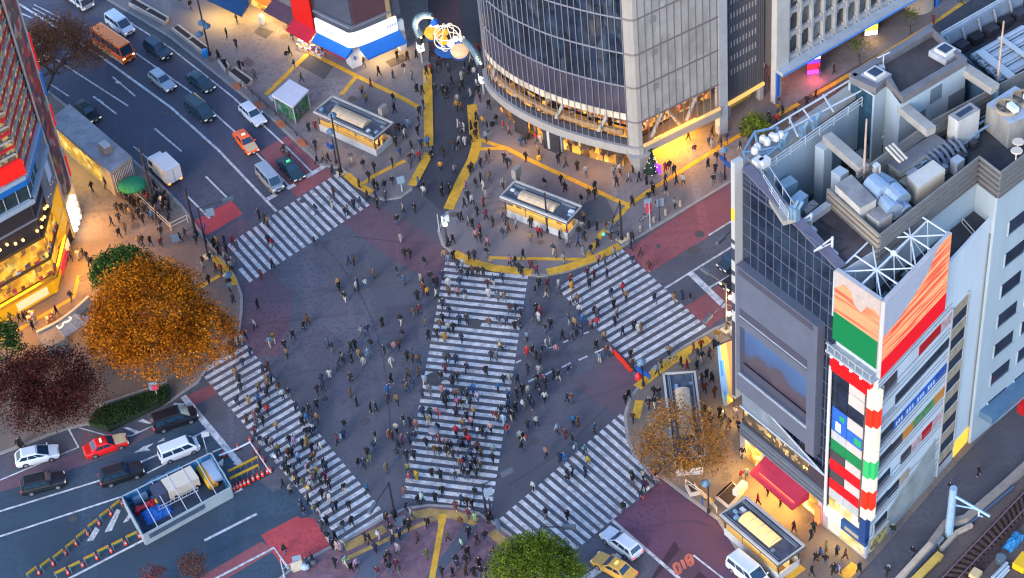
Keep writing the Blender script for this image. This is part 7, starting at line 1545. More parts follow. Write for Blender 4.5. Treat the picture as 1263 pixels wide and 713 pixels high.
# scooter by the black taxi, bicycles
def cycle(label, px, py, rz, motor=False, z=.012):
    p = g(px, py); t = thing('scooter' if motor else 'bicycle', label, 'scooter' if motor else 'bicycle', (p.x, p.y, z), None, False); t.rotation_euler = (0, 0, rz); r = .28 if motor else .33
    for x in (-.55, .55): mb = MB(); mb.path([V((x+r*math.cos(a), 0, r+r*math.sin(a))) for a in [2*math.pi*k/14 for k in range(15)]], .07 if motor else .025, 5); mb.obj('wheel', BLK, t)
    mb = MB(); mb.path([V((-.55, 0, r)), V((-.15, 0, .75)), V((.42, 0, .8)), V((.55, 0, r))], .12 if motor else .03, 5); mb.path([V((-.15, 0, .75)), V((0, 0, r)), V((.42, 0, .8))], .1 if motor else .03, 5); mb.obj('frame', M('cycle_grey', (.2, .22, .24), .4, .4), t)
    mb = MB(); mb.box((-.2, 0, .86), (.5 if motor else .25, .25 if motor else .14, .1)); mb.obj('seat', BLK, t); mb = MB(); mb.tube((.42, -.28, 1.0), (.42, .28, 1.0), .025); mb.tube((.42, 0, .8), (.42, 0, 1.0), .025); mb.obj('handlebar', GALV, t); return t
cycle('dark scooter waiting behind the black taxi', 352, 190, -.85, True); cycle('bicycle ridden across the central crossing', 618.5, 433.5, .1)
cycle('bicycle lying against the yellow paving at the right corner', 828, 449, .6, z=H_P); cycle('black bicycle parked near the route sign pole', 797, 272, .4, z=H_P); cycle('black bicycle parked beside the signal post on the tower plaza', 758, 281, .3, z=H_P)
# ------------------------------------------------------------ trees
BARK = M('bark', (.075, .055, .045), .95, 0, .4, 4, .3)
def leafmat(name, col, tr=.25):
    if name in _M: return _M[name]
    m = bpy.data.materials.new(name); m.use_nodes = True; nt = m.node_tree; b = nt.nodes['Principled BSDF']; L = nt.links.new
    tc = nt.nodes.new('ShaderNodeTexCoord'); n = nt.nodes.new('ShaderNodeTexNoise'); n.inputs['Scale'].default_value = 1.7; n.inputs['Detail'].default_value = 4
    L(tc.outputs['Object'], n.inputs['Vector']); r = nt.nodes.new('ShaderNodeValToRGB'); e = r.color_ramp.elements; e[0].position = .35; e[1].position = .68
    e[0].color = (*[x*.6 for x in col], 1); e[1].color = (*[min(1, x*1.35) for x in col], 1)
    L(n.outputs['Fac'], r.inputs[0]); L(r.outputs[0], b.inputs['Base Color']); b.inputs['Roughness'].default_value = .8; b.inputs['Specular IOR Level'].default_value = .04
    _M[name] = m; return m
def crown(mb, lobes, n, size, seed, nm=3, shell=.55, clump=.9, gaps=.10):
    """n leaf blades in clumps inside ellipsoid lobes (centre, radii)"""
    rn = random.Random(seed); vol = [l[1][0]*l[1][1]*l[1][2] for l in lobes]; tot = sum(vol)
    per = 22; tone = {}
    for (c, r), v_ in zip(lobes, vol):
        for _ in range(int(n*v_/tot/per)):
            while 1:
                d = V((rn.gauss(0, 1), rn.gauss(0, 1), rn.gauss(0, 1))).normalized()
                if d.z > -.55: break
            k = shell+(1.02-shell)*rn.random()**.7; k *= 1+rn.uniform(-.10, .10)
            cc = V((c.x+d.x*r[0]*k, c.y+d.y*r[1]*k, c.z+d.z*r[2]*k)); ky = (int(cc.x/1.5+99), int(cc.y/1.5+99), int(cc.z/1.3)); m0 = tone.setdefault(ky, rn.choices(range(nm), [3, 3, 2][:nm])[0])
            if tone.setdefault((ky, 'gap'), rn.random()) < gaps: continue
            for _ in range(per):
                p = cc+V((rn.gauss(0, clump*.45), rn.gauss(0, clump*.45), rn.gauss(0, clump*.36)))
                a = V((rn.gauss(0, 1), rn.gauss(0, 1), rn.gauss(0, .7))).normalized(); b = a.orthogonal().normalized(); b.rotate(Matrix.Rotation(rn.random()*6.28, 3, a))
                s_ = size*rn.uniform(.6, 1.35); mb.add([p-a*s_*.5, p+b*s_*.32, p+a*s_*.5, p-b*s_*.32], [(0, 1, 2, 3)], m0 if rn.random() < .7 else rn.randrange(nm))
    return mb
def limbs(mb, base, top, r, spread, n, seed, sub=3, up=.5):
    rn = random.Random(seed); mb.tube(base, top, r, 9, 0, r*.62)
    for i in range(n):
        a = 2*math.pi*i/n+rn.uniform(-.3, .3); s_ = base.lerp(top, rn.uniform(.6, 1)); e = top+V((math.cos(a)*spread*rn.uniform(.6, 1), math.sin(a)*spread*rn.uniform(.6, 1), spread*up*rn.uniform(.3, 1.1)))
        mid = s_.lerp(e, .5)+V((0, 0, .12*spread)); mb.tube(s_, mid, r*.42, 6, 0, r*.27); mb.tube(mid, e, r*.27, 5, 0, r*.07)
        for _ in range(sub):
            q = s_.lerp(e, rn.uniform(.4, .95))+V((0, 0, .08*spread)); f = q+V((rn.gauss(0, 1), rn.gauss(0, 1), rn.uniform(0, .8)))*spread*.30; mb.tube(q, f, r*.14, 4, 0, r*.03)
            for _ in range(2): f2 = q.lerp(f, rn.uniform(.4, .9)); mb.tube(f2, f2+V((rn.gauss(0, 1), rn.gauss(0, 1), rn.uniform(0, .7)))*spread*.16, r*.06, 3, 0, r*.02)
def tree(label, cpx, zc, lobes, n, size, cols, seed, nm, trunk_r=.3, name='tree', cat='tree', base=None, spread=None, nl=7, clump=.9, shell=.55, sub=3, tmat=None):
    c = g(*cpx, zc); b = g(*base, H_P) if base else V((c.x, c.y, H_P)); t = thing(name, label, cat, tuple(b))
    L_ = [(c+V(o), r) for o, r in lobes]; mx = max(r[0] for _, r in L_)
    mb = MB(); limbs(mb, b, V((c.x*.7+b.x*.3, c.y*.7+b.y*.3, max(1.0, zc*.55))), trunk_r, spread or mx*.8, nl, seed, sub); mb.obj('trunk', tmat or BARK, t)
    mb = crown(MB(), L_, n, size, seed+1, 3, shell, clump); mb.obj('crown', [leafmat(nm+'_%d' % i, c_) for i, c_ in enumerate(cols)], t); return t
tree('huge golden-orange autumn tree on the left pavement', (193, 392), 8.0, [((-.6, .6, .4), (6.2, 5.9, 5.0)), ((5.2, -1.8, -1.8), (3.4, 3.6, 3.0)), ((-4.6, -.6, -1.2), (3.2, 4.2, 3.4)), ((.6, -3.6, -1.5), (5.0, 3.6, 3.2)), ((-.8, 4.0, .3), (4.4, 3.0, 3.2))], 62000, .24, [(.37, .105, .004), (.22, .056, .004), (.44, .140, .008)], 11, 'leaf_gold', .5, clump=1.0)
tree('small dense green tree tucked behind the golden tree', (148, 331), 5, [((0, 0, 0), (3.0, 2.4, 2.3)), ((1.2, .6, .2), (2.3, 2.0, 1.9)), ((-1.1, -.6, -.2), (2.1, 2.2, 1.9))], 11000, .25, [(.045, .095, .020), (.035, .075, .018), (.06, .12, .026)], 21, 'leaf_green', .22, clump=.6)
tree('wide dark wine-red tree at the lower left', (58, 468), 5.6, [((0, 0, 0), (4.6, 4.2, 3.2)), ((2.8, -1.8, -.8), (3.2, 3.2, 2.6)), ((-3.4, .2, -.5), (3.4, 3.6, 2.6)), ((-.5, -3.2, -1), (4.4, 2.8, 2.2))], 32000, .21, [(.058, .014, .013), (.042, .011, .011), (.075, .020, .015)], 31, 'leaf_wine', .3, clump=1.0, shell=.35)
tree('green tree cut off by the left picture edge', (2, 422), 5, [((-.6, 0, 0), (2.8, 2.6, 2.4))], 6000, .26, [(.05, .10, .022), (.04, .08, .02), (.06, .12, .026)], 41, 'leaf_green', .22, clump=.6)
tree('round clipped bright green tree on the near pavement', (664, 714), 3.6, [((0, 0, 0), (4.2, 4.2, 3.3)), ((1.2, -.8, .5), (3.3, 3.3, 2.9)), ((-1.4, .9, .3), (3.2, 3.3, 3.0)), ((.4, 1.4, .6), (3.0, 3.0, 2.9))], 34000, .19, [(.10, .14, .012), (.065, .10, .010), (.15, .19, .02)], 51, 'leaf_lime', .3, clump=.5, shell=.78)
tree('sparse brown-orange tree by the half hidden entrance', (838, 543), 5.2, [((0, 0, .3), (4.6, 4.4, 3.0)), ((2.2, -1.6, -.6), (3.0, 2.6, 2.2)), ((-2.0, -1.4, -.8), (2.6, 2.6, 2.0))], 7500, .22, [(.30, .12, .020), (.20, .085, .022), (.34, .15, .03)], 61, 'leaf_rust', .26, spread=4.4, nl=11, clump=1.0, shell=.5, sub=6, tmat=M('bark_tan', (.16, .105, .065), .95, 0, .3, 4))
tree('sparse dark brown tree over the upper road', (72, 58), 7.0, [((0, .4, .4), (4.8, 4.4, 3.2)), ((3.2, -1.4, -.4), (3.2, 3.0, 2.4)), ((-2.6, 1.2, 0), (3.0, 3.0, 2.4))], 24000, .19, [(.26, .092, .042), (.17, .065, .034), (.28, .12, .045)], 71, 'leaf_brown', .26, base=(54, 119), spread=4.6, nl=9, clump=1.0, shell=.3, sub=6)
tree('small round russet bush tree at the lower road edge', (238, 699), 2.2, [((0, 0, 0), (1.55, 1.5, 1.5))], 2200, .16, [(.12, .05, .035), (.09, .05, .045), (.15, .06, .035)], 81, 'leaf_russet', .1, clump=.5, shell=.3)
tree('russet bush tree half cut by the bottom picture edge', (188, 717), 2.2, [((0, 0, 0), (1.5, 1.5, 1.4))], 1800, .16, [(.18, .04, .04), (.13, .04, .04), (.15, .06, .035)], 91, 'leaf_russet2', .1, clump=.5, shell=.3)
for px, py, s_, lab in ((1060, 78, 5, 'thin street tree with few leaves before the neon sign side'), (1123, 42, 6, 'thin street tree before the amber and green sign'), (1190, 16, 7, 'thin street tree with green leaves at the top right')):
    tree(lab, (px, py-22), 3.4, [((0, 0, 0), (1.1, 1.1, 1.3))], 420, .2, [(.07, .11, .02), (.05, .07, .02), (.10, .13, .03)], px, 'leaf_street', .09, base=(px, py), spread=1.4, nl=6, clump=.6, shell=.3)
sh_ = thing('shrub', 'bright yellow-green shrub in the street beside the office canopy', 'shrub', tuple(g(930, 166, H_P)))
crown(MB(), [(g(931, 155, 1.2), (1.7, 1.9, 1.3))], 2600, .2, 5, 3, .4, .5).obj('foliage', [leafmat('leaf_yg_%d' % i, c_) for i, c_ in enumerate([(.16, .20, .02), (.10, .15, .02), (.22, .24, .03)])], sh_)
hd = thing('hedge', 'dark clipped hedge along the lower road behind the traffic hatching', 'hedge', tuple(g(160, 508, H_P)))
q = gs([(119, 503), (190, 480), (208, 473), (209, 488), (196, 496), (133, 527), (109, 520)], .9); mb = MB(); mb.prism(q, H_P, .75, 0); mb.obj('core', M('hedge_core', (.016, .026, .012), .95), hd)
rn = random.Random(3); mb = MB(); cs = q
from mathutils.geometry import intersect_point_tri_2d
tris = [[q[k] for k in t] for t in tessellate_polygon([[V((p.x, p.y, 0)) for p in q]])]
ws = [((b-a).cross(c-a)).length for a, b, c in tris]
for _ in range(7000):
    a, b, c = rn.choices(tris, ws)[0]; u, v_ = rn.random(), rn.random()
    if u+v_ > 1: u, v_ = 1-u, 1-v_
    p = a+(b-a)*u+(c-a)*v_; p = V((p.x, p.y, .80+rn.gauss(0, .10))); d = V((rn.gauss(0, 1), rn.gauss(0, 1), rn.gauss(0, .5))).normalized(); e = d.orthogonal().normalized(); s_ = rn.uniform(.12, .24); mb.add([p-d*s_*.5, p+e*s_*.35, p+d*s_*.5, p-e*s_*.35], [(0, 1, 2, 3)], rn.randrange(3))
mb.obj('foliage', [leafmat('leaf_hedge_%d' % i, c_) for i, c_ in enumerate([(.022, .042, .014), (.03, .05, .016), (.017, .03, .014)])], hd)
mb = MB(); mb.wall(gs([(118, 500), (188, 477), (206, 470)], .5), H_P, .5, .25); solo(mb, 'low_wall', KERB, 'low stone wall behind the clipped hedge', 'wall')
# ------------------------------------------------------------ people
def objcol(name, kind):
    m = bpy.data.materials.new(name); m.use_nodes = True; nt = m.node_tree; b = nt.nodes['Principled BSDF']; L = nt.links.new
    oi = nt.nodes.new('ShaderNodeObjectInfo'); b.inputs['Roughness'].default_value = .85; b.inputs['Specular IOR Level'].default_value = .25
    if kind == 'coat': L(oi.outputs['Color'], b.inputs['Base Color'])
    else:
        r = nt.nodes.new('ShaderNodeValToRGB'); r.color_ramp.interpolation = 'CONSTANT'; e = r.color_ramp.elements
        e[0].position = 0; e[0].color = (.014, .014, .018, 1); e[1].position = .3; e[1].color = (.045, .075, .14, 1); x = e.new(.6); x.color = (.10, .10, .105, 1); x = e.new(.85); x.color = (.42, .36, .28, 1)
        L(oi.outputs['Alpha'], r.inputs[0]); L(r.outputs[0], b.inputs['Base Color'])
    return m
COAT, TROU = objcol('coat_cloth', 'coat'), objcol('trouser_cloth', 'trousers')
SKIN = M('skin', (.50, .30, .21), .6); HAIR = M('hair_dark', (.018, .013, .012), .6); SHOE = M('shoe_dark', (.03, .028, .03), .6); HAIRB = M('hair_brown', (.09, .05, .03), .6)
def body(stride=.0, swing=.0, long=False, bend=None, hairlong=False, lean=.0, sit=False):
    """one continuous figure grown over joints; +x is forwards"""
    J = []; Ed = []
    def j(p, r, tag, par=None):
        J.append((V(p), r, tag)); k = len(J)-1
        if par is not None: Ed.append((par, k))
        return k
    hz = .95 if not sit else .90
    pel = j((0, 0, hz), (.18, .15), 'coat'); wa = j((lean*.3, 0, hz+.18), (.175, .14), 'coat', pel); ch = j((lean*.7, 0, hz+.40), (.20, .15), 'coat', wa); nk0 = j((lean, 0, hz+.52), (.10, .085), 'coat', ch); nk = j((lean+.01, 0, hz+.58), (.058, .058), 'skin', nk0)
    hd = j((lean+.03, 0, hz+.68), (.085, .10), 'head', nk); j((lean+.02, 0, hz+.775), (.075, .085), 'head', hd)
    j((lean+.125, 0, hz+.66), (.022, .022), 'skin', hd)
    if hairlong: j((lean-.07, 0, hz+.55), (.085, .05), 'hair', hd)
    for s_ in (1, -1):
        st = stride*s_
        hp = j((0, s_*.09, hz-.06), (.115, .105), 'coat' if long else 'leg', pel)
        if sit: kn = j((.38, s_*.12, hz-.20), .075, 'leg', hp); an = j((.30, s_*.12, hz-.62), .05, 'leg', kn); j((.42, s_*.12, hz-.66), .04, 'shoe', an)
        else:
            kn = j((st*.5+abs(st)*.12, s_*.09, .50), (.125, .115) if long else (.088, .088), 'coat' if long else 'leg', hp)
            an = j((st-(.10 if st < 0 else 0), s_*.09, .10+(.05 if st < 0 and abs(st) > .1 else 0)), .05, 'leg', kn); j((st+.13-(.10 if st < 0 else 0), s_*.10, .045), (.042, .035), 'shoe', an)
        sh = j((lean*.8, s_*.20, hz+.44), (.075, .07), 'coat', ch); sw = -swing*s_
        if bend and (bend == 2 or s_ == 1): el = j((.02, s_*.27, hz+.18), .068, 'coat', sh); wr = j((.24, s_*.17, hz+.26), .042, 'coat', el); h_ = j((.30, s_*.14, hz+.30), .036, 'skin', wr); j((.36, s_*.12, hz+.32), .022, 'skin', h_)
        elif sit: el = j((.22, s_*.25, hz+.22), .055, 'coat', sh); wr = j((.42, s_*.24, hz+.12), .042, 'coat', el); j((.48, s_*.24, hz+.12), .035, 'skin', wr)
        else: el = j((sw*.5-.01, s_*.265, hz+.17), .068, 'coat', sh); wr = j((sw+.05, s_*.28, hz-.06), .042, 'coat', el); h_ = j((sw+.07, s_*.28, hz-.13), .036, 'skin', wr); j((sw+.09, s_*.27, hz-.19), .022, 'skin', h_)
    me = bpy.data.meshes.new('person'); me.from_pydata([p for p, _, _ in J], Ed, []); o = bpy.data.objects.new('person', me); COL.objects.link(o)
    sk = o.modifiers.new('s', 'SKIN'); sk.use_smooth_shade = True; sb = o.modifiers.new('d', 'SUBSURF'); sb.levels = 1; sb.render_levels = 1
    for k, (_, r, _) in enumerate(J): me.skin_vertices[0].data[k].radius = r if isinstance(r, tuple) else (r, r)
    me.skin_vertices[0].data[0].use_root = True
    ev = o.evaluated_get(bpy.context.evaluated_depsgraph_get()); out = bpy.data.meshes.new_from_object(ev); bpy.data.objects.remove(o); bpy.data.meshes.remove(me)
    out.materials.clear()
    for m in (COAT, TROU, SKIN, HAIR, SHOE): out.materials.append(m)
    P_ = [q for q in J]
    for f in out.polygons:
        c = f.center; k = min(range(len(P_)), key=lambda i: (P_[i][0]-c).length-(max(P_[i][1]) if isinstance(P_[i][1], tuple) else P_[i][1])*.6); tg = P_[k][2]
        if tg == 'head': mi = 2 if (c.x > lean+.055 and c.z < hz+.745) else 3
        else: mi = {'coat': 0, 'leg': 1, 'skin': 2, 'hair': 3, 'shoe': 4}[tg]
        f.material_index = mi; f.use_smooth = True
    return out
PROTO = [body(.21, .12), body(-.20, -.12), body(.15, .08, True), body(-.16, .09, True, None, True), body(.04, .02), body(.03, .02, True, None, True), body(.17, .0, False, 1), body(.05, 0, False, 2), body(-.19, -.11, False, None, True), body(.24, .13, False, None, False, .08), body(.02, .0, True, 1)]
LONG = {2, 3, 5, 10}; BIKE = body(sit=True, lean=.15)
CK = {'k': ('black', (.016, .016, .020)), 'n': ('navy', (.022, .034, .070)), 'g': ('grey', (.10, .10, .12)), 'w': ('white', (.45, .43, .41)), 't': ('tan', (.28, .17, .085)), 'b': ('brown', (.12, .055, .03)), 'r': ('red', (.40, .022, .028)), 'p': ('pink', (.34, .15, .165)), 'u': ('bright blue', (.025, .11, .30)), 'c': ('pale blue', (.22, .34, .46)), 'y': ('yellow', (.55, .26, .03)), 'm': ('maroon', (.15, .03, .05)), 'o': ('olive', (.08, .11, .04))}
# foot points measured in the photo, by tile; letter = coat colour
DATA = [(0,119,"685,705k 790,680k 865,660k 1030,700n 1150,700k"),
(0,238,"865,140g 905,150k 945,160k 970,185t 990,215b 885,220n 830,250n 885,335k 930,300t 1060,235k 1030,190k 1080,160n 1110,200n 1130,210u 1165,235k 1190,270n 1195,330k 1035,400t 1060,395b 1120,405k 1195,405m 590,500w 620,480k 645,510k 670,550k 690,545k 530,500b 490,500t 475,540k 915,40k 940,60n 970,100k 1000,120k 1055,40w 1100,75r 1130,110k 1170,60k 1200,100w 1215,110k 1240,180k 1255,140k 1160,160g 1180,190k 1250,220n 1040,110k 1060,140g 1225,60k 1245,85g 1150,85n 1080,55k 1205,150k 1190,35w"),
(0,357,"530,90k 425,200k 150,250k 185,245k 205,240b 250,305n 140,320k 85,250t"),
(0,475,"150,475k 170,468k"),
(211,0,"60,10k 150,80k 490,180b 415,285k 485,360n 355,450k 405,510k 510,520k 540,535k 620,595g 905,310k 860,450k 880,420k 915,520k 965,615o 1120,420m"),
(422,0,"615,325k 660,415g 550,440k 410,450k 485,455b 590,435k 165,500b 460,540m 275,570b 380,595n 520,605w 215,655m 150,705t 625,560b 660,550r 690,540g 710,530k 745,500m 725,470k 790,540g 625,630w 555,700k 595,705k 690,700k 745,705k 775,705k 810,635k 905,530n 940,560k 980,575w 885,600w 870,700k 890,660k 940,705n 995,660w 1070,525k 1005,390m 1040,390b 950,460t 1010,705k 1100,700k"),
(211,119,"1020,265n 1070,255m 1070,395n 1080,510k 1125,490t 1165,495k 1195,585g 1250,600k"),
(422,119,"180,55t 380,50k 390,130k 575,145k 605,100n 490,240c 570,225k 560,290k 410,290b 420,270k 460,290k 465,320w 400,375k 430,450u 515,405k 585,385n 635,380u 530,465w 575,480r 505,490b 510,535g 660,475k 750,450k 160,545k 240,565k 200,630k 240,695k 265,700k 320,705k 375,525k 375,665k 565,670u 605,705k 130,690b 70,490g 730,555y 830,580w 740,705k 785,705n 820,395b 855,410k 870,370w 910,370w 955,355k 860,240w 900,270w 880,275g 850,110y 885,120b 855,60w 955,260k 995,190k 990,260k 990,320k 1040,220y 1065,340c 1075,270k 1140,210k 1085,100k 1020,50m 950,15w 770,30k 1195,260r 1235,290p 1070,500b 1090,475b 1025,535k 1200,490n 1220,530n 1245,510w 945,575k 960,570k 1025,640k 1090,640t 990,690k 1045,700w 1190,685w 915,705p 280,390k 310,390w"),
(633,119,"60,375u 90,370k 95,485k 170,350r 205,360w 190,440t 335,500k 390,530b 475,555k 540,595w 745,595w 790,580w 765,675k 855,640c 885,570k 930,640n 985,660k 355,655k 235,680k 385,710k 605,705k 1125,565r 1155,560k 1125,650n 1190,590k 1205,660k 1030,710k 1120,710k 1250,300k 1255,660w"),
(844,119,"75,435m 30,330r 180,370g 205,300b 210,395w 265,360t 315,345n 270,385n 175,540k 240,490k 230,570k 215,655k 265,640g 410,410k 420,300k 440,230k 625,195k 610,250b 680,210r 690,130y 725,145k 695,80b 905,75k 970,25k 820,160k"),
(844,0,"1000,570k 1105,550k 1120,710r"),(1052,0,"590,190m"),
(211,238,"655,200k 700,235k 720,255t 720,385n 750,410r 1075,160n 1190,120w 1205,40b 1065,400k 755,570k 670,650m 460,390r 495,430g 400,390n 320,415k 345,400y 355,470k 410,450n 400,480g 430,560m 445,580w 460,550w 295,520k 245,580w 240,540k 335,590b 375,600r 285,680k 420,660w 440,705n 75,370k 110,340n 190,380n 1240,710y"),
(422,238,"25,185n 45,170t 90,125n 140,115n 190,60k 265,125k 250,60n 325,70g 455,155w 540,155k 605,30w 410,245k 435,375w 465,490k 505,490k 50,535u 90,540b 240,640b 410,620k 465,690u 610,550k 585,665w 655,655k 120,710n 180,710w 790,15k 740,35k 905,115k 930,60n 1000,175k 965,95w 1065,50w 1045,110r 1065,205m 860,225k 885,215k 1115,255k 940,245w 965,265k 1020,310m 990,355p 1025,370k 1075,405p 1070,475k 820,380k 785,400k 825,500k 760,505t 790,530c 855,575n 890,560w 940,500k 980,500k 885,635k 930,625k 965,620b 1005,620k 1045,625k 745,650n 705,705k 680,705k 600,705b 790,708w 870,705n 1120,690n 1185,665n 1075,708m 1190,340n 1215,255n 1195,190t 1230,300b 1240,545p"),
(633,238,"25,270c 15,550n 75,500k 130,265k 185,330r 210,330m 130,380t 345,355k 300,455n 320,485t 375,525w 405,410w 480,405u 520,215t 560,270k 510,290w 485,330k 525,355n 620,285k 685,290b 715,300k 720,360b 770,360n 625,410k 575,455k 520,475w 630,530p 680,540g 750,485w 880,370k 870,430n 940,470b 880,535n 1005,580b 135,570m 65,620k 45,600k 175,610m 195,705k 255,710m 340,710w 550,635m 600,640m 695,640n 565,705n 425,680m 430,710k 880,105k 1000,75k 1070,125k 1195,120w 1035,20k 1130,25k 560,50b 605,45k 505,90k"),
(211,357,"645,150k 625,300w 735,430c 760,400y 905,375k 985,310k 1015,270b 845,450k 860,515t 1165,440u 1195,470k 1240,600n 1255,540g 1175,665w 1115,705n 465,110n 440,25c 550,380k 470,390r 490,420w 535,415w 515,400p 590,510n 535,580n 460,510b 455,450n 480,650t 685,640n 720,615b 745,700n 715,700t 510,705n 1245,20k"),
(422,357,"25,100k 110,20w 560,90k 605,30b 635,60y 700,80w 790,55b 855,60p 910,75n 530,205b 575,190m 435,265k 300,285k 620,285t 640,380k 150,355w 190,340n 450,370k 75,550k 100,450k 70,470k 130,510t 165,575w 195,515c 215,445k 315,485k 350,480n 390,470p 425,455b 365,575w 485,530k 525,550b 570,555b 490,665b 565,650b 70,695k 365,705k 10,545g 750,150n 795,200n 745,255k 870,265n 925,265k 725,300b 790,325w 825,330k 705,370k 760,395y 885,400n 1090,290b 1165,270n 1215,270n 1085,70w 1150,90g 1200,95t 1240,180m 1105,530n 1140,535g 765,545g 790,550k 845,555n 765,625m 925,620n 1065,640k 735,690k 855,690k 820,705n 610,705c 1195,708k 1235,695w"),
(633,357,"165,50k 245,65b 340,40g 435,20y 20,185k 60,215n 15,310k 50,300n 170,180k 205,200r 150,245n 190,245w 240,330k 280,295k 365,380k 435,120w 475,115t 490,190w 415,265n 455,290t 515,265u 580,300p 620,290r 600,195n 625,215g 470,350n 505,345n 430,385g 725,70n 745,150k 810,30r 835,90t 1045,110n 1190,100t 1250,90n 755,270n 765,215w 810,350n 895,310k 945,320t 925,330w 675,390t 615,450k 245,440w 275,430w 320,485p 105,390c 105,500r 145,495k 195,560k 215,490n 170,520k 640,545c 690,495b 725,500p 870,520k 880,590b 905,650k 410,640n 300,665k 335,680k 110,630k 195,640w 35,708k 175,705k 230,708m 1095,590b 1065,640c 1150,495t 1240,575k"),
(844,357,"45,100k 70,470b 125,450r 220,445n 245,380y 245,465n 340,355w 100,510n 130,540k 185,515m 95,600n 20,600r 165,665k 130,700b 205,695k"),
(211,475,"495,155n 520,60n 655,55t 720,40t 715,100n 800,60b 830,110w 875,100k 1085,75k 1125,50n 1025,210k 1080,180k 1145,160n 925,200n 580,155t 650,145u 665,185k 720,225r 625,260p 660,245k 565,295b 685,305k 640,330g 785,350t 665,450n 985,245n 1010,290u 1045,280k 975,310k 1085,285t 1030,380n 1065,380n 1005,390k 720,465n 745,460w 880,450k 915,455w 975,475n 1010,460t 1045,500k 1105,490k 1230,445m 790,550n 800,520t 870,540b 900,545k 945,580c 1065,570t 1015,660w 1040,600n 1130,620n 1150,640n 855,600g 845,650n 915,650n 870,670k 1080,690y 930,710n 1065,710g 1145,708m 625,385m"),
(422,475,"65,95b 110,165n 340,75u 345,140k 410,150t 470,40n 480,55t 525,35n 215,215k 255,205k 460,300k 505,315k 550,330p 350,405t 375,420m 405,360w 500,435n 540,425n 415,475n 445,445p 20,335k 15,410n 250,420k 240,495n 190,540k 125,620k 165,620n 215,590g 330,650t 410,555n 480,560n 535,560k 490,655t 515,710b 555,710y 595,95n 650,75g 740,75p 780,110n 840,105b 885,100k 930,105n 970,70u 1005,135w 815,35k 1155,60u 1225,115u 1225,190n 755,145k 770,175k 885,180k 855,170p 945,165n 600,240n 655,240n 705,240p 845,240n 925,270n 975,240t 640,300t 960,320p 1135,265b 1175,230n 1165,290b 1250,260k 1195,300c 1220,375r 710,360n 680,420g 720,440m 625,465k 845,385r 895,330t 915,395m 1000,380n 1040,380k 1100,360w 1065,415n 940,450r 780,470p 805,490n 690,520b 725,530k 775,525k 820,550n 875,470n 895,470k 860,560n 915,600n 955,540k 1000,500b 1030,540b 1115,510c 1115,585k 985,605n 870,620b 890,620m 955,650k 1025,640b 995,685n 900,690k 930,705k 730,708k 665,685k 840,708w"),
(633,475,"30,100k 20,200k 85,190t 75,70k 115,80w 130,160n 150,185n 180,30k 205,115n 235,130w 240,25k 400,135n 435,140b 445,305u 480,315b 110,330n 175,310w 325,365w 385,400b 440,445k 55,420c 75,420k 65,505k 245,540p 600,365g 345,580n 380,580u 470,500g 535,515u 555,605y 535,685n 400,705k 435,680n 830,140k 855,105k 885,280b 1000,180n 1045,170k 1040,90k 1075,100k 880,708k 960,708w 1020,708p 1055,708k 5,270k"),
(844,475,"225,95b 150,60m 150,230k 190,240w 265,245k 300,270g 195,310n 275,305b 325,330p 400,340n 380,250w 430,540k 460,690w 420,705r 630,650b"),(1052,475,"925,680k"),
(211,594,"830,50n 885,100w 970,215n 990,270n 945,40k 985,50g 1035,65w 1065,30g 1110,30n 1170,60k 1120,130k 1170,160b 1020,170b 1065,250y 1095,230n 1200,230n 1225,220k 1120,360n 1155,330k 1160,450k 1215,440k 1215,640k 1200,510n 1230,520w 1250,520w 845,540k 1010,640n 1050,610k"),
(422,594,"20,85k 190,90u 55,215k 75,335k 10,360n 465,110p 565,175k 600,160c 690,160k 745,110k 985,120k 840,220b 890,180n 925,190k 965,205k 475,225n 515,280w 465,350n 500,360k 635,345k 560,455m 330,310b 390,290k 365,390k 280,440w 430,425n 380,475n 415,530w 175,450n 210,465k 250,530n 630,575o 340,580g 325,610b 405,650m 425,700g 265,705m 110,650w 70,670k 30,630w 5,510w 355,680k 935,280m 985,305w 880,345b 940,415k 1000,470k 1060,450k 1085,315k 785,450b 885,500w 930,560k 845,620k 855,660n 920,620k 915,705b 1015,640k 1025,705k 1070,710k 820,710k 1120,560b 740,710k 975,710k"),
(633,594,"150,75w 240,280k 400,295k 815,235k 405,30n 965,75n 985,70m 940,140n 1060,30w 880,30k"),
(844,594,"615,100k 710,185k 785,185k 545,175r 810,375m 955,380n 935,435n 970,600k 1005,570u 1045,525t 1125,550k 1185,580b 1040,620k 1100,690k 1140,690w 940,705k"),
(1052,594,"715,90k 290,400k 440,560k 250,700k 45,680k")]
PP = []
for ox, oy, s_ in DATA:
    for w_ in s_.split():
        xy, k = w_[:-1], w_[-1]; x, y = xy.split(','); PP.append((ox+float(x)/5.986, oy+float(y)/5.986-.8, k))
def inpoly(x, y, P_):
    c = False; j = len(P_)-1
    for i in range(len(P_)):
        (xi, yi), (xj, yj) = P_[i], P_[j]
        if (yi > y) != (yj > y) and x < (xj-xi)*(y-yi)/(yj-yi)+xi: c = not c
        j = i
    return c
ZEB = [('central crossing', [(549, 321), (653, 331), (606, 630), (496, 616)], ((600, 326), (551, 623))), ('lower left crossing', [(245, 457), (303, 424), (478, 638), (424, 672)], ((274, 440), (451, 655))), ('lower right crossing', [(767, 509), (839, 573), (684, 700), (614, 642)], ((803, 541), (649, 671))), ('right crossing', [(685, 354), (766, 306), (873, 405), (786, 457)], ((725, 330), (829, 431))), ('upper left crossing', [(270, 309), (417, 213), (458, 252), (306, 350)], ((288, 330), (437, 232)))]
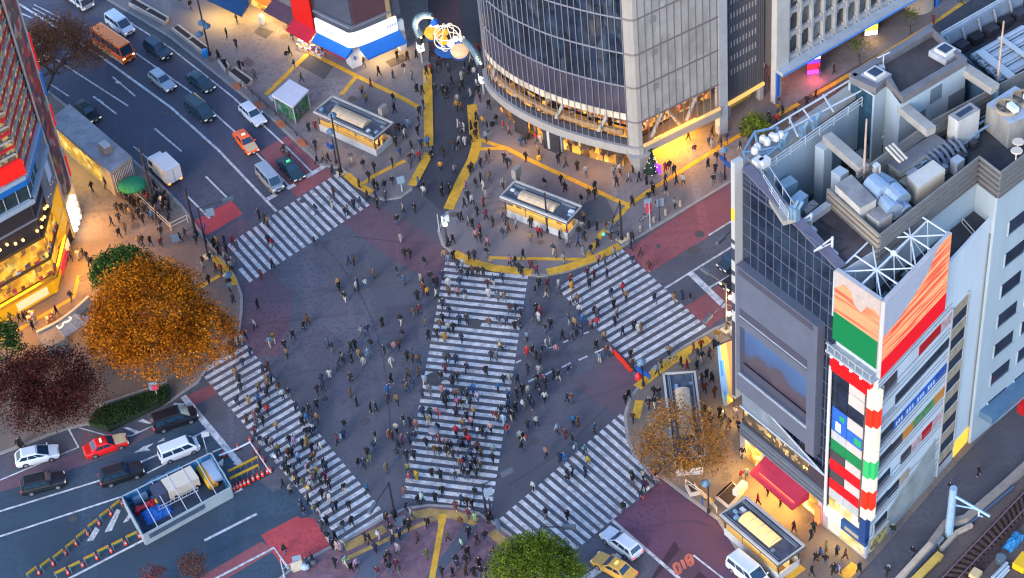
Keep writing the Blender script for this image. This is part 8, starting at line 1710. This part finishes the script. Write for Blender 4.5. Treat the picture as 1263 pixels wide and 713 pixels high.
PAVES = [('tower plaza', [(590, -60), (594, 80), (584, 128), (592, 172), (582, 197)]+kB+[(1300, -20)]), ('near pavement', kD+[(700, 800), (360, 800)]), ('dark store pavement', kC[:-1]+[(945, 728), (1000, 765), (1058, 712), (1078, 690), (1167, 586), (1300, 330)]), ('corner shop pavement', kA+[(512, 230), (533, 190), (532, 119), (529, 80), (527, -60)]), ('left pavement', kE)]
def place(x, y):
    for n, P_, ax in ZEB:
        if inpoly(x, y, P_):
            (a, b), (c, d) = ax; t = ((x-a)*(c-a)+(y-b)*(d-b))/((c-a)**2+(d-b)**2)
            return n, ('far end of ', 'middle of ', 'near end of ')[min(2, max(0, int(t*3)))]+n if n != 'upper left crossing' else 'on upper left crossing'
    for n, P_ in PAVES:
        if inpoly(x, y, P_):
            if n == 'near pavement': return n, 'on near pavement '+('left of' if x < 540 else 'right of')+' strip'
            if n == 'tower plaza': return n, 'on tower plaza '+('by kerb' if y > 285 else 'beyond entrance')
            if n == 'dark store pavement': return n, 'on dark store pavement '+('before tree' if y < 500 else 'by red awning' if x > 900 else 'by tree')
            return n, 'on '+n
    if x < 252 and y > 590 or x > 1075: return 'road', 'on the dark railway street' if x > 1000 else 'on the lower road'
    if y < 262 and 505 < x < 600: return 'street', 'in the shopping street'
    if x < 545-.17*(y-330): return 'road', ('upper' if y < 390 else 'middle' if y < 470 else 'lower')+' open road left of crossing'
    return 'road', ('upper' if y < 470 else 'lower')+' open road right of crossing'
rp = random.Random(99)
recs = []
for x, y, k in PP:
    zone, pl = place(x, y); z = H_P if zone in [p[0] for p in PAVES] else .02
    p = g(x, y, z); hd_ = None
    for n, P_, ax in ZEB:
        if n == zone: a, b = g(*ax[0]), g(*ax[1]); hd_ = math.atan2((b-a).y, (b-a).x)+(math.pi if rp.random() < .5 else 0)+rp.gauss(0, .25)
    if hd_ is None: hd_ = rp.uniform(0, 6.28)
    pi = rp.choices(range(11), [5, 5, 3, 3, 3, 2, 3, 2, 4, 3, 1])[0]
    col = tuple(min(.8, max(.006, c*rp.uniform(.36, .80))) for c in CK[k][1]); tr_ = rp.choices([.1, .4, .7, .95], [55, 25, 12, 8])[0]
    recs.append(dict(x=x, y=y, k=k, zone=zone, pl=pl, p=p, h=hd_, i=pi, col=col, t=tr_, s=rp.uniform(.94, 1.06), pack=rp.random() < .17, d=(p-CC).length))
recs.sort(key=lambda r: r['d'])
NEAR = [r for r in recs if 2 < r['x'] < 1261 and 2 < r['y'] < 716][:298]; FAR = [r for r in recs if r not in NEAR]
mb = MB(); mb.obox((-.27, -.15, 1.05), (.17, 0, 0), (0, .30, 0), (0, 0, .42)); mb.obox((-.33, -.11, 1.1), (.07, 0, 0), (0, .22, 0), (0, 0, .22))
pkm = bpy.data.meshes.new('backpack'); pkm.from_pydata(mb.v, [], mb.f)
PACKM = [M('pack_black', (.02, .02, .024), .7), M('pack_navy', (.03, .05, .10), .7), M('pack_pale', (.45, .45, .44), .7)]
pks = []
for m in PACKM: q = pkm.copy(); q.materials.append(m); pks.append(q)
TN = {.1: 'black trousers', .4: 'jeans', .7: 'grey trousers', .95: 'pale trousers'}
def desc(r):
    c = CK[r['k']][0]; gt_ = 'long coat' if r['i'] in LONG else 'jacket'
    return 'person in %s %s, %s%s' % (c, gt_, TN[r['t']], ', backpack' if r['pack'] else '')
grp = {}
for r in NEAR: r['pk'] = rp.randrange(3); grp.setdefault((desc(r), r['pl']), []).append(r)
for (d_, pl), rs in grp.items():
    rs.sort(key=lambda r: r['x'])
    for i, r in enumerate(rs): r['lab'] = d_+', '+(pl if len(rs) == 1 else ('leftmost ' if i == 0 else 'rightmost ' if i == len(rs)-1 else ORD[i]+' from left ')+pl)
for r in NEAR:
    o = bpy.data.objects.new('person', PROTO[r['i']]); COL.objects.link(o); o.location = r['p']; o.rotation_euler = (0, 0, r['h']); o.scale = (r['s'],)*3; o.color = (*r['col'], r['t'])
    tag(o, r['lab'], 'person', 'people crossing and waiting')
    if r['pack']: q = bpy.data.objects.new('backpack', pks[r['pk']]); COL.objects.link(q); q.parent = o
# the farther throng, past the three hundred nearest
mats = [SKIN, HAIR, SHOE]+[M('trousers_%d' % i, c) for i, c in enumerate([(.014, .014, .018), (.045, .075, .14), (.10, .10, .105), (.42, .36, .28)])]; ix = {}
for k, (nm_, c) in CK.items():
    for j, f_ in enumerate((.45, .75)): ix[(k, j)] = len(mats); mats.append(M('coat_%s_%d' % (k, j), tuple(x*f_ for x in c), .85))
vs, fs, ms = [], [], []
for r in FAR:
    me = PROTO[r['i']]; o_ = len(vs); ca, sa = math.cos(r['h'])*r['s'], math.sin(r['h'])*r['s']; p = r['p']; ci = ix[(r['k'], rp.randrange(2))]; ti = 3+[.1, .4, .7, .95].index(r['t'])
    for v_ in me.vertices: q = v_.co; vs.append((p.x+q.x*ca-q.y*sa, p.y+q.x*sa+q.y*ca, p.z+q.z*r['s']))
    mp = [ci, ti, 0, 1, 2]
    for f_ in me.polygons: fs.append([o_+i for i in f_.vertices]); ms.append(mp[f_.material_index])
me = bpy.data.meshes.new('crowd'); me.from_pydata(vs, [], fs)
for m in mats: me.materials.append(m)
me.polygons.foreach_set('material_index', ms); me.polygons.foreach_set('use_smooth', [True]*len(fs)); me.update()
cr_ = bpy.data.objects.new('crowd', me); COL.objects.link(cr_); tag(cr_, 'farther throng of people on the distant plazas and crossings', 'crowd', None, 'stuff')
# riders and the umbrella carrier
for mname, loc, rz, col, lab in (('person', g(618.5, 433.5, .02), .1, (.36, .23, .11, .1), 'person in tan jacket riding a bicycle across the central crossing'), ('person', g(352, 190, .02), -.85, (.03, .03, .04, .1), 'person in dark jacket sitting on the scooter behind the black taxi')):
    o = bpy.data.objects.new(mname, BIKE); COL.objects.link(o); o.location = loc+V((-.22*math.cos(rz), -.22*math.sin(rz), .04)); o.rotation_euler = (0, 0, rz); o.color = col; tag(o, lab, 'person')
mb = MB(); c = g(535.5, 545, .02); mb.lathe(c+V((.1, 0, 1.75)), [(.62, 0), (.5, .16), (.26, .26), (.03, .30)], 10); mb.tube(c+V((.1, 0, .95)), c+V((.1, 0, 2.0)), .02, 5); solo(mb, 'umbrella', M('umbrella_grey', (.14, .14, .17), .6), 'open grey umbrella held over the central crossing', 'umbrella')
# bags carried by hand
BC = {'white': (.66, .66, .66), 'black': (.02, .02, .024), 'red': (.62, .04, .03), 'yellow': (.72, .42, .03), 'tan': (.40, .26, .14), 'pale blue': (.35, .55, .72)}
bp_ = {}
for r in NEAR:
    if r['pack'] or rp.random() > .13: continue
    c = rp.choice(['white', 'white', 'white', 'black', 'red', 'yellow', 'tan', 'pale blue']); lab = '%s bag carried by %s' % (c, r['lab'])
    if len(lab.split()) > 16: continue
    if c not in bp_:
        mb = MB(); mb.add([(-.15, -.05, 0), (.15, -.05, 0), (.15, .05, 0), (-.15, .05, 0), (-.19, -.07, .28), (.19, -.07, .28), (.19, .07, .28), (-.19, .07, .28)], [(0, 3, 2, 1), (0, 1, 5, 4), (1, 2, 6, 5), (2, 3, 7, 6), (3, 0, 4, 7), (4, 5, 6, 7)]); mb.path([V((-.1, 0, .28)), V((-.06, 0, .42)), V((.06, 0, .42)), V((.1, 0, .28))], .015, 4)
        q = bpy.data.meshes.new('carrier_bag'); q.from_pydata(mb.v, [], mb.f); q.materials.append(M('bag_'+c.replace(' ', '_'), BC[c], .6)); bp_[c] = q
    o = bpy.data.objects.new('carrier_bag', bp_[c]); COL.objects.link(o); h = r['h']; o.location = r['p']+V((-math.sin(h)*.30+math.cos(h)*.07, math.cos(h)*.30+math.sin(h)*.07, .40*r['s'])); o.rotation_euler = (0, 0, h); o.scale = (1.15,)*3; tag(o, lab, 'bag', 'bags carried by hand')
mb = MB(); mb.box(g(664.5, 195, .4), (.42, .28, .62), .4); mb.tube(g(664.5, 195, .7), g(664.5, 195, 1.0), .03); solo(mb, 'suitcase', M('case_yellow', (.75, .45, .02), .5), 'yellow suitcase wheeled along before the curved glass tower', 'suitcase')
mb = MB(); mb.box(g(607, 153, .35), (.5, .3, .6), .4); mb.tube(g(607, 153, .6), g(607, 153, .95), .03); solo(mb, 'suitcase', M('case_black', (.02, .02, .03), .5), 'black suitcase at the left end of the curved glass tower', 'suitcase')
